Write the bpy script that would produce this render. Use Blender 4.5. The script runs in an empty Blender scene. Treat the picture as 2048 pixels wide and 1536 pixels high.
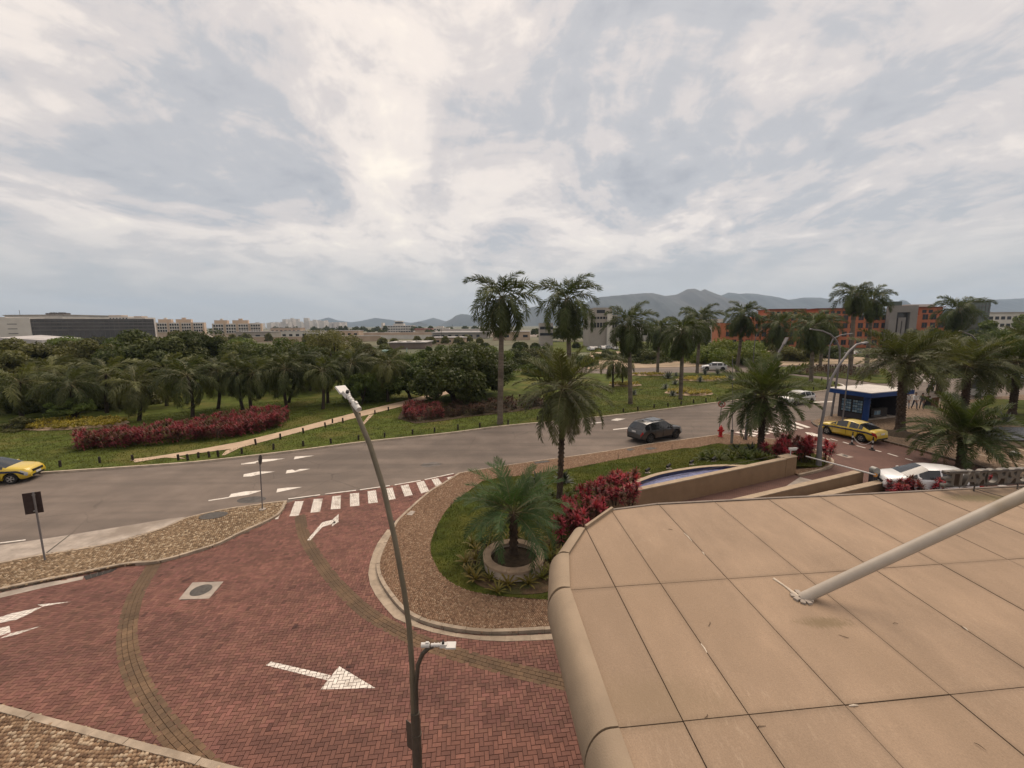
import bpy, bmesh, math, random
import numpy as np
from mathutils import Vector, Matrix, noise as mnoise
from mathutils.geometry import delaunay_2d_cdt
R = math.radians
S = bpy.context.scene
COL = S.collection
rnd = random.Random(7)

# ------------------------------------------------------------------ camera
FPX, CH = 840.0, 9.3          # focal length in photo pixels (2048 wide), eye height
PITCH, ROLL = R(8.0), R(0.45)
fw = Vector((0, math.cos(PITCH), -math.sin(PITCH)))
up0 = Vector((0, math.sin(PITCH), math.cos(PITCH)))
rt0 = Vector((1, 0, 0))
rt = math.cos(ROLL) * rt0 - math.sin(ROLL) * up0
up = math.sin(ROLL) * rt0 + math.cos(ROLL) * up0
cam = bpy.data.cameras.new('camera')
cam.sensor_width = 36.0
cam.lens = 36.0 * FPX / 2048.0
cam.clip_end = 30000
cam.clip_start = 0.05
camo = bpy.data.objects.new('camera', cam)
COL.objects.link(camo)
mw = Matrix((rt, up, -fw)).transposed().to_4x4()
mw.translation = Vector((0, 0, CH))
camo.matrix_world = mw
S.camera = camo

# ------------------------------------------------------------------ world, sun, exposure
SUN_EL, SUN_AZ = R(58), R(20)      # azimuth from +Y towards +X
w = bpy.data.worlds.new('World')
S.world = w
w.use_nodes = True
nt = w.node_tree
nt.nodes.clear()
def N(tree, typ, **kw):
    n = tree.nodes.new(typ)
    for k, v in kw.items():
        if k in ('ins',):
            for i, val in v.items():
                n.inputs[i].default_value = val
        else:
            setattr(n, k, v)
    return n
def ramp(tree, fac, stops, interp='EASE'):
    n = tree.nodes.new('ShaderNodeValToRGB')
    n.color_ramp.interpolation = interp
    e = n.color_ramp.elements
    while len(e) < len(stops):
        e.new(0.5)
    for el, (p, c) in zip(e, stops):
        el.position = p
        el.color = c if len(c) == 4 else (*c, 1)
    tree.links.new(fac, n.inputs[0])
    return n.outputs[0]
def math_(tree, op, a, b=None, c=None, clamp=False):
    n = tree.nodes.new('ShaderNodeMath')
    n.operation = op
    n.use_clamp = clamp
    for i, v in enumerate((a, b, c)):
        if v is None:
            continue
        if isinstance(v, (int, float)):
            n.inputs[i].default_value = v
        else:
            tree.links.new(v, n.inputs[i])
    return n.outputs[0]
def mixc(tree, fac, a, b, blend='MIX'):
    n = tree.nodes.new('ShaderNodeMix')
    n.data_type = 'RGBA'
    n.blend_type = blend
    for i, v in ((0, fac), (6, a), (7, b)):
        if isinstance(v, (int, float)):
            n.inputs[i].default_value = v
        elif isinstance(v, (tuple, list)):
            n.inputs[i].default_value = v if len(v) == 4 else (*v, 1)
        else:
            tree.links.new(v, n.inputs[i])
    return n.outputs[2]
def build_sky():
    tc = N(nt, 'ShaderNodeTexCoord')
    sep = N(nt, 'ShaderNodeSeparateXYZ')
    nt.links.new(tc.outputs['Generated'], sep.inputs[0])
    x, y, z = sep.outputs
    zc = math_(nt, 'ADD', math_(nt, 'MAXIMUM', z, 0.0), 0.20)
    u = math_(nt, 'DIVIDE', x, zc)
    v = math_(nt, 'DIVIDE', y, zc)
    cmb = N(nt, 'ShaderNodeCombineXYZ')
    nt.links.new(u, cmb.inputs[0]); nt.links.new(v, cmb.inputs[1])
    def noise(loc, rot, sc, scale, detail, rough, dist):
        mp = N(nt, 'ShaderNodeMapping')
        mp.inputs['Location'].default_value = loc
        mp.inputs['Rotation'].default_value = (0, 0, rot)
        mp.inputs['Scale'].default_value = sc
        nt.links.new(cmb.outputs[0], mp.inputs[0])
        n = N(nt, 'ShaderNodeTexNoise')
        n.inputs['Scale'].default_value = scale
        n.inputs['Detail'].default_value = detail
        n.inputs['Roughness'].default_value = rough
        n.inputs['Distortion'].default_value = dist
        nt.links.new(mp.outputs[0], n.inputs[0])
        return n.outputs[0]
    big = noise((SEED_X, 1.7, 0.4), R(6), (1.0, 0.62, 1), 1.05, 7, 0.55, 0.9)
    mid = noise((7.3, 2.2, 1.4), R(-6), (1.0, 0.85, 1), 2.7, 9, 0.60, 1.1)
    fine = noise((0.3, 5.2, 2.4), R(14), (1.0, 0.95, 1), 7.0, 9, 0.64, 0.5)
    s = math_(nt, 'ADD', math_(nt, 'MULTIPLY', big, 0.60), math_(nt, 'MULTIPLY', mid, 0.27))
    s = math_(nt, 'ADD', s, math_(nt, 'MULTIPLY', fine, 0.13))
    cl = ramp(nt, s, [(0.37, (0.395, 0.405, 0.43)), (0.455, (0.495, 0.497, 0.51)), (0.505, (0.655, 0.608, 0.582)),
                      (0.565, (0.845, 0.765, 0.695)), (0.66, (1.02, 0.925, 0.79))], 'EASE')
    # towards the horizon the layer is seen edge-on and fades into even haze
    hz = math_(nt, 'SMOOTHSTEP', z, 0.0, 0.30) if False else ramp(nt, z, [(0.0, (0, 0, 0)), (0.05, (0.25, 0.25, 0.25)), (0.20, (1, 1, 1))], 'EASE')
    cl = mixc(nt, hz, (0.54, 0.53, 0.51), cl)
    # an overcast dome is brighter overhead than at the horizon
    zen = ramp(nt, z, [(0.0, (0.92, 0.92, 0.93)), (0.5, (1.02, 1.0, 0.99)), (1.0, (1.12, 1.08, 1.04))], 'LINEAR')
    cl = mixc(nt, 1.0, cl, zen, 'MULTIPLY')
    sky = N(nt, 'ShaderNodeTexSky')
    sky.sky_type = 'NISHITA'
    sky.sun_disc = False
    sky.sun_elevation = SUN_EL
    sky.sun_rotation = SUN_AZ
    sk = mixc(nt, 1.0, sky.outputs[0], (0.1, 0.1, 0.1), 'MULTIPLY')
    out = mixc(nt, 0.94, sk, cl)
    bg = N(nt, 'ShaderNodeBackground')
    bg.inputs[1].default_value = SKY_STRENGTH
    nt.links.new(out, bg.inputs[0])
    wo = N(nt, 'ShaderNodeOutputWorld')
    nt.links.new(bg.outputs[0], wo.inputs[0])
SKY_STRENGTH = 0.51
SEED_X = 9.1
build_sky()
w.cycles.sampling_method = 'AUTOMATIC'
sl = bpy.data.lights.new('sun', 'SUN')
sl.energy = 1.5
sl.angle = R(50)
sl.color = (1.0, 0.83, 0.66)
so = bpy.data.objects.new('sun', sl)
COL.objects.link(so)
sd = Vector((math.sin(SUN_AZ) * math.cos(SUN_EL), math.cos(SUN_AZ) * math.cos(SUN_EL), math.sin(SUN_EL)))
so.rotation_euler = sd.to_track_quat('Z', 'Y').to_euler()
so.location = (0, 0, 60)
S.view_settings.view_transform = 'Standard'
S.view_settings.look = 'None'
S.view_settings.gamma = 1
S.view_settings.use_curve_mapping = False
S.view_settings.exposure = 1.2
S.render.engine = 'CYCLES'
S.cycles.use_denoising = True
S.cycles.max_bounces = 6
S.cycles.diffuse_bounces = 3
S.cycles.glossy_bounces = 3
S.cycles.transmission_bounces = 4
S.cycles.transparent_max_bounces = 6
S.cycles.volume_bounces = 0

# ------------------------------------------------------------------ helpers
def ray(px, py):
    return fw + rt * ((px - 1024) / FPX) - up * ((py - 768) / FPX)
def G(px, py, z=0.0):
    """point at height z that the photo shows at this pixel (survey of the site)"""
    d = ray(px, py)
    t = (z - CH) / d.z
    return Vector((d.x * t, d.y * t, z))
def G2(px, py, z=0.0):
    p = G(px, py, z)
    return (p.x, p.y)
def at(px, py, Y):
    d = ray(px, py)
    t = Y / d.y
    return Vector((d.x * t, Y, CH + d.z * t))
def ZP(pts, ox, oy, s, z=0.0):
    """points read off an enlarged crop (origin ox, oy, scale s)"""
    return [G2(ox + a / s, oy + b / s, z) for a, b in pts]

def sr(r, g=None, b=None):
    if g is None:
        g = b = r
    f = lambda v: (v / 255 / 12.92) if v / 255 <= 0.04045 else ((v / 255 + 0.055) / 1.055) ** 2.4
    return (f(r), f(g), f(b))

MATS = {}
def M(name, col, rough=0.85, var=0.12, scale=4.0, bump=0.0, bscale=None, metal=0.0, spec=0.3, col2=None, thresh=None,
      world=True, trans=0.0, objvar=0.0, coat=0.0, attr=None, detail=6, hue=0.0, stretch=None):
    """procedural material: base colour broken up by noise, optional second colour in patches, bump, leaf translucency"""
    if name in MATS:
        return MATS[name]
    m = bpy.data.materials.new(name)
    m.use_nodes = True
    t = m.node_tree
    t.nodes.clear()
    out = N(t, 'ShaderNodeOutputMaterial')
    p = N(t, 'ShaderNodeBsdfPrincipled')
    p.inputs['Roughness'].default_value = rough
    p.inputs['Metallic'].default_value = metal
    p.inputs['Specular IOR Level'].default_value = spec
    p.inputs['Coat Weight'].default_value = coat
    p.inputs['Coat Roughness'].default_value = 0.08
    if world:
        src = N(t, 'ShaderNodeNewGeometry').outputs['Position']
    else:
        src = N(t, 'ShaderNodeTexCoord').outputs['Object']
    if stretch:
        mp = N(t, 'ShaderNodeMapping')
        mp.inputs['Scale'].default_value = stretch
        t.links.new(src, mp.inputs[0])
        src = mp.outputs[0]
    n1 = N(t, 'ShaderNodeTexNoise')
    n1.inputs['Scale'].default_value = scale
    n1.inputs['Detail'].default_value = detail
    n1.inputs['Roughness'].default_value = 0.62
    t.links.new(src, n1.inputs[0])
    lo = tuple(max(0, c * (1 - var * 1.6)) for c in col)
    hi = tuple(min(1, c * (1 + var * 1.6)) for c in col)
    c = ramp(t, n1.outputs[0], [(0.3, lo), (0.7, hi)], 'LINEAR')
    if col2 is not None:
        n2 = N(t, 'ShaderNodeTexNoise')
        n2.inputs['Scale'].default_value = scale * 0.23
        n2.inputs['Detail'].default_value = 5
        n2.inputs['Roughness'].default_value = 0.6
        t.links.new(src, n2.inputs[0])
        th = thresh or (0.45, 0.62)
        f = ramp(t, n2.outputs[0], [(th[0], (0, 0, 0)), (th[1], (1, 1, 1))])
        c = mixc(t, f, c, col2)
    if attr:
        a = N(t, 'ShaderNodeAttribute')
        a.attribute_name = attr
        c = mixc(t, 1.0, c, a.outputs[0], 'MULTIPLY')
    if objvar:
        oi = N(t, 'ShaderNodeObjectInfo')
        v = ramp(t, oi.outputs['Random'], [(0, (1 - objvar,) * 3), (1, (1 + objvar, 1 + objvar * 0.9, 1 + objvar * 0.7))], 'LINEAR')
        c = mixc(t, 1.0, c, v, 'MULTIPLY')
    t.links.new(c, p.inputs['Base Color'])
    if bump:
        n3 = N(t, 'ShaderNodeTexNoise')
        n3.inputs['Scale'].default_value = bscale or scale * 6
        n3.inputs['Detail'].default_value = 4
        t.links.new(src, n3.inputs[0])
        b = N(t, 'ShaderNodeBump')
        b.inputs['Strength'].default_value = min(1, bump)
        b.inputs['Distance'].default_value = 0.02
        t.links.new(n3.outputs[0], b.inputs['Height'])
        t.links.new(b.outputs[0], p.inputs['Normal'])
    sh = p.outputs[0]
    if trans:
        tr = N(t, 'ShaderNodeBsdfTranslucent')
        t.links.new(mixc(t, 1.0, c, (1.0, 1.05, 0.5), 'MULTIPLY'), tr.inputs[0])
        mx = N(t, 'ShaderNodeMixShader')
        mx.inputs[0].default_value = trans
        t.links.new(sh, mx.inputs[1]); t.links.new(tr.outputs[0], mx.inputs[2])
        sh = mx.outputs[0]
    t.links.new(sh, out.inputs[0])
    MATS[name] = m
    return m

def add(name, me, mat=None, parent=None, kind=None):
    o = bpy.data.objects.new(name, me)
    COL.objects.link(o)
    if mat is not None and not me.materials:
        for mm in (mat if isinstance(mat, (list, tuple)) else [mat]):
            me.materials.append(mm)
    if parent is not None:
        o.parent = parent
    if kind:
        o['kind'] = kind
    return o
def tag(o, label, cat, group=None):
    o['label'] = label
    o['category'] = cat
    if group:
        o['group'] = group
    return o
def thing(name, label, cat, loc=(0, 0, 0), rz=0.0, group=None):
    o = bpy.data.objects.new(name, None)
    o.empty_display_size = 0.2
    COL.objects.link(o)
    o.location = loc
    o.rotation_euler = (0, 0, rz)
    return tag(o, label, cat, group)
def copy_tree(o, parent=None):
    c = o.copy()
    COL.objects.link(c)
    c.parent = parent
    for ch in o.children:
        copy_tree(ch, c)
    return c

class MB:
    def __init__(s):
        s.v, s.f, s.m, s.c = [], [], [], []
    def face(s, pts, m=0):
        b = len(s.v)
        s.v += [tuple(p) for p in pts]
        s.f.append(tuple(range(b, b + len(pts)))); s.m.append(m)
    def add(s, vs, fs, m=0):
        b = len(s.v)
        s.v += [tuple(p) for p in vs]
        for f in fs:
            s.f.append(tuple(b + i for i in f)); s.m.append(m)
    def box(s, c, d, rz=0.0, m=0, taper=1.0, mat=None):
        x, y, z = (k / 2 for k in d)
        vs = []
        for sz, k in ((-z, 1), (z, taper)):
            for sx, sy in ((-x, -y), (x, -y), (x, y), (-x, y)):
                vs.append(Vector((sx * k, sy * k, sz)))
        if mat is None:
            mat = Matrix.Rotation(rz, 3, 'Z')
        vs = [mat @ q + Vector(c) for q in vs]
        s.add(vs, [(0, 3, 2, 1), (4, 5, 6, 7), (0, 1, 5, 4), (1, 2, 6, 5), (2, 3, 7, 6), (3, 0, 4, 7)], m)
    def prism(s, poly, z0, z1, m=0, bottom=False):
        n = len(poly)
        a = sum(poly[i][0] * poly[(i + 1) % n][1] - poly[(i + 1) % n][0] * poly[i][1] for i in range(n))
        if a < 0:
            poly = poly[::-1]
        b = len(s.v)
        fz0 = z0 if callable(z0) else (lambda x, y: z0)
        fz1 = z1 if callable(z1) else (lambda x, y: z1)
        s.v += [(p[0], p[1], fz0(p[0], p[1])) for p in poly] + [(p[0], p[1], fz1(p[0], p[1])) for p in poly]
        s.f.append(tuple(b + n + i for i in range(n))); s.m.append(m)
        if bottom:
            s.f.append(tuple(b + n - 1 - i for i in range(n))); s.m.append(m)
        for i in range(n):
            j = (i + 1) % n
            s.f.append((b + i, b + j, b + n + j, b + n + i)); s.m.append(m)
    def tube(s, pts, rad, n=8, m=0, cap=True):
        pts = [Vector(p) for p in pts]
        k = len(pts)
        if not isinstance(rad, (list, tuple)):
            rad = [rad] * k
        b = len(s.v)
        nrm = None
        for i, p in enumerate(pts):
            t = (pts[min(i + 1, k - 1)] - pts[max(i - 1, 0)]).normalized()
            if nrm is None:
                nrm = t.orthogonal().normalized()
            else:
                nrm = (nrm - t * nrm.dot(t)).normalized()
            bi = t.cross(nrm)
            for j in range(n):
                a = 2 * math.pi * j / n
                s.v.append(tuple(p + (nrm * math.cos(a) + bi * math.sin(a)) * rad[i]))
        for i in range(k - 1):
            for j in range(n):
                j2 = (j + 1) % n
                s.f.append((b + i * n + j, b + i * n + j2, b + (i + 1) * n + j2, b + (i + 1) * n + j)); s.m.append(m)
        if cap:
            s.f.append(tuple(b + n - 1 - j for j in range(n))); s.m.append(m)
            s.f.append(tuple(b + (k - 1) * n + j for j in range(n))); s.m.append(m)
    def lathe(s, prof, c=(0, 0, 0), n=24, m=0, closed=False, axis='Z'):
        b = len(s.v)
        k = len(prof)
        for r, z in prof:
            for j in range(n):
                a = 2 * math.pi * j / n
                q = (r * math.cos(a), r * math.sin(a), z)
                if axis == 'Y':
                    q = (q[0], q[2], q[1])
                s.v.append((c[0] + q[0], c[1] + q[1], c[2] + q[2]))
        rr = range(k if closed else k - 1)
        for i in rr:
            i2 = (i + 1) % k
            for j in range(n):
                j2 = (j + 1) % n
                q = (b + i * n + j, b + i * n + j2, b + i2 * n + j2, b + i2 * n + j)
                s.f.append(q if axis == 'Z' else q[::-1]); s.m.append(m)
    def mesh(s, name, smooth=False, sharp=None):
        me = bpy.data.meshes.new(name)
        me.from_pydata(s.v, [], s.f)
        if any(s.m):
            me.polygons.foreach_set('material_index', s.m)
        if smooth:
            me.polygons.foreach_set('use_smooth', [True] * len(me.polygons))
            if sharp:
                me.set_sharp_from_angle(angle=R(sharp))
        me.update()
        return me
    def build(s, name, mat, parent=None, smooth=False, sharp=None, kind=None):
        return add(name, s.mesh(name, smooth, sharp), mat, parent, kind)

def inpoly(poly, x, y):
    """vectorised point in polygon"""
    poly = np.asarray(poly)
    r = np.zeros(x.shape, bool)
    j = len(poly) - 1
    for i in range(len(poly)):
        xi, yi = poly[i]; xj, yj = poly[j]
        if yi != yj:
            r ^= ((yi > y) != (yj > y)) & (x < (xj - xi) * (y - yi) / (yj - yi) + xi)
        j = i
    return r
def smooth_path(pts, step=0.25):
    """Catmull-Rom through the points, resampled at even steps"""
    P = [Vector((p[0], p[1], 0)) for p in pts]
    P = [P[0] * 2 - P[1]] + P + [P[-1] * 2 - P[-2]]
    out = []
    for i in range(1, len(P) - 2):
        a, b, c, d = P[i - 1:i + 3]
        for k in range(16):
            t = k / 16
            out.append(0.5 * ((2 * b) + (c - a) * t + (2 * a - 5 * b + 4 * c - d) * t * t + (3 * b - a - 3 * c + d) * t ** 3))
    out.append(P[-2])
    res = [out[0]]
    acc = 0
    for a, b in zip(out, out[1:]):
        L = (b - a).length
        if L < 1e-9:
            continue
        d = step - acc
        while d <= L:
            res.append(a + (b - a) * (d / L))
            d += step
        acc = L - (d - step)
    if (res[-1] - out[-1]).length > step * 0.3:
        res.append(out[-1])
    return [(p.x, p.y) for p in res]
def offset_path(pts, d):
    out = []
    for i, p in enumerate(pts):
        a = Vector(pts[max(i - 1, 0)]); b = Vector(pts[min(i + 1, len(pts) - 1)])
        t = (b - a).normalized()
        out.append((p[0] - t.y * d, p[1] + t.x * d))
    return out
def sheet(name, poly, mat, zf=0.0, spacing=None, parent=None, kind=None, skirt=0.0):
    """ground sheet over an outline; with spacing it is a relief zf(x, y)"""
    if not callable(zf):
        z0 = zf
        zf = lambda x, y: z0
    poly = [tuple(p) for p in poly]
    vs = [Vector(p) for p in poly]
    n = len(vs)
    if spacing:
        P = np.array(poly)
        gx, gy = np.meshgrid(np.arange(P[:, 0].min(), P[:, 0].max(), spacing), np.arange(P[:, 1].min(), P[:, 1].max(), spacing))
        gx = gx.ravel(); gy = gy.ravel()
        k = inpoly(P, gx, gy)
        vs += [Vector((a, b)) for a, b in zip(gx[k], gy[k])]
    r = delaunay_2d_cdt(vs, [(i, (i + 1) % n) for i in range(n)], [], 1, 1e-4)
    ov, of = r[0], r[2]
    b = MB()
    b.v = [(p.x, p.y, zf(p.x, p.y)) for p in ov]
    for f in of:
        a, c, d = (ov[i] for i in f[:3])
        b.f.append(tuple(f) if (c - a).cross(d - a) > 0 else tuple(f)[::-1]); b.m.append(0)
    if skirt:
        b.prism(poly, lambda x, y: zf(x, y) - skirt, lambda x, y: zf(x, y) - 0.002)
        # drop the prism's own lid
        i = len(b.f) - n - 1
        b.f.pop(i); b.m.pop(i)
    me = b.mesh(name, bool(spacing))
    return add(name, me, mat, parent, kind)
def set_colors(me, cols_per_face, name='col'):
    a = me.color_attributes.new(name, 'FLOAT_COLOR', 'CORNER')
    tot = np.zeros(len(me.polygons), int)
    me.polygons.foreach_get('loop_total', tot)
    c = np.repeat(np.asarray(cols_per_face, float), tot, axis=0)
    c = np.concatenate([c, np.ones((len(c), 1))], axis=1)
    a.data.foreach_set('color', c.ravel())

# ------------------------------------------------------------------ materials
m_asphalt = M('asphalt', (0.150, 0.122, 0.104), 0.9, 0.12, 0.55, 0.5, 60, col2=(0.118, 0.097, 0.084), thresh=(0.42, 0.66), detail=10)
def tune_asphalt():
    # fine aggregate speckle and long worn wheel tracks on top of the broad patches
    t = m_asphalt.node_tree
    p = next(n for n in t.nodes if n.type == 'BSDF_PRINCIPLED')
    l = p.inputs['Base Color'].links[0]
    c = l.from_socket
    geo = N(t, 'ShaderNodeNewGeometry')
    a = N(t, 'ShaderNodeTexNoise'); a.inputs['Scale'].default_value = 38; a.inputs['Detail'].default_value = 3
    t.links.new(geo.outputs['Position'], a.inputs[0])
    c = mixc(t, 1.0, c, ramp(t, a.outputs[0], [(0.3, (0.82,) * 3), (0.7, (1.2, 1.19, 1.17))], 'LINEAR'), 'MULTIPLY')
    mp = N(t, 'ShaderNodeMapping')
    mp.inputs['Rotation'].default_value = (0, 0, -R(22))
    mp.inputs['Scale'].default_value = (0.035, 0.75, 1)
    t.links.new(geo.outputs['Position'], mp.inputs[0])
    b = N(t, 'ShaderNodeTexNoise'); b.inputs['Scale'].default_value = 1.3; b.inputs['Detail'].default_value = 6
    t.links.new(mp.outputs[0], b.inputs[0])
    c = mixc(t, 1.0, c, ramp(t, b.outputs[0], [(0.38, (0.88, 0.88, 0.88)), (0.6, (1.06, 1.05, 1.04))]), 'MULTIPLY')
    # hairline cracks in places
    vo = N(t, 'ShaderNodeTexVoronoi'); vo.feature = 'DISTANCE_TO_EDGE'; vo.inputs['Scale'].default_value = 0.33
    wn_ = N(t, 'ShaderNodeTexNoise'); wn_.inputs['Scale'].default_value = 1.4; wn_.inputs['Detail'].default_value = 6
    t.links.new(geo.outputs['Position'], wn_.inputs[0])
    t.links.new(mixc(t, 0.32, geo.outputs['Position'], wn_.outputs['Color'], 'ADD'), vo.inputs[0])
    ck = ramp(t, vo.outputs[0], [(0.0, (0.55,) * 3), (0.012, (1, 1, 1))], 'LINEAR')
    mk_ = N(t, 'ShaderNodeTexNoise'); mk_.inputs['Scale'].default_value = 0.11; mk_.inputs['Detail'].default_value = 3
    t.links.new(geo.outputs['Position'], mk_.inputs[0])
    c = mixc(t, ramp(t, mk_.outputs[0], [(0.5, (0, 0, 0)), (0.6, (0.8,) * 3)]), c, mixc(t, 1.0, c, ck, 'MULTIPLY'))
    t.links.new(c, p.inputs['Base Color'])
tune_asphalt()
m_ground = M('far_ground', (0.085, 0.09, 0.05), 0.95, 0.35, 0.01, col2=(0.135, 0.115, 0.08), thresh=(0.45, 0.62))
m_lawn = M('park_grass', (0.060, 0.076, 0.015), 0.95, 0.34, 0.9, 0.9, 14, col2=(0.100, 0.094, 0.026), thresh=(0.48, 0.66), spec=0.1, detail=12)
m_lawn2 = M('bed_grass', (0.045, 0.058, 0.011), 0.95, 0.34, 1.6, 1.0, 30, col2=(0.080, 0.082, 0.018), thresh=(0.42, 0.62), spec=0.1, detail=12)
m_blade = M('grass_blades', (0.072, 0.090, 0.016), 0.8, 0.38, 1.2, trans=0.25, spec=0.15, col2=(0.115, 0.110, 0.026), thresh=(0.42, 0.62))
m_sand = M('sandy_path', (0.39, 0.29, 0.205), 0.95, 0.12, 1.1, 0.4, 30)
m_dirt = M('bare_dirt', (0.30, 0.225, 0.155), 0.95, 0.2, 0.25, 0.5, 10, col2=(0.17, 0.13, 0.08), thresh=(0.5, 0.66))
m_bed = M('bed_soil', (0.050, 0.034, 0.020), 0.95, 0.3, 6, 0.8, 40)
m_mortar = M('paver_joint_sand', (0.060, 0.036, 0.030), 0.95, 0.25, 3)
m_brick = M('red_paver', (0.162, 0.076, 0.059), 0.85, 0.15, 1.3, 0.35, 120, col2=(0.134, 0.065, 0.050), thresh=(0.40, 0.68), attr='col', detail=9)
m_brick_o = M('red_paver_single', (0.162, 0.076, 0.059), 0.85, 0.15, 1.3, 0.35, 120, col2=(0.134, 0.065, 0.050), thresh=(0.40, 0.68), objvar=0.22, detail=9)
m_yel = M('ochre_paver', (0.132, 0.084, 0.050), 0.85, 0.2, 1.4, 0.35, 120, objvar=0.18, col2=(0.10, 0.066, 0.042))
def wear_tracks(m):
    # darker tyre tracks sweeping with the drive and a few oil-dark spots
    t = m.node_tree
    p = next(n for n in t.nodes if n.type == 'BSDF_PRINCIPLED')
    c = p.inputs['Base Color'].links[0].from_socket
    geo = N(t, 'ShaderNodeNewGeometry')
    mp = N(t, 'ShaderNodeMapping'); mp.inputs['Rotation'].default_value = (0, 0, R(28)); mp.inputs['Scale'].default_value = (0.10, 0.85, 1)
    t.links.new(geo.outputs['Position'], mp.inputs[0])
    a = N(t, 'ShaderNodeTexNoise'); a.inputs['Scale'].default_value = 1.0; a.inputs['Detail'].default_value = 5; a.inputs['Distortion'].default_value = 0.8
    t.links.new(mp.outputs[0], a.inputs[0])
    c = mixc(t, 1.0, c, ramp(t, a.outputs[0], [(0.36, (0.86, 0.86, 0.88)), (0.60, (1.05, 1.04, 1.03))]), 'MULTIPLY')
    o = N(t, 'ShaderNodeTexNoise'); o.inputs['Scale'].default_value = 1.7; o.inputs['Detail'].default_value = 2
    t.links.new(geo.outputs['Position'], o.inputs[0])
    c = mixc(t, 1.0, c, ramp(t, o.outputs[0], [(0.24, (0.55, 0.56, 0.6)), (0.32, (1, 1, 1))]), 'MULTIPLY')
    t.links.new(c, p.inputs['Base Color'])
wear_tracks(m_brick); wear_tracks(m_brick_o)
m_paint = M('road_paint', (0.62, 0.575, 0.52), 0.7, 0.12, 9, col2=(0.38, 0.33, 0.285), thresh=(0.52, 0.68), detail=10)
m_kerb = M('kerb_concrete', (0.31, 0.25, 0.19), 0.9, 0.18, 2.5, 0.4, 50, col2=(0.22, 0.172, 0.125), thresh=(0.5, 0.7))
m_conc = M('pale_concrete', (0.32, 0.275, 0.235), 0.9, 0.20, 1.6, 0.5, 40, col2=(0.22, 0.182, 0.15), thresh=(0.5, 0.68))
m_cob_base = M('cobble_joints', (0.11, 0.068, 0.044), 0.95, 0.3, 5)
m_cob = M('cobble_stone', (1, 1, 1), 0.8, 0.06, 18, attr='col')
m_steel = M('galvanised_steel', (0.22, 0.215, 0.20), 0.5, 0.12, 3, metal=0.3)
m_pole = M('bronze_grey_pole', (0.085, 0.072, 0.056), 0.55, 0.15, 2.5, metal=0.2)
m_polegrey = M('painted_grey_pole', (0.155, 0.145, 0.145), 0.5, 0.12, 2, metal=0.1)
m_white = M('white_plastic', (0.52, 0.505, 0.485), 0.5, 0.04, 4)
m_black = M('black_rubber', (0.018, 0.017, 0.017), 0.7, 0.2, 6)
m_darkwood = M('dark_timber', (0.030, 0.024, 0.019), 0.85, 0.4, 12)
m_iron = M('cast_iron', (0.075, 0.068, 0.062), 0.8, 0.2, 12, 0.5, 90)

# ------------------------------------------------------------------ ground, road, lawns
b = MB()
b.lathe([(0.01, -0.12), (60, -0.12), (300, -0.12), (1500, -0.12), (9000, -0.12)], n=64)
b.build('ground', m_ground)['kind'] = 'structure'

far_px = [(85, 947), (250, 936), (375, 927), (480, 916), (605, 901), (730, 885), (900, 867), (1000, 854), (1150, 840), (1250, 829), (1325, 820), (1425, 807), (1540, 793.5), (1617, 786), (1652, 781), (1668, 778)]
far_edge = [G2(*p) for p in far_px]
d0 = Vector(far_edge[0]) - Vector(far_edge[1])
far_edge = [tuple(Vector(far_edge[0]) + d0 * 7)] + far_edge
road = sheet('main_road', [(-130, -8), (-130, 40), (-40, 90), (30, 118), (260, 150), (260, -8)], m_asphalt, 0.0)
road['kind'] = 'structure'
tip = [G2(*p) for p in [(1678, 775), (1681, 771), (1671, 764.5), (1649, 760), (1622, 757), (1585, 752), (1540, 748.5), (1500, 746.5), (1450, 746), (1400, 746), (1320, 747), (1220, 749)]]
park_poly = far_edge + tip + [(2, 84), (-25, 100), (-170, 100), (-170, 16)]
def park_z(x, y):
    return 0.07 + 0.10 * (mnoise.noise(Vector((x * 0.12, y * 0.12, 0))) * 0.5 + 0.5)
park = sheet('park_lawn', park_poly, m_lawn, park_z, 2.0, skirt=0.2)
park['kind'] = 'structure'
# thin pale kerb line along the park side of the road
kp = smooth_path(far_edge[1:], 1.0)
kb = MB()
for a, c in zip(range(len(kp) - 1), range(1, len(kp))):
    off = offset_path(kp, -0.15)
    kb.prism([kp[a], kp[c], off[c], off[a]], -0.05, 0.13)
park_kerb = kb.build('park_kerb', M('cream_kerb', (0.42, 0.35, 0.275), 0.9, 0.18, 1.5))
park_kerb['kind'] = 'structure'

isl2 = sheet('roundabout_lawn', [G2(*p) for p in [(1530, 742), (1600, 749), (1687, 757), (1753, 767), (1774, 767), (1782, 761), (1784, 750), (1771, 739), (1700, 734), (1600, 733.5), (1540, 735)]], m_lawn, 0.10, skirt=0.2)
isl2['kind'] = 'structure'
dirt = sheet('bare_ground', [G2(*p) for p in [(1175, 739), (1250, 737), (1325, 735), (1465, 732), (1575, 731), (1740, 727), (1760, 716), (1700, 706), (1500, 698), (1330, 700), (1180, 705)]], m_dirt, 0.06, skirt=0.15)
dirt['kind'] = 'structure'
far_lawn = sheet('far_lawn', [G2(*p) for p in [(1100, 705), (1180, 704), (1330, 699), (1500, 697), (1500, 688), (1300, 684), (1100, 684)]], m_lawn, 0.04, skirt=0.12)
far_lawn['kind'] = 'structure'
rl = sheet('right_lawn', [G2(*p) for p in [(1790, 737), (1850, 748), (1900, 757), (2000, 752), (2090, 748), (2090, 728), (1900, 722), (1800, 726)]], m_lawn, 0.10, skirt=0.2)
rl['kind'] = 'structure'
rl2 = sheet('corner_lawn', [G2(*p) for p in [(1965, 822), (2010, 842), (2090, 870), (2130, 830), (2060, 803), (1985, 800)]], m_lawn, 0.15, skirt=0.2)
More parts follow.
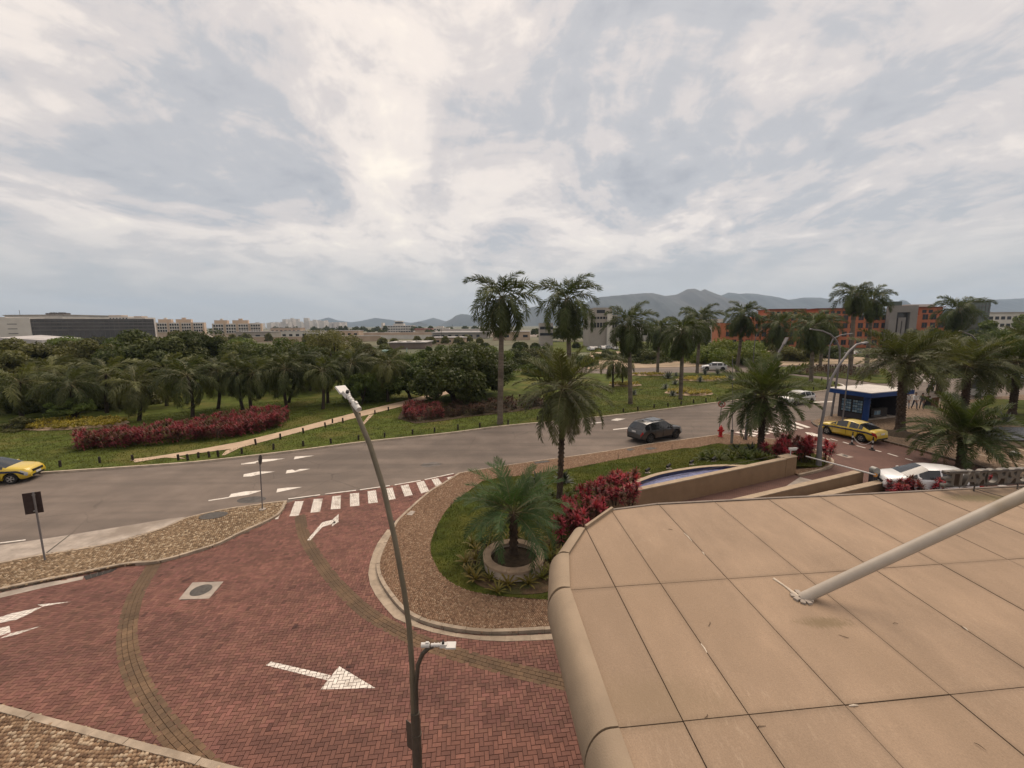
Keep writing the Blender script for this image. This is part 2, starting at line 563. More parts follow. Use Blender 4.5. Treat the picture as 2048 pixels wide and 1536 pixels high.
rl2['kind'] = 'structure'

# sandy footpath
up_px = [(262, 924), (330, 914), (400, 902), (480, 887), (605, 856), (717, 826), (805, 805), (880, 786), (960, 766)]
lo_px = [(262, 926), (335, 919), (405, 909), (480, 899), (605, 866), (730, 834), (805, 815), (872, 797), (960, 773)]
path = sheet('sandy_path', [(p[0], p[1]) for p in [G2(*q) for q in up_px]] + [G2(*q) for q in lo_px][::-1], m_sand, lambda x, y: park_z(x, y) + 0.03, 1.2)
path['kind'] = 'structure'
br = sheet('worn_track', [G2(*q) for q in [(738, 833), (748, 831), (738, 842), (728, 853), (724, 851)]], m_sand, lambda x, y: park_z(x, y) + 0.03, 0.8)
br['kind'] = 'structure'
br = sheet('worn_track', [G2(*q) for q in [(452, 905), (478, 895), (486, 896), (462, 908), (450, 914), (444, 914)]], m_sand, lambda x, y: park_z(x, y) + 0.03, 0.8)
br['kind'] = 'structure'
br = sheet('worn_track', [G2(*q) for q in [(265, 922.5), (300, 919), (345, 914), (372, 921), (330, 919), (300, 924), (270, 929)]], m_sand, lambda x, y: park_z(x, y) + 0.028, 0.8)
br['kind'] = 'structure'

MK = [0]
def marking(name, poly, parent, z=0.006, mat=None):
    bb = MB()
    MK[0] += 1
    z = z + 0.00013 * (MK[0] % 17)
    a = sum(poly[i][0] * poly[(i + 1) % len(poly)][1] - poly[(i + 1) % len(poly)][0] * poly[i][1] for i in range(len(poly)))
    bb.face([(p[0], p[1], z) for p in (poly if a > 0 else poly[::-1])])
    return bb.build(name, mat or m_paint, parent)
road_marks = [
    [(105, 1297), (180, 1275), (360, 1268), (270, 1285), (185, 1297)], [(10, 1309), (135, 1291), (135, 1298), (10, 1315)],
    [(430, 1275), (440, 1252), (595, 1245)], [(25, 1414), (30, 1395), (110, 1380), (150, 1373), (280, 1373), (170, 1392), (90, 1411)],
    [(365, 1389), (375, 1363), (420, 1357), (440, 1367), (480, 1353), (560, 1351), (455, 1376)],
    [(290, 1541), (300, 1510), (380, 1502), (500, 1496)]]
for q in road_marks:
    marking('painted_arrow', ZP(q, 480, 600, 4), road)
for q in ([(1668, 482), (1830, 457), (1830, 464), (1668, 489)], [(1825, 462), (1850, 432), (1960, 412), (2100, 404), (1985, 440)], [(1930, 190), (2048, 180), (2048, 187), (1930, 197)], [(0, 821), (205, 796), (205, 803), (0, 828)]):
    marking('lane_line', ZP(q, 0, 880, 4), road)
for q in ([(1130, 1303), (1222, 1294), (1222, 1302), (1130, 1310)], [(1285, 1282), (1330, 1267), (1405, 1270), (1340, 1287)], [(1305, 1354), (1436, 1339), (1436, 1347), (1305, 1360)]):
    marking('lane_line', ZP(q, 900, 520, 4), road)
for q in ([(1630, 1057.5), (1870, 1049), (1870, 1056), (1630, 1064)],):
    marking('lane_line', ZP(q, 1200, 540, 4), road)
arc = smooth_path([G2(*p) for p in [(1810, 744), (1821, 747), (1836, 753), (1845, 759), (1848, 764)]], 0.5)
marking('lane_line', arc + offset_path(arc, 0.28)[::-1], road)
arc = smooth_path([G2(*p) for p in [(1673, 766), (1683, 769), (1688, 774), (1692, 774.5)]], 0.3)
marking('lane_line', arc + offset_path(arc, 0.25)[::-1], road)
# tar-dark stain and hatch covers in the carriageway
def ellipse(c, a, bb, rz=0, n=24):
    return [(c[0] + a * math.cos(t) * math.cos(rz) - bb * math.sin(t) * math.sin(rz), c[1] + a * math.cos(t) * math.sin(rz) + bb * math.sin(t) * math.cos(rz)) for t in [2 * math.pi * i / n for i in range(n)]]
m_tar = M('tar_patch', (0.075, 0.068, 0.063), 0.8, 0.3, 2.0)
marking('tar_patch', ellipse(G2(503, 999.5), 0.75, 0.45), road, 0.005, m_tar)
marking('tar_patch', [(p[0] + 0.14 * math.sin(7 * i), p[1] + 0.14 * math.cos(5 * i)) for i, p in enumerate(ellipse(G2(862, 929), 0.75, 0.4))], road, 0.005, M('oil_stain', (0.125, 0.11, 0.1), 0.8, 0.2, 2.0))

# ------------------------------------------------------------------ paved areas: cobbles
def cobbles(name, poly, z, size, pal, parent, seed=1, exclude=()):
    rg = np.random.default_rng(seed)
    P = np.array(poly)
    nx = np.arange(P[:, 0].min(), P[:, 0].max(), size)
    ny = np.arange(P[:, 1].min(), P[:, 1].max(), size)
    gx, gy = np.meshgrid(nx, ny)
    gx = gx + (np.arange(len(ny)) % 2)[:, None] * size * 0.5
    # gentle fan-like waves in the courses
    gy = gy + 0.35 * size * np.sin(gx * 1.7 + gy * 0.9) * 2 + rg.normal(0, size * 0.07, gx.shape)
    gx = gx + 0.5 * size * np.sin(gy * 2.1) + rg.normal(0, size * 0.07, gx.shape)
    gx = gx.ravel(); gy = gy.ravel()
    k = inpoly(P, gx, gy)
    for e in exclude:
        k &= ~inpoly(e, gx, gy)
    gx = gx[k]; gy = gy[k]
    n = len(gx)
    h = size * 0.5 * rg.uniform(0.80, 0.95, n)
    ang = rg.normal(0, 0.16, n) + 0.5 * np.sin(gx * 0.8 + gy * 0.5)
    zz = z + rg.normal(0, 0.004, n)
    V = np.zeros((n, 8, 3))
    for i, (sx, sy) in enumerate(((-1, -1), (1, -1), (1, 1), (-1, 1))):
        jx = sx * h * rg.uniform(0.8, 1.1, n); jy = sy * h * rg.uniform(0.8, 1.1, n)
        X = gx + jx * np.cos(ang) - jy * np.sin(ang); Y = gy + jx * np.sin(ang) + jy * np.cos(ang)
        V[:, i, 0] = X; V[:, i, 1] = Y; V[:, i, 2] = z - 0.035
        V[:, 4 + i, 0] = gx + (X - gx) * 0.86; V[:, 4 + i, 1] = gy + (Y - gy) * 0.86; V[:, 4 + i, 2] = zz
    F = np.array([(4, 5, 6, 7), (0, 1, 5, 4), (1, 2, 6, 5), (2, 3, 7, 6), (3, 0, 4, 7)])
    F = (np.arange(n)[:, None, None] * 8 + F[None]).reshape(-1, 4)
    me = bpy.data.meshes.new(name)
    me.vertices.add(n * 8); me.vertices.foreach_set('co', V.ravel())
    me.loops.add(len(F) * 4); me.loops.foreach_set('vertex_index', F.ravel().astype(np.int32))
    me.polygons.add(len(F)); me.polygons.foreach_set('loop_start', np.arange(0, len(F) * 4, 4, dtype=np.int32))
    me.update(calc_edges=True)
    me.materials.append(m_cob)
    pal = np.array(pal)
    c = pal[rg.integers(0, len(pal), n)] * rg.uniform(0.8, 1.2, (n, 1))
    set_colors(me, np.repeat(c, 5, axis=0))
    o = add(name, me, None, parent, 'stuff')
    return o
def kerb_run(parent, pts, width, z0, z1, stone=1.0, mat=None, name='kerb_stone', side=1, chamfer=0.0, gap=0.012):
    """a row of separate kerb stones following a path; side=+1 puts them left of the path"""
    p = smooth_path(pts, stone / 4)
    q = offset_path(p, width * side)
    i = 0
    k = 0
    while i < len(p) - 1:
        j = min(i + 4, len(p) - 1)
        g = gap / 2
        a = p[i:j + 1]; c = q[i:j + 1]
        def shrink(l):
            l = [Vector(x) for x in l]
            t = (l[1] - l[0]).normalized(); u = (l[-1] - l[-2]).normalized()
            l[0] = l[0] + t * g; l[-1] = l[-1] - u * g
            return [tuple(x) for x in l]
        a = shrink(a); c = shrink(c)
        bb = MB()
        zz = z1 + 0.006 * math.sin(k * 2.7)
        bb.prism(a + c[::-1], z0, zz)
        o = bb.build(name, mat or m_kerb, parent)
        i = j
        k += 1

PAL_ISL = [(0.22, 0.135, 0.082), (0.19, 0.11, 0.066), (0.26, 0.165, 0.105), (0.155, 0.09, 0.055), (0.235, 0.145, 0.09), (0.205, 0.125, 0.076), (0.30, 0.21, 0.14)]
PAL_LEFT = [(0.24, 0.165, 0.098), (0.19, 0.128, 0.074), (0.28, 0.20, 0.122), (0.15, 0.10, 0.058), (0.22, 0.15, 0.09), (0.38, 0.295, 0.20)]
ZT = 0.13
# --- cobbled traffic island at the left, between road and driveway
li_top = [(0, 1124), (92, 1107), (225, 1085), (325, 1055), (375, 1034), (442, 1019), (512, 1008), (574, 1000.5)]
li_bot = [(574, 1001.5), (562, 1024), (539, 1039), (480, 1066), (425, 1091), (321, 1121), (250, 1128), (160, 1146), (50, 1168), (0, 1178)]
T = [G2(*p, ZT) for p in li_top]; Bt = [G2(*p, ZT) for p in li_bot]
ex = lambda a, bq, k: tuple(Vector(a) + (Vector(a) - Vector(bq)) * k)
T0 = ex(T[0], T[1], 2.0); B0 = ex(Bt[-1], Bt[-2], 3.0)
left_poly = [T0] + T + Bt + [B0]
left_isl = sheet('cobbled_traffic_island', left_poly, m_cob_base, ZT - 0.025, skirt=0.2)
left_isl['kind'] = 'structure'
cobbles('cobbles', left_poly, ZT, 0.092, PAL_LEFT, left_isl, 3)
kerb_run(left_isl, [T0] + T, 0.13, -0.05, ZT + 0.01, 1.0, side=-1)
kerb_run(left_isl, Bt[::1] + [B0], 0.13, -0.05, ZT + 0.01, 1.0, side=-1)
bb = MB()
apron = [G2(*p) for p in [(0, 1091), (140, 1070), (250, 1052), (342, 1037), (372, 1034), (325, 1055.5), (225, 1086), (92, 1108), (0, 1125)]]
apron = [ex(apron[0], apron[1], 1.5)] + apron + [ex(apron[-1], apron[-2], 1.5)]
ap = sheet('concrete_apron', apron, m_conc, 0.008)
ap['kind'] = 'structure'
marking('joint', [G2(*p) for p in [(138, 1070.5), (141, 1070), (95, 1106), (91, 1106.5)]], ap, 0.012, M('dark_joint', (0.06, 0.05, 0.04), 0.9))
gut = sheet('gutter', [G2(*p, 0.03) for p in [(0, 1186), (85, 1167), (168, 1152), (165, 1159), (85, 1176), (0, 1196)]], m_conc, 0.034)
gut['kind'] = 'structure'
marking('iron_cover', ellipse(G2(427, 1031, ZT), 0.62, 0.42, 0.2), left_isl, ZT + 0.012, m_iron)

# --- kerbed island with the garden: outline of kerb, cobble band and bed
K_out = [(915, 947), (885, 966), (855, 984), (802, 1031), (784, 1055), (757, 1110), (755, 1147), (779, 1190), (820, 1230), (887, 1253), (962, 1263), (1024, 1263), (1100, 1259)]
road_side = [(915, 946), (942, 941), (1000, 932), (1067, 922), (1150, 911), (1250, 896), (1300, 887), (1362, 879), (1450, 867)]
WZ = 1.15
wa, wb = Vector(G2(1258, 984, WZ)), Vector(G2(1594, 913, WZ))
wt = (wb - wa).normalized(); wn = Vector((-wt.y, wt.x))
rim_px = [(1236, 978), (1252, 968), (1272, 960), (1315, 945.5), (1380, 934), (1440, 929), (1505, 929.5), (1545, 923)]
RIM = smooth_path([G2(*p, 1.0) for p in rim_px], 0.3)
right_side = [(1452, 867), (1470, 870), (1530, 876), (1587, 883), (1630, 898), (1660, 914), (1668, 922), (1664, 931), (1644, 939), (1600, 950)]
KO = [G2(*p, ZT) for p in K_out]; RS = [G2(*p, ZT) for p in road_side]; RR = [G2(*p, ZT) for p in right_side]
KO.append(ex(KO[-1], KO[-2], 1.5))
w_end, w_beg = tuple(wb + wn * 0.14), tuple(wa - wt * 1.1 + wn * 0.14)
isl_poly = KO[::-1] + RS[1:] + RR + [w_end, w_beg, (4.5, 11.2)]
isl = sheet('garden_island_paving', isl_poly, m_cob_base, ZT - 0.025, skirt=0.2)
isl['kind'] = 'structure'
bed_px = [(965, 962), (905, 1007), (875, 1050), (861, 1092), (870, 1127), (890, 1155), (927, 1177), (992, 1191), (1095, 1199)]
bed_top = [(1455, 889), (1432, 887), (1387, 896), (1362, 897), (1250, 916), (1145, 936), (1040, 951), (1000, 955)]
BP = [G2(*p, ZT) for p in bed_px]; BT = [G2(*p, ZT) for p in bed_top]
bed_poly = smooth_path(BP, 0.4) + [(3.9, 12.2), tuple(wa - wt * 1.1 + wn * 0.1)] + RIM + [tuple(wb - wt * 0.9 + wn * 0.5), tuple(wb + wn * 0.5)] + [G2(*p, ZT) for p in [(1645, 934), (1655, 926), (1650, 916), (1615, 902), (1580, 893), (1520, 888)]] + smooth_path(BT, 0.5)
cob_poly = isl_poly
cobbles('cobbles', cob_poly, ZT, 0.063, PAL_ISL, isl, 5, exclude=[bed_poly])
kerb_run(isl, KO, 0.13, -0.05, ZT + 0.012, 0.8, side=1)
kerb_run(isl, RS, 0.12, -0.05, ZT + 0.008, 1.0, side=-1)
kerb_run(isl, RR, 0.14, -0.05, ZT + 0.02, 0.9, side=-1)
# wide pale gutter at the foot of the kerb
G_out = [(775, 1059), (752, 1092), (737, 1140), (742, 1175), (762, 1205), (787, 1235), (824, 1252), (882, 1269), (962, 1281), (1024, 1283), (1110, 1279)]
G_in = [(784, 1061), (757, 1113), (755, 1152), (779, 1197), (820, 1238), (887, 1262), (962, 1272), (1024, 1272), (1105, 1268)]
go = smooth_path([G2(*p, 0.03) for p in G_out], 0.25); gi = smooth_path([G2(*p, 0.03) for p in G_in], 0.25)
gutter = MB()
gutter_o = None
n = 16
GP = [[go[int(i * (len(go) - 1) / n)], go[int((i + 1) * (len(go) - 1) / n)], gi[int((i + 1) * (len(gi) - 1) / n)], gi[int(i * (len(gi) - 1) / n)]] for i in range(n)]
gutter_poly = go + gi[::-1]
for q in GP:
    bq = MB()
    c = sum((Vector(p) for p in q), Vector((0, 0))) / 4
    bq.prism([tuple(c + (Vector(p) - c) * 0.992) for p in q], -0.03, 0.042)
    bq.build('gutter_slab', m_kerb, isl)
marking('iron_cover', [G2(*p, ZT) for p in [(812, 1030), (822, 1022), (831, 1023), (824, 1031)]], isl, ZT + 0.012, m_conc)
for q in ([(868, 257), (890, 270), (1003, 255), (975, 243)], [(1608, 158), (1630, 147), (1682, 152), (1640, 168)], [(1755, 150), (1800, 138), (1862, 146), (1800, 161)]):
    marking('iron_cover', ZP(q, 850, 860, 4, ZT), isl, ZT + 0.012, m_iron)
m_grate = M('drain_iron', (0.03, 0.026, 0.024), 0.8, 0.2, 8)
def grate(poly, parent, z, bars):
    o = marking('drain_grate', poly, parent, z, m_grate)
    a, bq, c, d = (Vector(p) for p in poly)
    for i in range(1, bars):
        t = i / bars
        p, q = a + (bq - a) * t, d + (c - d) * t
        s = MB(); s.tube([(p.x, p.y, z + 0.01), (q.x, q.y, z + 0.01)], 0.014, 5)
        s.build('bar', m_iron, o)
# --- paving at the bottom left corner
cb = [(0, 1409), (150, 1448), (300, 1488), (475, 1534), (560, 1556)]
CB = [G2(*p, ZT) for p in cb]
CB = [ex(CB[0], CB[1], 2)] + CB + [ex(CB[-1], CB[-2], 1.5)]
corner_poly = CB + [(CB[-1][0], 3.2), (CB[0][0], 3.2)]
corner = sheet('corner_pavement', corner_poly, m_cob_base, ZT - 0.025, skirt=0.2)
corner['kind'] = 'structure'
cobbles('cobbles', [p for p in corner_poly], ZT, 0.088, [(0.235, 0.15, 0.09), (0.18, 0.11, 0.064), (0.135, 0.08, 0.048), (0.28, 0.19, 0.118), (0.38, 0.29, 0.20)], corner, 9)
kerb_run(corner, CB, 0.15, -0.05, ZT + 0.012, 1.0, side=-1)
# --- plaza at the right
PL = [G2(*p, ZT) for p in [(1622, 843), (1636, 852), (1700, 866), (1768, 881), (1819, 894), (1906, 918), (1983, 938), (2060, 960)]]
PL.append(ex(PL[-1], PL[-2], 3))
plaza_poly = PL + [(70, 26), (75, 48), (64, 52), G2(1880, 806), G2(1800, 817), G2(1665, 831)]
m_plaza = M('plaza_cobbles', (0.20, 0.14, 0.092), 0.9, 0.10, 0.8, 0.2, 20)
def tune_plaza():
    t = m_plaza.node_tree
    p = next(n for n in t.nodes if n.type == 'BSDF_PRINCIPLED')
    c = p.inputs['Base Color'].links[0].from_socket
    geo = N(t, 'ShaderNodeNewGeometry')
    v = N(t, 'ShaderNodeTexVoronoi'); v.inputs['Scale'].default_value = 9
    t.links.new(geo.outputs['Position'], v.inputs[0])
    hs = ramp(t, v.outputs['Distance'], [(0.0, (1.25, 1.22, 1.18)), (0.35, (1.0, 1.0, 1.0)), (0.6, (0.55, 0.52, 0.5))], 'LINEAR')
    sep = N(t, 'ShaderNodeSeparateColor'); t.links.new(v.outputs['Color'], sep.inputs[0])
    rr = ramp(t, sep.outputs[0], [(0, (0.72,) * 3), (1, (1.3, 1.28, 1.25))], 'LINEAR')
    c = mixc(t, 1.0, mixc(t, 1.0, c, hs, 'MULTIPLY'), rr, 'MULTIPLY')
    t.links.new(c, p.inputs['Base Color'])
tune_plaza()
plaza = sheet('plaza_paving', plaza_poly, m_plaza, ZT, skirt=0.2)
plaza['kind'] = 'structure'
kerb_run(plaza, PL, 0.15, -0.05, ZT + 0.015, 1.2, M('dark_kerb', (0.115, 0.092, 0.075), 0.9, 0.2, 3), side=1)
for q in ([(1690, 860), (1790, 872), (1900, 896), (2060, 934)], [(1820, 838), (1900, 858), (1990, 884), (2060, 906)]):
    l = smooth_path([G2(*p, ZT) for p in q], 1.0)
    marking('stone_strip', l + offset_path(l, 0.22)[::-1], plaza, ZT + 0.006, M('pale_stone_strip', (0.31, 0.245, 0.175), 0.9, 0.15, 3))

# ------------------------------------------------------------------ driveway of herringbone pavers
DW_Z = 0.032
li_k = offset_path(smooth_path(Bt, 0.3), 0.0)
drive_poly = [B0] + Bt[::-1] + [G2(*p, 0.02) for p in [(605, 998), (680, 986), (755, 977), (822, 965), (892, 951), (913, 948)]] + KO + [(3.5, 3.2), (CB[-1][0], 3.2)] + [tuple(Vector(p)) for p in CB[::-1]]
driveway = sheet('brick_driveway', drive_poly, m_mortar, 0.006)
driveway['kind'] = 'structure'
band1 = smooth_path([G2(*p, DW_Z) for p in [(312, 1122), (292, 1155), (272, 1190), (258, 1235), (254, 1280), (263, 1330), (290, 1390), (335, 1455), (388, 1512), (440, 1560)]], 0.2)
band2 = smooth_path([G2(*p, DW_Z) for p in [(600, 1030), (606, 1065), (624, 1100), (655, 1145), (690, 1185), (735, 1225), (790, 1258), (860, 1290), (950, 1319), (1040, 1343), (1150, 1370)]], 0.2)
BW = 0.25
bandpolys = [offset_path(bd, BW) + offset_path(bd, -BW)[::-1] for bd in (band1, band2)]
CA, SA = math.cos(R(6.3)), math.sin(R(6.3))
u = 0.1045
E1 = []
P = np.array(drive_poly)
cells = []
xs = P[:, 0]; ys = P[:, 1]
bx0, bx1, by0, by1 = -22.0, 3.6, 3.2, 26.5
i0, i1 = int(-27 / u), int(8 / u)
j0, j1 = int(1 / u), int(30 / u)
ii, jj = np.meshgrid(np.arange(i0, i1), np.arange(j0, j1))
res = (ii - jj) % 4
hk = res == 0
vk = res == 3
hx = (ii[hk] + 1.0) * u; hy = (jj[hk] + 0.5) * u
vx = (ii[vk] + 0.5) * u; vy = (jj[vk] + 1.0) * u
lx = np.concatenate([hx, vx]); ly = np.concatenate([hy, vy]); ori = np.concatenate([np.zeros(len(hx)), np.ones(len(vx))])
X = lx * CA - ly * SA; Y = lx * SA + ly * CA
ok = inpoly(P, X, Y) & (X > bx0) & (X < bx1) & (Y > by0)
# bricks wholly under a band or the gutter are left out; those cut by an edge sit a little lower and run under it
def corner_all(poly, X, Y, ori):
    r_ = np.ones(X.shape, bool)
    a_ = np.where(ori == 0, 0.098, 0.046); c_ = np.where(ori == 0, 0.046, 0.098)
    for sx, sy in ((-1, -1), (1, -1), (1, 1), (-1, 1)):
        r_ &= inpoly(poly, X + sx * a_ * CA - sy * c_ * SA, Y + sx * a_ * SA + sy * c_ * CA)
    return r_
low = np.zeros(X.shape, bool)
for bp in bandpolys + [gutter_poly]:
    ok &= ~corner_all(bp, X, Y, ori)
    low |= inpoly(bp, X, Y)
mh_px = [(357, 1199), (385, 1165), (447, 1163), (418, 1197)]
MHP = [G2(*p, DW_Z) for p in mh_px]
ok &= ~inpoly(MHP, X, Y)
X, Y, ori, low = X[ok], Y[ok], ori[ok], low[ok]
rg = np.random.default_rng(4)
nb = len(X)
hl, hw = u - 0.0045, u / 2 - 0.0045
zt = DW_Z + rg.normal(0, 0.0012, nb) - 0.006 * low
def brick_corners(k, inset=1.0):
    a, c = (hl * inset, hw * inset) if ori[k] == 0 else (hw * inset, hl * inset)
    return [(X[k] + sx * a * CA - sy * c * SA, Y[k] + sx * a * SA + sy * c * CA) for sx, sy in ((-1, -1), (1, -1), (1, 1), (-1, 1))]
# the 300 bricks that show largest are parts of their own, the rest is one part
ppx = np.array([(lambda d: (1024 + FPX * d.dot(rt) / d.dot(fw), 768 - FPX * d.dot(up) / d.dot(fw)))(Vector((X[k], Y[k], DW_Z - CH))) for k in range(nb)])
# which bricks are in view and not behind the canopy
vis = (ppx[:, 0] > 440) & (ppx[:, 0] < 1120 + (ppx[:, 1] - 1280) * 0.2) & (ppx[:, 1] < 1535)
score = np.where(vis, ppx[:, 1], -1)
single = np.zeros(nb, bool)
single[np.argsort(-score)[:296]] = True
bm_ = MB()
cols = []
for k in range(nb):
    if single[k]:
        continue
    o = brick_corners(k); i_ = brick_corners(k, 0.955)
    z = zt[k]
    vs = [(p[0], p[1], 0.01) for p in o] + [(p[0], p[1], z - 0.004) for p in o] + [(p[0], p[1], z) for p in i_]
    bm_.add(vs, [(8, 9, 10, 11), (4, 5, 9, 8), (5, 6, 10, 9), (6, 7, 11, 10), (7, 4, 8, 11), (0, 1, 5, 4), (1, 2, 6, 5), (2, 3, 7, 6), (3, 0, 4, 7)])
    c = rg.uniform(0.78, 1.2) * (0.72 if rg.random() < 0.03 else 1)
    cols += [(c, c * rg.uniform(0.95, 1.05), c)] * 9
me = bm_.mesh('bricks')
me.materials.append(m_brick)
set_colors(me, cols)
add('bricks', me, None, driveway, 'stuff')
def unit_brick(l, w_, nm, mat):
    q = MB()
    o = [(-l, -w_), (l, -w_), (l, w_), (-l, w_)]
    vs = [(p[0], p[1], -0.022) for p in o] + [(p[0], p[1], -0.004) for p in o] + [(p[0] * (1 - 0.0045 / l), p[1] * (1 - 0.0045 / w_), 0) for p in o]
    q.add(vs, [(8, 9, 10, 11), (4, 5, 9, 8), (5, 6, 10, 9), (6, 7, 11, 10), (7, 4, 8, 11), (0, 1, 5, 4), (1, 2, 6, 5), (2, 3, 7, 6), (3, 0, 4, 7)])
    m_ = q.mesh(nm)
    m_.materials.append(mat)
    return m_
me_b = unit_brick(hl, hw, 'brick', m_brick_o)
for k in np.nonzero(single)[0]:
    o = add('brick', me_b, None, driveway)
    o.location = (X[k], Y[k], zt[k])
    o.rotation_euler = (0, 0, R(6.3) + (math.pi / 2 if ori[k] else 0))
# ochre bands of four courses; the nearer pavers are parts of their own
me_y = unit_brick(0.0965, 0.0585, 'band_brick', m_yel)
rest = MB()
cnt = 0
bits = []
for bd in (band1, band2):
    for c in range(4):
        l = offset_path(bd, -BW + BW / 4 + c * BW / 2)
        sh = 0.1 * (c % 2)
        l = smooth_path(l, 0.2)
        for a, q in zip(l, l[1:]):
            bits.append(((a[0] + q[0]) / 2 , (a[1] + q[1]) / 2, math.atan2(q[1] - a[1], q[0] - a[0]), math.hypot(q[0] - a[0], q[1] - a[1])))
bits.sort(key=lambda t: t[1])
for k, (x, y, a, L) in enumerate(bits):
    if y < 7.6 or k > 420:
        big = False
    else:
        big = cnt < 290
    z = DW_Z + rnd.gauss(0, 0.001)
    if big:
        o = add('band_brick', me_y, None, driveway)
        o.location = (x, y, z); o.rotation_euler = (0, 0, a); o.scale = (L / 0.2, 1, 1)
        cnt += 1
    else:
        rest.box((x, y, z - 0.011), (L - 0.008, 0.117, 0.022), a)
rest.build('band_bricks', m_yel, driveway, kind='stuff')

# paint on the brick faces: every brick under a marking carries its own clipped film, the joints stay open
def clip(poly, convex):
    a = sum(convex[i][0] * convex[(i + 1) % len(convex)][1] - convex[(i + 1) % len(convex)][0] * convex[i][1] for i in range(len(convex)))
    cv = convex if a > 0 else convex[::-1]
    out = poly
    for i in range(len(cv)):
        p, q = cv[i], cv[(i + 1) % len(cv)]
        f = lambda v: (q[0] - p[0]) * (v[1] - p[1]) - (q[1] - p[1]) * (v[0] - p[0])
        nw = []
        for k in range(len(out)):
            s, e = out[k - 1], out[k]
            fs, fe = f(s), f(e)
            if (fs < 0) != (fe < 0):
                t = fs / (fs - fe)
                nw.append((s[0] + (e[0] - s[0]) * t, s[1] + (e[1] - s[1]) * t))
            if fe >= 0:
                nw.append(e)
        out = nw
        if not out:
            return []
    return out
def painted(name, pieces, parent=None):
    q = MB()
    for cv in pieces:
        c = np.array(cv)
        near = np.nonzero((X > c[:, 0].min() - .2) & (X < c[:, 0].max() + .2) & (Y > c[:, 1].min() - .2) & (Y < c[:, 1].max() + .2))[0]
        for k in near:
            r = clip(brick_corners(k, 0.965), cv)
            if len(r) > 2:
                q.face([(p[0], p[1], zt[k] + 0.0035) for p in r])
        for (x, y, a, L) in bits:
            if c[:, 0].min() - .2 < x < c[:, 0].max() + .2 and c[:, 1].min() - .2 < y < c[:, 1].max() + .2:
                ca, sa = math.cos(a), math.sin(a)
                rc = [(x + sx * (L / 2 - .006) * ca - sy * .054 * sa, y + sx * (L / 2 - .006) * sa + sy * .054 * ca) for sx, sy in ((-1, -1), (1, -1), (1, 1), (-1, 1))]
                r = clip(rc, cv)
                if len(r) > 2:
                    q.face([(p[0], p[1], DW_Z + 0.006) for p in r])
    return q.build(name, m_paint, parent or driveway)
xw = [[(235, 717), (330, 652), (305, 712)], [(440, 572), (510, 568), (470, 685), (395, 690)], [(590, 553), (662, 549), (640, 655), (563, 662)],
      [(740, 530), (807, 525), (803, 630), (725, 636)], [(880, 510), (952, 503), (955, 605), (880, 612)], [(1020, 490), (1087, 482), (1102, 580), (1028, 588)],
      [(1155, 470), (1220, 460), (1245, 550), (1170, 565)], [(1285, 445), (1347, 435), (1382, 520), (1318, 532)], [(1410, 420), (1470, 405), (1515, 490), (1450, 508)],
      [(1532, 395), (1585, 386), (1618, 430), (1565, 452)], [(1652, 380), (1715, 368), (1720, 380), (1670, 398)]]
for q in xw:
    painted('crosswalk_stripe', [ZP(q, 480, 860, 4, DW_Z)])
painted('painted_arrow', [ZP(q, 512, 1152, 4, DW_Z) for q in ([(80, 715), (120, 685), (600, 795), (570, 835)], [(515, 908), (665, 722), (955, 897)])])
painted('painted_arrow', [ZP(q, 480, 860, 4, DW_Z) for q in ([(537, 882), (562, 883), (658, 777), (637, 762)], [(637, 762), (660, 738), (745, 717), (768, 742), (658, 777)], [(735, 722), (788, 672), (788, 735)], [(788, 735), (680, 810), (740, 745), (745, 722)])])
painted('painted_arrow', [ZP(q, 0, 1152, 4, DW_Z) for q in ([(-120, 400), (-120, 345), (90, 300), (300, 230), (340, 245), (230, 305), (130, 350)], [(300, 230), (565, 205), (340, 245)], [(-120, 440), (75, 400), (85, 450), (-120, 520)], [(85, 458), (330, 400), (130, 470), (0, 500)])])
for a, c in zip([(576, 1000), (650, 990), (720, 981.5), (790, 971.5), (850, 961)], [(640, 991.5), (712, 982.5), (780, 973), (842, 962.5), (908, 948.5)]):
    p, q = Vector(G2(*a)), Vector(G2(*c))
    nrm = Vector((-(q - p).y, (q - p).x)).normalized() * 0.12
    marking('edge_line', [tuple(p), tuple(q), tuple(q + nrm), tuple(p + nrm)], road, 0.036)
cov = MB(); cov.prism(MHP, 0.0, DW_Z + 0.003)
cv = cov.build('manhole_surround', m_conc, driveway)
c0 = sum((Vector(p) for p in MHP), Vector((0, 0))) / 4
md = MB(); md.prism(ellipse(c0, 0.33, 0.33), 0.0, DW_Z + 0.012); md.build('manhole_cover', m_iron, cv)
grate([G2(*p, 0.034) for p in [(167, 1152), (236, 1136), (224, 1144), (172, 1160)]], driveway, 0.038, 5)
grate([G2(*p, 0.034) for p in [(782, 1045), (790, 1042), (794, 1050), (785, 1054)]], driveway, 0.040, 4)

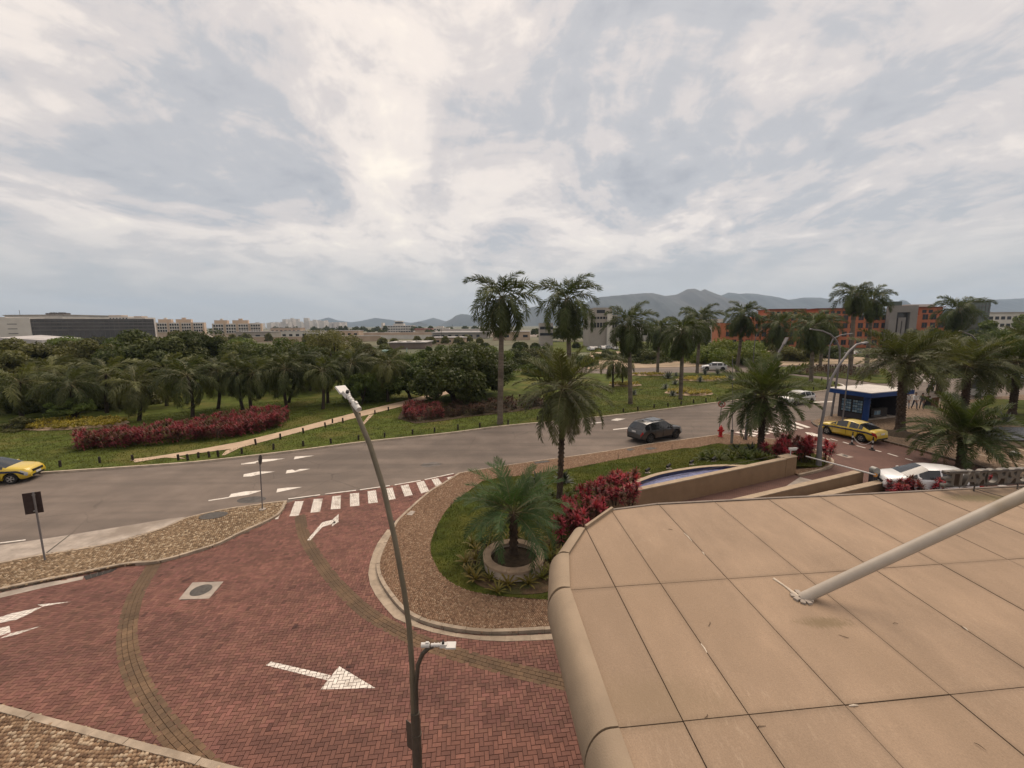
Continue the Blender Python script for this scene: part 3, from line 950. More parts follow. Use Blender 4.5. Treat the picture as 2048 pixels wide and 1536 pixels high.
# right-hand driveway, too far for single bricks
m_brickfar = M('red_paving', (0.122, 0.066, 0.053), 0.88, 0.12, 0.6, 0.2, 12, detail=9)
def tune_brickfar():
    t = m_brickfar.node_tree
    p = next(n for n in t.nodes if n.type == 'BSDF_PRINCIPLED')
    c = p.inputs['Base Color'].links[0].from_socket
    geo = N(t, 'ShaderNodeNewGeometry')
    br_ = N(t, 'ShaderNodeTexBrick')
    br_.inputs['Color1'].default_value = (1.06, 1.05, 1.05, 1); br_.inputs['Color2'].default_value = (0.92, 0.93, 0.93, 1)
    br_.inputs['Mortar'].default_value = (0.5, 0.48, 0.46, 1)
    br_.inputs['Scale'].default_value = 1.0; br_.inputs['Mortar Size'].default_value = 0.008
    br_.inputs['Brick Width'].default_value = 0.21; br_.inputs['Row Height'].default_value = 0.105
    mp = N(t, 'ShaderNodeMapping'); mp.inputs['Rotation'].default_value = (0, 0, R(28))
    t.links.new(geo.outputs['Position'], mp.inputs[0]); t.links.new(mp.outputs[0], br_.inputs[0])
    t.links.new(mixc(t, 1.0, c, br_.outputs[0], 'MULTIPLY'), p.inputs['Base Color'])
tune_brickfar()
dr2_poly = [G2(*p) for p in [(1452, 866), (1530, 853), (1600, 841.5), (1622, 840)]] + [(p[0], p[1]) for p in PL] + [(PL[-1][0], 12), (3.9, 12), tuple(wa - wt * 1.1 + wn * 0.1), tuple(wb + wn * 0.1)] + [tuple(p) for p in RR[::-1]]
dr2 = sheet('far_driveway', dr2_poly, m_brickfar, 0.010)
dr2['kind'] = 'structure'
for k in range(9):
    t0, t1 = k / 9.2, (k + 0.52) / 9.2
    la, lb = Vector((1072, 1299)), Vector((1605, 1212)); ra, rb = Vector((1228, 1331)), Vector((1722, 1254))
    q = [la + (lb - la) * t0, ra + (rb - ra) * t0, ra + (rb - ra) * t1, la + (lb - la) * t1]
    marking('crosswalk_stripe', ZP([(p.x, p.y) for p in q], 1200, 540, 4), dr2, 0.016)
p0 = [(80, 585, 160, 610), (200, 620, 265, 640), (270, 630, 335, 648), (385, 660, 465, 683), (510, 693, 590, 715), (670, 733, 735, 750), (795, 765, 885, 792), (955, 812, 1020, 830)]
for a, bq, c, d in p0:
    p, q = Vector(ZP([(a, bq)], 1600, 740, 4.571)[0]), Vector(ZP([(c, d)], 1600, 740, 4.571)[0])
    nrm = Vector((-(q - p).y, (q - p).x)).normalized() * 0.14
    marking('lane_dash', [tuple(p), tuple(q), tuple(q + nrm), tuple(p + nrm)], dr2, 0.016)
marking('painted_arrow', ZP([(45, 570), (110, 575), (190, 600), (170, 612), (85, 600)], 1600, 740, 4.571), dr2, 0.016)
marking('lane_dash', ZP([(60, 680), (130, 676), (262, 692), (170, 694)], 1600, 740, 4.571), dr2, 0.016)
mk = marking('manhole_surround', ZP([(328, 775), (380, 765), (492, 798), (440, 806)], 1600, 740, 4.571), dr2, 0.016, m_conc)
marking('manhole_cover', ZP([(375, 778), (405, 774), (447, 790), (425, 797)], 1600, 740, 4.571), mk, 0.020, m_iron)
marking('crosswalk_stripe', ZP([(1780, 1045), (1850, 1046), (1932, 1074), (1848, 1078)], 1600, 740, 4.571), dr2, 0.016)
ramp_c = marking('ramp_drain', ZP([(1300, 470), (1440, 378), (1560, 408), (1420, 440), (1180, 520)], 1240, 860, 4), dr2, 0.016, m_conc)

# ------------------------------------------------------------------ canopy in front of the window
m_panel = M('canopy_stone', (0.266, 0.194, 0.136), 0.8, 0.10, 1.6, 0.3, 60, col2=(0.232, 0.168, 0.116), thresh=(0.40, 0.64), detail=12, objvar=0.06, stretch=(1.0, 0.5, 1), attr='col')
def tune_panel():
    # pale mineral streaks and fine speckle along the fall of the slab
    t = m_panel.node_tree
    p = next(n for n in t.nodes if n.type == 'BSDF_PRINCIPLED')
    c = p.inputs['Base Color'].links[0].from_socket
    geo = N(t, 'ShaderNodeNewGeometry')
    mp = N(t, 'ShaderNodeMapping'); mp.inputs['Rotation'].default_value = (0, 0, R(-22)); mp.inputs['Scale'].default_value = (9, 2.6, 1)
    t.links.new(geo.outputs['Position'], mp.inputs[0])
    a = N(t, 'ShaderNodeTexNoise'); a.inputs['Scale'].default_value = 2.2; a.inputs['Detail'].default_value = 8; a.inputs['Roughness'].default_value = 0.7
    t.links.new(mp.outputs[0], a.inputs[0])
    m1 = N(t, 'ShaderNodeTexNoise'); m1.inputs['Scale'].default_value = 0.55; m1.inputs['Detail'].default_value = 4
    t.links.new(geo.outputs['Position'], m1.inputs[0])
    f = math_(t, 'MULTIPLY', ramp(t, a.outputs[0], [(0.52, (0, 0, 0)), (0.72, (1, 1, 1))]), ramp(t, m1.outputs[0], [(0.45, (0, 0, 0)), (0.66, (0.42,) * 3)]))
    c = mixc(t, f, c, (0.37, 0.285, 0.205))
    s = N(t, 'ShaderNodeTexNoise'); s.inputs['Scale'].default_value = 70; s.inputs['Detail'].default_value = 2
    t.links.new(geo.outputs['Position'], s.inputs[0])
    c = mixc(t, 1.0, c, ramp(t, s.outputs[0], [(0.3, (0.9,) * 3), (0.7, (1.1,) * 3)], 'LINEAR'), 'MULTIPLY')
    # rust-brown run-off below the strut foot, moss under the letters
    for ctr, rot, sx, sy, colr, amt in ((plane_pt(1650, 1245), R(-52), 1.9, 6.5, (0.135, 0.098, 0.05), 0.65), (plane_pt(1965, 996), R(6), 0.75, 3.4, (0.115, 0.100, 0.045), 0.7), (plane_pt(1290, 1400), R(70), 0.7, 2.2, (0.20, 0.145, 0.09), 0.5)):
        m2 = N(t, 'ShaderNodeMapping'); m2.vector_type = 'POINT'
        sub_ = N(t, 'ShaderNodeVectorMath'); sub_.operation = 'SUBTRACT'; sub_.inputs[1].default_value = tuple(ctr)
        t.links.new(geo.outputs['Position'], sub_.inputs[0])
        m2.inputs['Rotation'].default_value = (0, 0, -rot); m2.inputs['Scale'].default_value = (sx, sy, 0.0)
        t.links.new(sub_.outputs[0], m2.inputs[0])
        ln = N(t, 'ShaderNodeVectorMath'); ln.operation = 'LENGTH'
        t.links.new(m2.outputs[0], ln.inputs[0])
        nn = N(t, 'ShaderNodeTexNoise'); nn.inputs['Scale'].default_value = 5; nn.inputs['Detail'].default_value = 6
        t.links.new(mp.outputs[0], nn.inputs[0])
        dd_ = math_(t, 'ADD', ln.outputs['Value'], math_(t, 'MULTIPLY', math_(t, 'SUBTRACT', nn.outputs[0], 0.5), 1.3))
        c = mixc(t, ramp(t, dd_, [(0.25, (amt,) * 3), (1.0, (0, 0, 0))]), c, colr)
    t.links.new(c, p.inputs['Base Color'])
def plane_pt(px, py):
    d = ray(px, py)
    t = (5.0 - 0.05 * 7 - CH) / (d.z - 0.05 * d.y)
    return Vector((0, 0, CH)) + d * t
tune_panel()
m_coping = M('canopy_coping_stone', (0.270, 0.205, 0.142), 0.75, 0.10, 1.3, 0.2, 50, col2=(0.225, 0.170, 0.118), thresh=(0.45, 0.7))
m_joint = M('canopy_joint', (0.075, 0.050, 0.036), 0.9)
m_tubep = M('strut_paint', (0.36, 0.315, 0.265), 0.45, 0.06, 2, col2=(0.28, 0.23, 0.17), thresh=(0.56, 0.72))
def cz(x, y):
    return 5.0 + 0.05 * (y - 7.0)
ca, sa = math.cos(R(5.2)), math.sin(R(5.2))
def UV(u_, v_):
    return (u_ * ca - v_ * sa, u_ * sa + v_ * ca)
canopy = thing('entrance_canopy', 'tan stone slab canopy with rounded left edge jutting out below the window', 'canopy', (0, 0, 0))
c_in = [(1.62, -0.2), (1.19, 3.68), (1.15, 4.01), (0.93, 6.38), (1.04, 7.35), (1.52, 8.27), (2.27, 9.08), (3.38, 9.34), (4.73, 9.46), (6.1, 9.58), (7.4, 9.68), (8.69, 9.78), (10.66, 9.95), (12.92, 10.15), (15.5, 10.38), (15.5, -0.2)]
q = MB()
q.prism(c_in, lambda x, y: cz(x, y) - 0.55, lambda x, y: cz(x, y) - 0.03, bottom=True)
q.build('slab', m_joint, canopy)
ucol = [0.3, 1.02, 2.27, 3.05, 4.24, 5.60, 6.95, 8.25, 9.60, 10.95, 12.30, 13.65, 15.0, 16.4]
vrow = [-2.0, 1.67, 3.97, 6.27, 9.4]
for i in range(len(ucol) - 1):
    for j in range(len(vrow) - 1):
        g = 0.006
        cell = [UV(ucol[i] + g, vrow[j] + g), UV(ucol[i + 1] - g, vrow[j] + g), UV(ucol[i + 1] - g, vrow[j + 1] - g), UV(ucol[i] + g, vrow[j + 1] - g)]
        r = clip(cell, c_in)
        if len(r) < 3:
            continue
        q = MB()
        dz = rnd.uniform(-0.004, 0.004)
        # rim of grime along the joints: an inset ring of faces whose outer corners carry the darker tone
        cen = sum((Vector(p) for p in r), Vector((0, 0))) / len(r)
        def inset(d):
            out = []
            m_ = len(r)
            for k in range(m_):
                p0, p1, p2 = Vector(r[k - 1]), Vector(r[k]), Vector(r[(k + 1) % m_])
                e1, e2 = (p1 - p0), (p2 - p1)
                if e1.length < 1e-6 or e2.length < 1e-6:
                    out.append(p1.lerp(cen, 0.05)); continue
                e1.normalize(); e2.normalize()
                n1, n2 = Vector((-e1.y, e1.x)), Vector((-e2.y, e2.x))
                bis = n1 + n2
                if bis.length < 1e-4:
                    bis = n1
                bis = bis / max(0.35, bis.dot(n1))
                if bis.dot(cen - p1) < 0:
                    bis = -bis
                out.append(p1 + bis * d if m_ == 4 else p1 + (cen - p1).normalized() * d * 1.3)
            return out
        rin_ = inset(0.07)
        m_ = len(r)
        q.v = [(p[0], p[1], cz(p[0], p[1]) - 0.028) for p in r] + [(p[0], p[1], cz(p[0], p[1]) + dz) for p in r] + [(p[0], p[1], cz(p[0], p[1]) + dz) for p in rin_]
        area = sum(r[k][0] * r[(k + 1) % m_][1] - r[(k + 1) % m_][0] * r[k][1] for k in range(m_))
        cols_ = []
        for k in range(m_):
            k2 = (k + 1) % m_
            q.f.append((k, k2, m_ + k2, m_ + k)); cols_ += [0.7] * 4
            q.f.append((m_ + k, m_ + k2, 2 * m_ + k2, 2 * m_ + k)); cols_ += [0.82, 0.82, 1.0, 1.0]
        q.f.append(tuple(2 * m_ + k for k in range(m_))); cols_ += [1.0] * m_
        q.m = [0] * len(q.f)
        if area < 0:
            q.f = [f_[::-1] for f_ in q.f]
            cols_ = []
            for f_ in q.f:
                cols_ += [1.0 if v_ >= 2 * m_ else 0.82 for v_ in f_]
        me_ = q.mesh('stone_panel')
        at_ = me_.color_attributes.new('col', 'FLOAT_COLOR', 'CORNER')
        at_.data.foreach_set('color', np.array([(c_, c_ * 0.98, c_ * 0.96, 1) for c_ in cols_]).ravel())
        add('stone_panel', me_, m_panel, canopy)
# rounded coping in separate lengths along the left edge
def coping(pts, r, name='coping', seg=9, h=0.05):
    q = MB()
    path = smooth_path(pts, 0.2) if len(pts) > 2 else [tuple(Vector(pts[0]) + (Vector(pts[1]) - Vector(pts[0])) * (k / 6)) for k in range(7)]
    # outward is to the left of the travel direction
    prof = [(0.0, -0.03), (0.0, h)] + [(r * 0.25 + r * 0.75 * math.sin(math.pi / 2 * k / seg), h - (r * 1.15) * (1 - math.cos(math.pi / 2 * k / seg))) for k in range(seg + 1)] + [(r * 0.95, h - r * 1.5), (r * 0.6, -0.56)]
    n_ = len(prof)
    bse = len(q.v)
    for i, p in enumerate(path):
        a = Vector(path[max(i - 1, 0)]); c = Vector(path[min(i + 1, len(path) - 1)])
        t = (c - a).normalized()
        nx = Vector((-t.y, t.x))
        for (d, z) in prof:
            q.v.append((p[0] + nx.x * d, p[1] + nx.y * d, cz(p[0], p[1]) + z))
    for i in range(len(path) - 1):
        for k in range(n_ - 1):
            q.f.append((bse + i * n_ + k, bse + (i + 1) * n_ + k, bse + (i + 1) * n_ + k + 1, bse + i * n_ + k + 1)); q.m.append(0)
    q.f.append(tuple(bse + k for k in range(n_))); q.m.append(0)
    q.f.append(tuple(bse + (len(path) - 1) * n_ + k for k in range(n_))[::-1]); q.m.append(0)
    return q.build(name, m_coping, canopy, smooth=True, sharp=50)
def shortened(a, c, g=0.012):
    a = Vector(a); c = Vector(c); t = (c - a).normalized()
    return [tuple(a + t * g), tuple(c - t * g)]
for a, c, r in (((1.62, -0.2), (1.15, 4.06), 0.38), ((1.15, 4.06), (0.93, 6.38), 0.38), ((0.93, 6.38), (1.04, 7.35), 0.37), ((1.04, 7.35), (1.50, 8.24), 0.30)):
    coping(shortened(a, c), r)
for a, c in zip(c_in[5:14], c_in[6:15]):
    a_, c_ = Vector(a), Vector(c)
    t = (c_ - a_).normalized(); nx = Vector((-t.y, t.x))
    q = MB()
    h = 0.075 if a[0] < 2 else 0.018
    a2, c2 = a_ + t * 0.004, c_ - t * 0.004
    q.prism([tuple(a2 - nx * 0.02), tuple(c2 - nx * 0.02), tuple(c2 + nx * 0.035), tuple(a2 + nx * 0.035)], lambda x, y: cz(x, y) - 0.5, lambda x, y: cz(x, y) + h)
    q.build('edge_trim', M('edge_trim_metal', (0.16, 0.125, 0.10), 0.6, 0.15, 4) if h < 0.05 else m_coping, canopy)
# diagonal tube strut
def plane_pt(px, py):
    d = ray(px, py)
    t = (5.0 - 0.05 * 7 - CH) / (d.z - 0.05 * d.y)
    return Vector((0, 0, CH)) + d * t
sb = plane_pt(1606, 1196)
s1 = at(2064, 983, 5.7)
dirn = (s1 - sb).normalized()
q = MB()
q.tube([sb - dirn * 0.03, sb + dirn * 0.02, sb + dirn * 0.1, sb + dirn * 3.0, sb + dirn * 6.6], [0.075, 0.082, 0.082, 0.082, 0.082], 20, cap=True)
st = q.build('strut', m_tubep, canopy, smooth=True, sharp=50)
q = MB()
for k in range(9):
    a = k * 0.7
    q.box((sb.x + 0.11 * math.cos(a) - 0.02, sb.y + 0.12 * math.sin(a), sb.z + 0.012), (0.09, 0.07, 0.025 + 0.01 * (k % 3)), a)
q.build('mortar_collar', m_conc, st)
q = MB()
o0, o1 = plane_pt(1547, 1158), plane_pt(1598, 1196)
q.tube([o0 + Vector((0, 0, 0.008)), (o0 * 0.6 + o1 * 0.4) + Vector((0.012, 0, 0.012)), o1 + Vector((0, 0, 0.012))], [0.02, 0.015, 0.028], 6)
q.build('sealant_bead', M('pale_sealant', (0.55, 0.47, 0.38), 0.8), st)
for a_, c_ in (((1368, 1066), (1384, 1083)), ((1404, 1104), (1409, 1110)), ((1402, 1288), (1414, 1306)), ((1698, 1412), (1716, 1411)), ((1926, 1254), (1936, 1262))):
    q = MB()
    p0, p1 = plane_pt(*a_), plane_pt(*c_)
    q.tube([p0 + Vector((0, 0, .003)), (p0 + p1) / 2 + Vector((0.004, 0, .006)), p1 + Vector((0, 0, .003))], [0.006, 0.011, 0.005], 6)
    q.build('sealant_bead', MATS['pale_sealant'], canopy)
# dead leaves and twigs that lie on the slab
m_twig = M('dry_twig', (0.05, 0.03, 0.018), 0.9)
for k, (px, py) in enumerate([(1786, 1248), (1930, 1260), (1697, 1277), (1415, 1430), (1948, 1487), (1514, 1457), (1627, 1186), (1345, 1060), (1420, 1245)]):
    p = plane_pt(px, py)
    q = MB()
    q.tube([(0, 0, 0), (0.03, 0.008, 0.004), (0.07 + 0.02 * (k % 3), -0.004, 0.0)], [0.003, 0.004, 0.002], 5)
    o = q.build('dry_twig', m_twig)
    o.location = p + Vector((0, 0, 0.01)); o.rotation_euler = (0, 0, k * 1.3)
    tag(o, 'thin dry twig lying on the tan stone canopy, %s' % ['right of the strut foot', 'below the strut near the right edge', 'below the strut foot', 'at the lower cross joint', 'in the lower right corner', 'at the lower edge', 'just above the strut foot', 'near the far left corner', 'left of the strut foot'][k], 'twig', 'dry twigs on the canopy')

# raised lettering on rails, seen from behind
m_let = M('letter_metal', (0.125, 0.112, 0.098), 0.5, 0.12, 3, metal=0.2)
m_rail = M('dark_rail', (0.05, 0.042, 0.038), 0.6)
sp = at(1886, 974, 9.86)
s_dir = Vector((c_in[13][0] - c_in[11][0], c_in[13][1] - c_in[11][1], 0)).normalized()
sign = thing('raised_lettering', 'grey metal letters on dark rails along the canopy edge, seen from behind', 'sign', (sp.x, sp.y, cz(sp.x, sp.y)), math.atan2(s_dir.y, s_dir.x))
zb_ = sp.z - cz(sp.x, sp.y)
LH, PIT = 0.40, 0.292
def letter_mesh(ch, h, depth):
    cu = bpy.data.curves.new('glyph', 'FONT')
    cu.body = ch
    cu.size = h / 0.70
    cu.extrude = depth / 2
    cu.offset = 0.012
    cu.align_x = 'CENTER'
    ob = bpy.data.objects.new('glyph', cu)
    COL.objects.link(ob)
    bpy.context.view_layer.update()
    me_ = bpy.data.meshes.new_from_object(ob.evaluated_get(bpy.context.evaluated_depsgraph_get()))
    bpy.data.objects.remove(ob)
    bpy.data.curves.remove(cu)
    return me_
word = 'CORPORATE'
mats_seen = {}
for k, ch in enumerate(reversed(word)):
    if ch not in mats_seen:
        me_ = letter_mesh(ch, LH, 0.11)
        me_.materials.clear(); me_.materials.append(m_let)
        mats_seen[ch] = me_
    o = add('letter', mats_seen[ch], None, sign)
    # local frame: text runs towards -x, faces +y (away from the window)
    o.matrix_local = Matrix(((-1, 0, 0, 0.14 + k * PIT), (0, 0, 1, 0.03), (0, 1, 0, zb_), (0, 0, 0, 1)))
for z in (zb_ + 0.02, zb_ + LH - 0.02):
    q = MB(); q.box((len(word) * PIT / 2 + 0.1, -0.045, z), (len(word) * PIT + 0.1, 0.02, 0.022)); q.build('rail', m_rail, sign)
for x in (0.80, 2.0, 3.2):
    q = MB(); q.box((x, -0.045, zb_ / 2), (0.022, 0.022, zb_)); q.build('post', m_let, sign)
    q = MB(); q.tube([(x, -0.06, zb_ * 0.55), (x + 0.35, -0.75, 0.01)], 0.008, 5); q.build('stay', m_rail, sign)

# ------------------------------------------------------------------ garden island: mound, pool, walls
m_wall = M('sand_render', (0.225, 0.148, 0.088), 0.9, 0.08, 1.2, 0.3, 50, col2=(0.23, 0.152, 0.09), thresh=(0.5, 0.7))
m_wcap = M('wall_coping_stone', (0.33, 0.255, 0.18), 0.85, 0.12, 3, 0.3, 40)
def bed_z(x, y):
    p = Vector((x, y))
    t = (p - wa).dot(wt); d = (p - wa).dot(wn)
    L = (wb - wa).length
    along = min(1.0, max(0.0, (t + 5.0) / 5.0)) * min(1.0, max(0.0, (L + 1.5 - t) / 4.0))
    s = max(0.0, 1 - max(0.0, d - 0.5) / 5.2)
    s = s * s * (3 - 2 * s)
    return 0.13 + 0.80 * s * along + 0.03 * mnoise.noise(Vector((x * 0.9, y * 0.9, 3)))
bed = sheet('garden_bed', bed_poly, m_lawn2, bed_z, 0.35)
bed['kind'] = 'structure'
wall1 = thing('garden_wall', 'sand-coloured rendered wall with pale coping between the pool and the ramp', 'wall', (wa.x, wa.y, 0))
def oriented(p, d, n_, t0, t1, w0, w1):
    o = Vector((0, 0))
    return [tuple(d * t0 + n_ * w0), tuple(d * t1 + n_ * w0), tuple(d * t1 + n_ * w1), tuple(d * t0 + n_ * w1)]
WL = (wb - wa).length
q = MB(); q.prism(oriented(None, wt, wn, -1.2, WL - 1.0, 0.0, 0.28), -0.3, WZ - 0.06); q.build('wall_body', m_wall, wall1)
q = MB(); q.prism(oriented(None, wt, wn, WL - 0.98, WL, -0.006, 0.55), -0.3, WZ - 0.02); q.build('end_pier', m_wall, wall1)
k = 0
t_ = -1.2
while t_ < WL - 1.05:
    t2 = min(t_ + 1.5, WL - 1.0)
    q = MB(); q.prism(oriented(None, wt, wn, t_ + 0.003, t2 - 0.003, -0.02, 0.30), WZ - 0.058, WZ); q.build('coping_stone', m_wcap, wall1)
    t_ = t2
q = MB(); q.prism(oriented(None, wt, wn, WL - 1.0, WL + 0.02, -0.025, 0.57), WZ - 0.018, WZ + 0.03); q.build('coping_stone', m_wcap, wall1)
q = MB(); q.tube([tuple((wt * 1.0 + wn * 0.55)) + (WZ + 0.06,), tuple(wt * (WL - 0.4) + wn * 0.58) + (WZ + 0.06,)], 0.012, 6); q.build('pipe', m_pole, wall1)
# reflecting pool
pool = thing('reflecting_pool', 'crescent garden pool lined with blue mosaic behind the sand-coloured wall', 'pool', (0, 0, 0))
rin = offset_path(RIM, -0.26)
nseg = 12
for i in range(nseg):
    i0_, i1_ = int(i * (len(RIM) - 1) / nseg), int((i + 1) * (len(RIM) - 1) / nseg)
    o_, n_ = RIM[i0_:i1_ + 1], rin[i0_:i1_ + 1]
    q = MB(); q.prism(o_ + n_[::-1], 0.05, 1.0 + 0.002 * (i % 2)); q.build('rim_stone', m_wcap, pool)
m_mosaic = M('blue_mosaic', (0.030, 0.032, 0.075), 0.4, 0.25, 9)
rin2 = offset_path(RIM, -0.28)
q = MB()
for a, c in zip(rin2, rin2[1:]):
    q.face([(a[0], a[1], 0.3), (c[0], c[1], 0.3), (c[0], c[1], 0.985), (a[0], a[1], 0.985)])
q.build('mosaic_lining', m_mosaic, pool)
def water_mat():
    m = bpy.data.materials.new('pool_water')
    m.use_nodes = True
    t = m.node_tree
    p = t.nodes['Principled BSDF']
    p.inputs['Roughness'].default_value = 0.12
    p.inputs['Specular IOR Level'].default_value = 0.5
    geo = N(t, 'ShaderNodeNewGeometry')
    br_ = N(t, 'ShaderNodeTexBrick')
    br_.offset = 0.0
    br_.inputs['Color1'].default_value = (0.075, 0.09, 0.21, 1); br_.inputs['Color2'].default_value = (0.12, 0.13, 0.25, 1)
    br_.inputs['Mortar'].default_value = (0.26, 0.26, 0.34, 1)
    br_.inputs['Scale'].default_value = 1; br_.inputs['Mortar Size'].default_value = 0.008
    br_.inputs['Brick Width'].default_value = 0.09; br_.inputs['Row Height'].default_value = 0.09
    t.links.new(geo.outputs['Position'], br_.inputs[0])
    n1 = N(t, 'ShaderNodeTexNoise'); n1.inputs['Scale'].default_value = 4
    t.links.new(geo.outputs['Position'], n1.inputs[0])
    c = mixc(t, 1.0, br_.outputs[0], ramp(t, n1.outputs[0], [(0.3, (0.75,) * 3), (0.7, (1.3,) * 3)], 'LINEAR'), 'MULTIPLY')
    t.links.new(c, p.inputs['Base Color'])
    n2 = N(t, 'ShaderNodeTexNoise'); n2.inputs['Scale'].default_value = 5; n2.inputs['Detail'].default_value = 3
    t.links.new(geo.outputs['Position'], n2.inputs[0])
    bp_ = N(t, 'ShaderNodeBump'); bp_.inputs['Strength'].default_value = 0.25; bp_.inputs['Distance'].default_value = 0.03
    t.links.new(n2.outputs[0], bp_.inputs['Height']); t.links.new(bp_.outputs[0], p.inputs['Normal'])
    return m
sheet('water', [p for p in rin2] + [tuple(wb - wt * 1.2 + wn * 0.285), tuple(wa - wt * 0.6 + wn * 0.285)], water_mat(), 0.82, None, pool)
# ramp wall and low wall
def block_wall(name, label, pa, pb, z, th, caplen, z0=-0.2, endpier=False):
    a, c = Vector(pa), Vector(pb)
    t = (c - a).normalized(); n_ = Vector((-t.y, t.x)); L = (c - a).length
    o = thing(name, label, 'wall', (a.x, a.y, 0))
    q = MB(); q.prism(oriented(None, t, n_, 0, L, 0, th), z0, z - 0.05); q.build('wall_body', m_wall, o)
    s = 0.0
    while s < L - 0.05:
        e = min(s + caplen, L)
        q = MB(); q.prism(oriented(None, t, n_, s + 0.003, e - 0.003 + (0.02 if e == L else 0), -0.025, th + 0.025), z - 0.048, z); q.build('coping_stone', m_wcap, o)
        s = e
    return o
block_wall('ramp_wall', 'sand-coloured low wall with stone coping leading to the barrier post', G2(1470, 1004, 0.8), G2(1728, 942.5, 0.8), 0.8, 0.30, 0.55)
block_wall('planter_wall', 'short low wall with pale coping beside the red shrub under the letters', G2(1625, 997, 0.5), G2(1772, 964, 0.5), 0.5, 0.34, 0.5)
# barrier
bp0 = G(1746, 975)
bar = thing('boom_barrier', 'white boom barrier on a dark grey post by the ramp wall', 'barrier', bp0)
q = MB(); q.box((0, 0, 0.5), (0.36, 0.32, 1.0)); q.build('post', M('barrier_grey', (0.055, 0.05, 0.055), 0.5, 0.1, 3), bar)
q = MB(); q.tube([(-0.02, -0.165, 1.02), (-0.02, 0.165, 1.02)], 0.19, 20); q.build('cap', m_steel, bar, smooth=True, sharp=40)
q = MB(); q.tube([(-0.10, -0.19, 0.80), (-0.10, -0.15, 0.80)], 0.115, 18); q.build('pivot', M('amber_plastic', (0.52, 0.24, 0.06), 0.5), bar)
be = G(1612, 912, 0.92) - bp0
q = MB(); q.tube([(-0.15, -0.22, 0.83), (be.x, be.y, 0.90)], [0.045, 0.038], 10); q.build('boom', m_white, bar, smooth=True, sharp=40)
# camera on the end of the wall
cc = Vector((wb.x, wb.y, WZ + 0.03)) - Vector((wt.x, wt.y, 0)) * 0.25 + Vector((wn.x, wn.y, 0)) * 0.25
cctv = thing('security_camera', 'white tube security camera on the end of the garden wall', 'camera', cc)
q = MB(); q.tube([(0, 0, 0), (0, 0, 0.28), (0.05, 0, 0.34)], 0.03, 8); q.build('bracket', m_white, cctv)
q = MB(); q.box((0.12, 0, 0.40), (0.46, 0.13, 0.12), 0.1); q.box((0.14, 0, 0.47), (0.54, 0.16, 0.02), 0.1); q.build('housing', m_white, cctv)

# ring planter
m_ring = M('planter_render', (0.46, 0.375, 0.30), 0.9, 0.08, 2.5, 0.3, 40, col2=(0.36, 0.27, 0.20), thresh=(0.52, 0.7))
m_ringcap = M('planter_rim_stone', (0.33, 0.24, 0.165), 0.85, 0.14, 3, 0.3, 40)
rc = G(1027, 1109, 0.55)
zg = bed_z(rc.x, rc.y)
planter = thing('round_planter', 'round rendered planter ring with stone rim around the small palm', 'planter', (rc.x, rc.y, 0))
q = MB(); q.lathe([(1.14, zg - 0.1), (1.14, 0.46), (0.90, 0.46), (0.90, 0.2)], n=48); q.build('ring', m_ring, planter, smooth=True, sharp=40)
for k in range(7):
    a0, a1 = 2 * math.pi * k / 7 + 0.005, 2 * math.pi * (k + 1) / 7 - 0.005
    arc_ = [a0 + (a1 - a0) * i / 8 for i in range(9)]
    q = MB(); q.prism([(1.20 * math.cos(a), 1.20 * math.sin(a)) for a in arc_] + [(0.87 * math.cos(a), 0.87 * math.sin(a)) for a in arc_[::-1]], 0.462, 0.55); q.build('rim_stone', m_ringcap, planter)
q = MB(); q.lathe([(0.005, 0.42), (0.45, 0.42), (0.90, 0.38)], n=32); q.build('soil', m_bed, planter, smooth=True)

# ------------------------------------------------------------------ street furniture
def lamp_head(parent, p, yaw, s=1.0, tilt=0.0):
    mt = Matrix.Rotation(yaw, 3, 'Z') @ Matrix.Rotation(tilt, 3, 'Y')
    V = lambda x, y, z: tuple(Vector(p) + mt @ (Vector((x, y, z)) * s))
    q = MB()
    q.tube([V(-0.30, 0, 0), V(0.0, 0, 0)], [0.055 * s, 0.06 * s], 12)
    q.tube([V(-0.20, 0, 0), V(-0.17, 0, 0)], [0.075 * s, 0.075 * s], 12)
    q.tube([V(-0.62, 0, 0), V(-0.34, 0, 0)], [0.082 * s, 0.082 * s], 12)
    q.tube([V(-0.08, 0, 0), V(-0.05, 0, 0)], [0.072 * s, 0.072 * s], 12)
    q.box(Vector(p) + mt @ (Vector((-0.42, 0, 0.08)) * s), (0.10 * s, 0.06 * s, 0.07 * s), mat=mt)
    hd = q.build('lamp_neck', m_white, parent, smooth=True, sharp=40)
    q = MB()
    c = Vector(p) + mt @ (Vector((0.12, 0, 0.0)) * s)
    q.box(c, (0.26 * s, 0.17 * s, 0.11 * s), mat=mt, taper=0.8)
    c = Vector(p) + mt @ (Vector((0.36, 0, -0.015)) * s)
    q.box(c, (0.34 * s, 0.30 * s, 0.05 * s), mat=mt, taper=0.94)
    q.build('lamp_head', m_white, parent)
    q = MB()
    q.tube([V(0.10, 0, 0.05), V(0.10, 0, 0.13)], 0.045 * s, 12)
    q.build('photocell', m_black, parent)
lampn = thing('street_lamp', 'tall bronze-grey twin-arm street lamp with two white heads close to the window', 'street lamp', (at(838, 1600, 7.25).x, 7.25, 0))
LO = lampn.location.copy()
W2 = lambda px, py, Y: at(px, py, Y) - LO
q = MB()
col = W2(830, 1425, 7.3)
q.tube([(0, 0, 0), (0, 0, 0.25), W2(835, 1536, 7.27), W2(833, 1470, 7.28), col], [0.13, 0.105, 0.098, 0.092, 0.088], 14)
q.tube([W2(833, 1472, 7.28), W2(833, 1466, 7.28)], 0.10, 14)
q.build('post', m_pole, lampn, smooth=True, sharp=40)
q = MB()
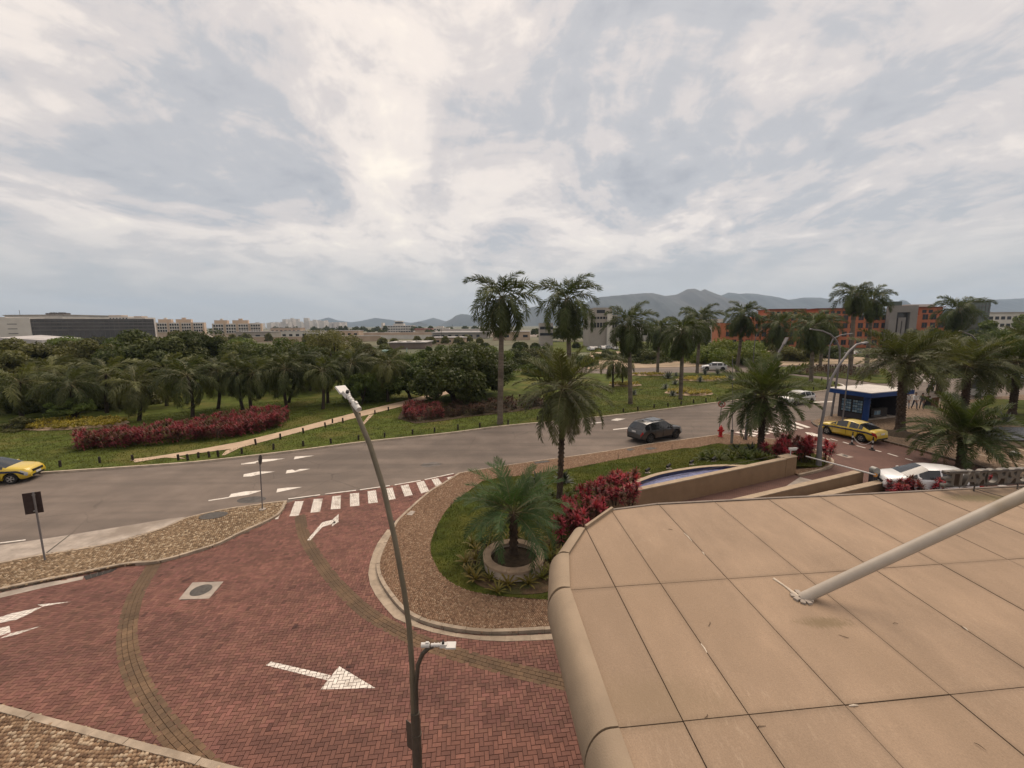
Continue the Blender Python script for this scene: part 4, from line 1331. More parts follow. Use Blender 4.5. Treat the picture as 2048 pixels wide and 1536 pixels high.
q.tube([col - Vector((0.03, 0, 0.3)), W2(827, 1425, 7.3), W2(824, 1330, 7.35), W2(818, 1250, 7.45), W2(808, 1180, 7.55), W2(790, 1080, 7.7), W2(768, 980, 7.85), W2(740, 890, 8.0), W2(716, 833, 8.15), W2(702, 802, 8.25)], [0.052] * 4 + [0.05] * 4 + [0.047] * 2, 12)
q.build('upper_arm', M('upper_arm_paint', (0.125, 0.105, 0.075), 0.5, 0.12, 2), lampn, smooth=True, sharp=40)
hp = W2(697, 793, 8.28)
hv = (W2(676, 762, 8.55) - hp)
lamp_head(lampn, hp, math.atan2(hv.y, hv.x), 0.72, -math.atan2(hv.z, math.hypot(hv.x, hv.y)) * 0.85)
q = MB()
q.tube([col + Vector((0.02, 0, -0.3)), W2(833, 1425, 7.3), W2(832, 1370, 7.3), W2(836, 1330, 7.3), W2(845, 1308, 7.3), W2(857, 1296, 7.3), W2(868, 1291, 7.3)], 0.043, 12)
q.build('lower_arm', m_pole, lampn, smooth=True, sharp=40)
lamp_head(lampn, W2(880, 1290, 7.3), 0.05, 0.58, 0.04)
q = MB()
c = W2(820, 1478, 7.36)
q.box(c + Vector((0, 0.06, 0)), (0.24, 0.012, 0.62), R(-35)); q.build('sign_plate', M('sign_back_bronze', (0.075, 0.06, 0.047), 0.6, 0.1, 4), lampn)

def arm_lamp(name_label, base_px, Y, pts, head_dir, r=0.06, base=None, mat=None, zbase=0.0, cone=False):
    bp_ = G(*base_px, zbase)
    o = thing('street_lamp', name_label, 'street lamp', bp_)
    P_ = [Vector((0, 0, 0))] + [at(px, py, yy) - bp_ for px, py, yy in pts]
    q = MB()
    rr = [r * 1.15] + [r * (1 - 0.35 * i / len(P_)) for i in range(1, len(P_))]
    q.tube(P_, rr, 10)
    q.build('pole', mat or m_polegrey, o, smooth=True, sharp=40)
    if cone:
        h = P_[1].z * 1.0
        q = MB(); q.tube([(0, 0, 0), (0, 0, 0.1), tuple(P_[1] * 0.97)], [0.17, 0.165, 0.115], 14); q.build('base_sleeve', mat or m_polegrey, o, smooth=True, sharp=40)
    e, f = P_[-1], (P_[-1] - P_[-2]).normalized()
    q = MB()
    mt = f.to_track_quat('X', 'Z').to_matrix()
    q.box(e + f * 0.3, (0.75, 0.26, 0.09), mat=mt, taper=0.85)
    q.build('lamp_head', m_polegrey, o)
    return o
Yb = G(1637, 935).y
arm_lamp('grey street lamp with conical sleeve rising from the red shrubs by the barrier', (1637, 935), 0, [(1641, 853, Yb), (1645, 838, Yb), (1655, 784, Yb + .1), (1663, 757, Yb + .3), (1677, 732, Yb + .5), (1698, 703, Yb + .9), (1713, 689, Yb + 1.1), (1722, 687, Yb + 1.3)], None, 0.09, cone=True)
Yb = G(1662, 835).y
arm_lamp('tall grey street lamp arching left, standing at the left corner of the kiosk', (1662, 835), 0, [(1672, 771, Yb), (1680, 712, Yb), (1679, 697, Yb), (1673, 681, Yb), (1661, 669, Yb), (1645, 662, Yb), (1634, 660, Yb)], None, 0.09)
Yb = G(1655, 776).y
arm_lamp('slender street lamp arching right at the tip of the park lawn', (1655, 776), 0, [(1658, 710, Yb), (1660, 691, Yb), (1667, 677, Yb), (1682, 670, Yb), (1696, 668, Yb)], None, 0.10)
Yb = G(1506, 734).y
arm_lamp('slender street lamp on the far road behind the lawn palms', (1506, 734), 0, [(1508, 700, Yb), (1510, 680, Yb), (1514, 667, Yb), (1521, 662, Yb)], None, 0.09)
Yb = G(1491, 882).y
arm_lamp('grey street lamp half hidden by the palm beside the far crosswalk', (1491, 882), 0, [(1497, 815, Yb), (1510, 790, Yb), (1540, 742, Yb + .4), (1558, 704, Yb + .8), (1567, 688, Yb + 1)], None, 0.105)
Yb = G(1960, 800).y
arm_lamp('grey street lamp arching left among the palms at the right edge', (1960, 800), 0, [(1959, 740, Yb), (1957, 695, Yb), (1952, 680, Yb), (1942, 670, Yb), (1930, 665.5, Yb)], None, 0.10)
pp = G(1685, 843, ZT)
q = MB(); q.tube([(0, 0, 0), (0, 0, 0.12)], 0.12, 12); q.tube([(0, 0, 0.1), at(1698, 728, pp.y + .2) - pp], [0.06, 0.05], 10)
tag(q.build('bare_pole', m_polegrey, smooth=True, sharp=40), 'bare straight grey pole standing in front of the kiosk display', 'pole').location = pp
# signs
def thin_sign(label, base, top_px, kind):
    pass
p = G(90, 1120, ZT)
s_ = thing('road_sign', 'rectangular road sign seen from behind on a steel post at the left', 'sign', p)
q = MB(); q.tube([(0, 0, 0), at(66, 984, p.y) - p], 0.032, 10); q.build('post', m_polegrey, s_, smooth=True, sharp=40)
q = MB(); pc = at(66, 1006, p.y + 0.06) - p
q.box(pc, (0.52, 0.012, 0.86), R(-52), mat=Matrix.Rotation(R(28), 3, 'Z')); q.build('plate', M('sign_back', (0.035, 0.022, 0.020), 0.6, 0.15, 4), s_)
q = MB(); q.box(at(67, 990, p.y + 0.03) - p, (0.08, 0.06, 0.04)); q.box(at(70, 1022, p.y + 0.03) - p, (0.08, 0.06, 0.04)); q.build('clamp', m_steel, s_)
p = G(525, 1019, ZT)
s_ = thing('road_sign', 'round road sign turned edge-on on a thin post by the left crosswalk', 'sign', p)
q = MB(); q.tube([(0, 0, 0), at(519, 912, p.y) - p], 0.028, 10); q.build('post', m_polegrey, s_, smooth=True, sharp=40)
pc = at(519, 919.5, p.y) - p
dd = Vector((0.97, 0.24, 0))
q = MB(); q.tube([pc + dd * 0.03, pc + dd * 0.045], 0.25, 24); q.build('plate', M('sign_back2', (0.03, 0.025, 0.024), 0.6), s_)
q = MB(); q.tube([pc - dd * 0.03, pc - dd * 0.005], 0.11, 14); q.build('bracket', m_steel, s_)
q = MB(); q.lathe([(0.16, 0.01), (0.16, 0.03), (0.03, 0.05)], n=12); q.build('footing', m_conc, s_)
p = G(1441, 874, ZT)
s_ = thing('no_left_turn_sign', 'round white sign with red ring and crossed-out black arrow behind the hydrant', 'sign', p + Vector((0.02, 0.35, 0)))
sp0 = s_.location
pc = at(1443.5, 808, sp0.y) - sp0
q = MB(); q.tube([(0, 0, 0), pc + Vector((0, 0.02, 0.2))], 0.03, 8); q.build('post', m_polegrey, s_)
fc = Vector((-sp0.x, -sp0.y, 0)).normalized()
mt = fc.to_track_quat('Z', 'Y').to_matrix()
def disc(r0, r1, off, n_=28):
    q = MB()
    for k in range(n_):
        a, c = 2 * math.pi * k / n_, 2 * math.pi * (k + 1) / n_
        V = lambda r, t: pc + mt @ Vector((r * math.cos(t), r * math.sin(t), off))
        if r0 == 0:
            q.face([pc + mt @ Vector((0, 0, off)), V(r1, a), V(r1, c)])
        else:
            q.face([V(r0, a), V(r1, a), V(r1, c), V(r0, c)])
    return q
q = MB(); q.tube([pc + mt @ Vector((0, 0, 0)), pc + mt @ Vector((0, 0, 0.015))], 0.27, 28); q.build('plate', M('sign_white', (0.7, 0.66, 0.62), 0.5), s_)
disc(0.2, 0.27, 0.020).build('red_ring', M('sign_red', (0.45, 0.05, 0.04), 0.5), s_)
def flat(poly, off, nm, mat):
    q = MB(); q.face([pc + mt @ Vector((a, c, off)) for a, c in poly]); return q.build(nm, mat, s_)
upm = 1 if (mt @ Vector((0, 1, 0))).z > 0 else -1
flat([(x, y * upm) for x, y in [(0.05, -0.13), (0.09, -0.13), (0.09, 0.09), (-0.02, 0.09), (-0.02, 0.05), (0.05, 0.05)]], 0.021, 'arrow', m_black)
flat([(x, y * upm) for x, y in [(-0.12, 0.07), (-0.02, 0.13), (-0.02, 0.01)]], 0.021, 'arrow', m_black)
flat([(x, y * upm) for x, y in [(-0.16, 0.12), (-0.12, 0.16), (0.16, -0.12), (0.12, -0.16)]], 0.024, 'red_bar', MATS['sign_red'])
p = G(1465, 864, ZT)
q = MB(); q.tube([(0, 0, 0), at(1465, 713, p.y) - p], [0.035, 0.025], 8)
tag(q.build('slim_pole', m_polegrey), 'slim tall pole right behind the steel bollard at the crosswalk', 'pole').location = p
# hydrant
m_red = M('hydrant_red', (0.42, 0.022, 0.022), 0.45, 0.12, 6)
p = G(1441, 873.5, ZT)
hy = thing('fire_hydrant', 'red fire hydrant on the cobbled pavement by the crosswalk', 'hydrant', p)
hy.scale = (1.25, 1.25, 1.25)
q = MB(); q.lathe([(0.15, 0), (0.15, 0.05), (0.10, 0.07), (0.10, 0.50), (0.13, 0.52), (0.13, 0.57), (0.11, 0.60), (0.085, 0.68), (0.03, 0.72), (0.03, 0.78), (0.001, 0.78)], n=18); q.build('barrel', m_red, hy, smooth=True, sharp=35)
for a in (0, math.pi, -math.pi / 2):
    d = Vector((math.cos(a), math.sin(a), 0))
    q = MB(); q.tube([d * 0.08 + Vector((0, 0, .42)), d * 0.17 + Vector((0, 0, .42))], 0.05, 10); q.tube([d * 0.165 + Vector((0, 0, .42)), d * 0.20 + Vector((0, 0, .42))], 0.065, 6); q.build('outlet_cap', m_red, hy)
p = G(1463, 886, ZT)
q = MB(); q.lathe([(0.10, 0), (0.10, 0.93), (0.001, 0.93)], n=18)
bl = thing('steel_bollard', 'brushed steel bollard with dark cap on the cobbles near the hydrant', 'bollard', p)
q.build('tube', m_steel, bl, smooth=True, sharp=40)
q = MB(); q.lathe([(0.105, 0.93), (0.11, 1.02), (0.08, 1.05), (0.001, 1.05)], n=18); q.build('cap', m_black, bl, smooth=True, sharp=40)
for k, (bx, by, l) in enumerate([(1703.5, 889, 'striped traffic post next to the rear wheel of the parked taxi'), (1744, 900, 'striped traffic post behind the rear bumper of the parked taxi')]):
    p = G(bx, by, 0.012)
    o = thing('traffic_post', l, 'traffic post', p)
    q = MB(); q.lathe([(0.19, 0), (0.19, 0.04), (0.10, 0.07), (0.055, 0.2), (0.001, 0.2)], n=16); q.build('foot', m_black, o, smooth=True, sharp=35)
    for i in range(4):
        q = MB(); q.lathe([(0.048, 0.2 + i * 0.17), (0.048, 0.37 + i * 0.17), (0.001, 0.37 + i * 0.17)], n=14); q.build('band', m_white if i % 2 == 0 else m_black, o, smooth=True, sharp=35)
    q = MB(); q.lathe([(0.03, 0.88), (0.045, 0.95), (0.03, 1.0), (0.001, 1.0)], n=12); q.build('tip', m_black, o)
a, c = G(1705, 870, .7), G(1744, 882, .7)
q = MB()
q.tube([a + (c - a) * t + Vector((0, 0, -0.9 * t * (1 - t) * 2.2)) for t in [k / 14 for k in range(15)]], 0.016, 5)
tag(q.build('chain', m_white), 'white chain sagging between the two striped traffic posts', 'chain')

# timber bollards in the park
bol = [(121, 935), (200, 927), (266, 922), (357, 921), (376, 921), (397, 916), (419, 915), (437, 914), (484, 908), (512, 890), (547, 900), (561, 879), (607, 893), (607, 867), (651, 855), (662, 887), (686, 846), (720, 834), (717, 880), (750, 829), (769, 875), (777, 822), (825, 869), (869, 865), (916, 860), (960, 855), (1016, 849), (1075, 841), (1135, 837), (1247, 825), (1276, 821), (1308, 817), (1336, 814), (1362, 810), (1387, 807), (1412, 805), (1435, 802), (1627, 780), (1652, 779), (1663, 777), (1643, 761), (1659, 764.5), (1669, 769), (1330, 748), (1360, 747), (1308, 748), (665, 847), (830, 807), (870, 797)]
q = MB(); q.lathe([(0.075, -0.25), (0.075, 0.44), (0.06, 0.46), (0.001, 0.46)], n=10)
me_bol = q.mesh('timber_bollard')
me_bol.materials.append(m_darkwood)
bol_o = []
for k, (bx, by) in enumerate(bol):
    p = G(bx, by, 0.1)
    o = add('timber_bollard', me_bol)
    o.location = (p.x, p.y, park_z(p.x, p.y) if by > 750 else 0.1)
    o.rotation_euler = (R(rnd.uniform(-4, 4)), R(rnd.uniform(-4, 4)), rnd.uniform(0, 3))
    o.scale = (1, 1, rnd.uniform(0.88, 1.1))
    o['px'] = (bx, by)
    bol_o.append(o)
def ordn(k):
    return '%d%s' % (k, 'th' if 10 <= k % 100 <= 20 else {1: 'st', 2: 'nd', 3: 'rd'}.get(k % 10, 'th'))
rows = {'road': [], 'path': [], 'far': []}
for o in bol_o:
    bx, by = o['px']
    line = np.interp(bx, [p[0] for p in far_px], [p[1] for p in far_px])
    rows['road' if line - by < 13 else ('path' if bx < 900 else 'far')].append(o)
for key, txt in (('road', 'along the park side of the main road'), ('path', 'beside the sandy path'), ('far', 'at the back edge of the right lawn')):
    for k, o in enumerate(sorted(rows[key], key=lambda o: o['px'][0])):
        tag(o, 'short dark timber bollard %s, %s from the left' % (txt, ordn(k + 1)), 'bollard', 'dark timber bollards in the park')
        del o['px']
# small garden spotlights by the pool and ground stakes
sp_px = [(1255, 957), (1296, 946), (1338, 938), (1384, 930), (1428, 925)]
for k, (bx, by) in enumerate(sp_px):
    p = G(bx, by, 0.6)
    p.z = bed_z(p.x, p.y)
    o = thing('garden_spotlight', 'small dark garden spotlight beside the pool rim, %s from the left' % ['first', 'second', 'third', 'fourth', 'fifth'][k], 'spotlight', p, 0.6, 'garden spotlights along the pool rim')
    q = MB(); q.box((0, 0, 0.01), (0.30, 0.22, 0.05)); q.build('base', m_conc, o)
    q = MB(); q.tube([(0, 0, 0.03), (0, 0, 0.16)], 0.02, 6); q.build('stem', m_black, o)
    q = MB(); q.tube([(-0.17, 0.02, 0.16), (0.12, 0, 0.26)], [0.09, 0.075], 12); q.build('lamp_body', m_black, o)
for k, (bx, by) in enumerate([(1545 / 4 + 850, 918), (1975 / 4 + 850, 897), (902, 1016), (872, 1068)]):
    p = G(bx, by, 0.15)
    q = MB(); q.tube([(0, 0, -0.05), (0.01, 0, 0.30)], 0.018, 6)
    o = q.build('sprinkler_stake', m_pole)
    o.location = p
    tag(o, 'thin dark sprinkler stake at the garden lawn edge, %s' % ['behind the pool', 'near the steel bollard', 'above the ring palm', 'left of the ring palm'][k], 'stake', 'sprinkler stakes on the lawn edge')

# ------------------------------------------------------------------ kiosk and plaza things
A_, B_, C_ = Vector(G2(1667, 833, ZT)), Vector(G2(1730, 842, ZT)), Vector(G2(1794, 834, ZT))
kx = (C_ - B_); kl = kx.length; kx.normalize()
ky = (A_ - B_); kw = ky.length; ky.normalize()
ky = Vector((-kx.y, kx.x))
kiosk = thing('newsstand_kiosk', 'dark newsstand kiosk with white roof and blue fascia on the plaza', 'kiosk', (B_.x, B_.y, ZT), math.atan2(kx.y, kx.x))
m_kw = M('kiosk_wall', (0.040, 0.036, 0.042), 0.6, 0.12, 2)
m_blue = M('kiosk_blue', (0.012, 0.045, 0.17), 0.45, 0.08, 2)
m_kint = M('kiosk_interior', (0.03, 0.026, 0.024), 0.8, 0.2, 3)
D_, W_ = kw, kl
H_ = 2.35
q = MB()
q.box((0.06, D_ / 2, H_ / 2), (0.12, D_ - 0.02, H_)); q.box((W_ / 2, D_ - 0.06, H_ / 2), (W_ - 0.26, 0.12, H_)); q.box((W_ - 0.06, D_ / 2, H_ / 2), (0.12, D_ - 0.02, H_))
q.build('wall', m_kw, kiosk)
q = MB(); q.box((W_ / 2, D_ / 2, 0.06), (W_ - 0.02, D_ - 0.04, 0.12)); q.build('floor', m_conc, kiosk)
q = MB(); q.tube([(0.22, 0.16, 0.0), (0.22, 0.16, H_)], 0.27, 20); q.build('corner_column', m_blue, kiosk, smooth=True, sharp=40)
ov = 0.75
q = MB(); q.prism([(-ov, -ov), (W_ + ov, -ov), (W_ + ov, D_ + ov), (-ov, D_ + ov)], H_, H_ + 0.38, bottom=True); q.build('fascia', m_blue, kiosk)
q = MB(); q.prism([(-ov + .06, -ov + .06), (W_ + ov - .06, -ov + .06), (W_ + ov - .06, D_ + ov - .06), (-ov + .06, D_ + ov - .06)], H_ + 0.383, H_ + 0.45); q.build('roof', M('kiosk_roof', (0.50, 0.47, 0.44), 0.7, 0.10, 0.8, col2=(0.36, 0.31, 0.26), thresh=(0.55, 0.72)), kiosk)
# display windows with covers on the left side
m_cov = [M('cover_%d' % i, c, 0.5, 0.15, 14) for i, c in enumerate([(0.11, 0.19, 0.25), (0.16, 0.24, 0.30), (0.22, 0.29, 0.33), (0.07, 0.13, 0.20)])]
for w0, w1 in ((0.13, 0.47), (0.53, 0.87)):
    y0, y1 = D_ * w0, D_ * w1
    q = MB(); q.box((-0.02, (y0 + y1) / 2, 1.25), (0.04, y1 - y0 + 0.1, 1.38)); dw = q.build('display_frame', m_black, kiosk)
    for i in range(4):
        for j in range(5):
            yy = y0 + (i + 0.5) * (y1 - y0) / 4; zz = 0.66 + (j + 0.5) * 1.2 / 5
            q = MB(); q.box((-0.048, yy, zz), (0.012, (y1 - y0) / 4 * 0.84, 0.19)); q.build('magazine', m_cov[(i * 3 + j * 2) % 4], dw)
# open front: counter, shelves, goods
q = MB(); q.box((W_ * 0.5, 0.4, 0.55), (W_ * 0.5, 0.35, 0.86)); q.build('counter', m_kint, kiosk)
for z in (0.6, 1.0, 1.4, 1.8):
    q = MB(); q.box((W_ / 2, D_ - 0.32, z), (W_ - 0.5, 0.36, 0.03)); sh = q.build('shelf', m_kint, kiosk)
    for k in range(9):
        q = MB(); q.box((0.6 + k * (W_ - 1.2) / 8, D_ - 0.34, z + 0.15), (0.25, 0.12, 0.26)); q.build('magazine', [m_cov[k % 4], M('cover_red', (0.16, 0.07, 0.05), 0.6), M('cover_tan', (0.2, 0.16, 0.11), 0.6)][(k + int(z * 10)) % 3], sh)
q = MB(); q.box((1.15, -0.25, 0.75), (0.9, 0.05, 0.5)); q.box((1.15, -0.2, 0.45), (1.0, 0.3, 0.06)); q.build('rack', M('rack_metal', (0.08, 0.075, 0.075), 0.5), kiosk)
for k in range(5):
    q = MB(); q.box((0.8 + k * 0.17, -0.29, 0.75), (0.13, 0.02, 0.34)); q.build('magazine', m_cov[(k * 3) % 4], kiosk)
# slatted timber bin
p = G(1860, 816, 0.1)
bn = thing('slatted_bin', 'brown slatted timber bin beside the pedestrians', 'bin', p, 0.4)
m_bw = M('bin_timber', (0.115, 0.06, 0.036), 0.85, 0.2, 5)
for k in range(6):
    q = MB(); q.box((-0.6 + k * 0.24, -0.35, 0.62), (0.20, 0.05, 1.2)); q.build('slat', m_bw, bn)
    q = MB(); q.box((-0.6 + k * 0.24, 0.35, 0.62), (0.20, 0.05, 1.2)); q.build('slat', m_bw, bn)
q = MB(); q.box((0, 0, 0.55), (1.35, 0.62, 1.0)); q.build('bin_body', m_black, bn)
# glass-topped shelter at the right edge and a cone lamp on the plaza
p = G(2012, 893, ZT)
sk = thing('low_skylight', 'long low skylight with dark sloping glass on a pale wall at the right edge', 'skylight', p, R(-4))
q = MB(); q.box((1.6, 1.0, 0.18), (6.2, 2.0, 0.36)); q.build('plinth', m_wcap, sk)
q = MB()
q.add([(-1.7, -0.25, 0.52), (4.9, -0.25, 0.52), (4.9, 2.1, 0.92), (-1.7, 2.1, 0.92), (-1.7, -0.25, 0.58), (4.9, -0.25, 0.58), (4.9, 2.1, 0.98), (-1.7, 2.1, 0.98)], [(0, 3, 2, 1), (4, 5, 6, 7), (0, 1, 5, 4), (1, 2, 6, 5), (2, 3, 7, 6), (3, 0, 4, 7)])
q.build('glass_roof', M('tinted_glass', (0.045, 0.048, 0.058), 0.12, 0.1, 1, spec=0.8), sk)
for k in range(7):
    q = MB(); q.box((-1.4 + k * 1.02, -0.05, 0.45), (0.06, 0.06, 0.2)); q.build('glazing_bar', m_black, sk)
p = G(2029, 911, ZT)
cl = thing('cone_lamp', 'squat round lamp with a pale cone top on the cobbled plaza', 'lamp', p)
q = MB(); q.lathe([(0.24, 0), (0.24, 0.2), (0.001, 0.2)], n=20); q.build('base', m_iron, cl, smooth=True, sharp=35)
q = MB(); q.lathe([(0.26, 0.2), (0.20, 0.24), (0.03, 0.38), (0.001, 0.38)], n=20); q.build('cone', m_white, cl, smooth=True, sharp=35)

# ------------------------------------------------------------------ vegetation
def leafmat(name, c, c2, var=0.28, tr=0.3, objvar=0.12, scale=1.3):
    return M(name, c, 0.55, var, scale, trans=tr, spec=0.25, col2=c2, thresh=(0.42, 0.62), objvar=objvar)
m_ph = leafmat('phoenix_frond', (0.0473, 0.0675, 0.0199), (0.0753, 0.0925, 0.0272), objvar=0.25)
m_ph_o = leafmat('phoenix_frond_olive', (0.0667, 0.0762, 0.0261), (0.0990, 0.1050, 0.0397), objvar=0.25)
m_ph_y = leafmat('ring_palm_frond', (0.0484, 0.0938, 0.0314), (0.0667, 0.1075, 0.0376))
m_roy = leafmat('royal_frond', (0.0538, 0.0725, 0.0251), (0.0817, 0.1000, 0.0355), objvar=0.25)
m_qn = leafmat('queen_frond', (0.0538, 0.0675, 0.0251), (0.0860, 0.0975, 0.0355), objvar=0.3)
m_qg = leafmat('queen_frond_olive', (0.0860, 0.0950, 0.0334), (0.1161, 0.1225, 0.0439), objvar=0.3)
m_dry = leafmat('dry_frond', (0.1398, 0.1063, 0.0470), (0.1075, 0.0750, 0.0314), tr=0.2)
m_rach = M('frond_stalk', (0.13, 0.115, 0.05), 0.6, 0.2, 2)
m_trunkg = M('royal_trunk', (0.135, 0.110, 0.085), 0.9, 0.2, 1.2, 0.5, 8, col2=(0.07, 0.056, 0.042), thresh=(0.5, 0.68), stretch=(1, 1, 4))
m_trunkb = M('phoenix_trunk', (0.062, 0.043, 0.030), 0.95, 0.3, 3, 0.9, 14)
m_trunkd = M('dark_bark', (0.040, 0.030, 0.022), 0.95, 0.3, 3, 0.8, 10)
m_shaft = M('crownshaft', (0.060, 0.078, 0.030), 0.5, 0.15, 2)
TR = [leafmat('leaf_dark', (0.0559, 0.0725, 0.0219), (0.0882, 0.1000, 0.0303), objvar=0.3), leafmat('leaf_olive', (0.0914, 0.0950, 0.0314), (0.1268, 0.1225, 0.0439), objvar=0.3),
      leafmat('leaf_mid', (0.0710, 0.1025, 0.0219), (0.1053, 0.1325, 0.0314), objvar=0.3), leafmat('leaf_bright', (0.1075, 0.1438, 0.0209), (0.1505, 0.1688, 0.0293))]
m_cord = leafmat('cordyline_leaf', (0.36, 0.048, 0.074), (0.10, 0.045, 0.030), 0.35, 0.3, 0.3, 7)
m_cord_d = leafmat('cordyline_hedge', (0.225, 0.040, 0.054), (0.072, 0.046, 0.022), 0.4, 0.25, 0.1, 4.0)
m_brom = leafmat('bromeliad_leaf', (0.125, 0.125, 0.026), (0.165, 0.125, 0.034), 0.3, 0.3, 0.25, 3)
m_shrub = leafmat('shrub_green', (0.055, 0.075, 0.016), (0.085, 0.092, 0.022), 0.3, 0.3, 0.25, 3)
m_agave = M('agave_leaf', (0.135, 0.150, 0.125), 0.6, 0.2, 3, objvar=0.2)
m_agave_d = M('dark_bromeliad_leaf', (0.045, 0.055, 0.032), 0.5, 0.35, 4, objvar=0.2)
m_yel_pl = leafmat('yellow_croton', (0.34, 0.27, 0.040), (0.20, 0.17, 0.035), 0.35, 0.25, 0.1, 2.5)
m_croton = leafmat('croton_hedge', (0.052, 0.036, 0.016), (0.085, 0.036, 0.018), 0.35, 0.2, 0.1, 1.5)

def frond_mesh(name, L, nl, ll, droop, lw, hang, vee, seed, mats, gap=0.14, fwd=0.55, plume=0.15, pw=1.5):
    r = random.Random(seed)
    n = 18
    q = MB()
    pts, tan = [Vector((0, 0, 0))], []
    for i in range(n):
        t = (i + 0.5) / n
        a = -droop * t ** pw
        d = Vector((math.cos(a), 0.06 * math.sin(3 * t + seed), math.sin(a)))
        tan.append(d)
        pts.append(pts[-1] + d * (L / n))
    tan.append(tan[-1])
    q.tube([pts[i] for i in range(0, n + 1, 3)], [0.028 * L / 2.6 * (1 - 0.85 * i / n) for i in range(0, n + 1, 3)], 4, m=1, cap=False)
    for k in range(nl):
        t = gap + (1 - gap) * (k + 0.5) / nl
        f = t * n
        i = min(int(f), n - 1)
        p = pts[i] + (pts[i + 1] - pts[i]) * (f - i)
        T = tan[i]
        nrm = Vector((-T.z, 0, T.x))
        l0 = ll * (math.sin(math.pi * min(1.0, 0.16 + 0.80 * t)) ** 0.7) * (0.6 if t < gap + 0.05 else 1)
        for s in (-1, 1):
            l = l0 * r.uniform(0.82, 1.12)
            sw = fwd + 0.35 * t + r.uniform(-0.12, 0.12)
            d = (Vector((0, s, 0)) * math.cos(sw) + T * math.sin(sw) + nrm * (vee + r.uniform(-plume, plume))).normalized()
            mid = p + d * l * 0.5 + Vector((0, 0, -hang * l * 0.14))
            tip = p + d * l * (1 - 0.25 * hang) + Vector((0, 0, -hang * l * 0.62))
            wv = T * (lw * 0.5)
            q.add([p - wv * 0.6, p + wv * 0.6, mid + wv, mid - wv, tip], [(0, 1, 2, 3), (3, 2, 4)], 0)
    me = q.mesh(name)
    for m_ in mats:
        me.materials.append(m_)
    return me
FR = {
    'phoenix': [frond_mesh('frond', 1.0, 58, 0.24, d, 0.019, h, 0.35, s, (m_ph, m_rach), plume=0.35) for d, h, s in ((0.55, 0.15, 1), (0.95, 0.25, 2), (1.35, 0.4, 3))],
    'phoenix_o': [frond_mesh('frond', 1.0, 58, 0.24, d, 0.019, h, 0.30, s, (m_ph_o, m_rach), plume=0.35) for d, h, s in ((0.5, 0.2, 11), (0.95, 0.35, 12), (1.4, 0.55, 13))],
    'ring': [frond_mesh('frond', 1.0, 64, 0.25, d, 0.015, h, 0.30, s, (m_ph_y, m_rach), plume=0.3) for d, h, s in ((0.75, 0.25, 4), (1.15, 0.35, 5), (1.6, 0.5, 6))],
    'royal': [frond_mesh('frond', 1.0, 62, 0.27, d, 0.026, h, 0.15, s, (m_roy, m_rach), plume=0.7, pw=p_, gap=0.12) for d, h, s, p_ in ((1.9, 0.55, 7, 1.7), (1.9, 0.8, 8, 1.25), (1.5, 1.0, 9, 1.0))],
    'queen': [frond_mesh('frond', 1.0, 50, 0.28, d, 0.026, h, 0.1, s, (m_qn, m_rach), plume=0.6, pw=1.25) for d, h, s in ((1.3, 0.75, 17), (1.75, 1.0, 18), (2.2, 1.15, 19))],
    'queen_g': [frond_mesh('frond', 1.0, 50, 0.28, d, 0.026, h, 0.1, s, (m_qg, m_rach), plume=0.6, pw=1.25) for d, h, s in ((1.3, 0.75, 17), (1.75, 1.0, 18), (2.2, 1.15, 19))],
    'dry': [frond_mesh('dry_frond', 1.0, 34, 0.18, 1.2, 0.014, 0.9, 0.0, 10, (m_dry, m_rach))],
}
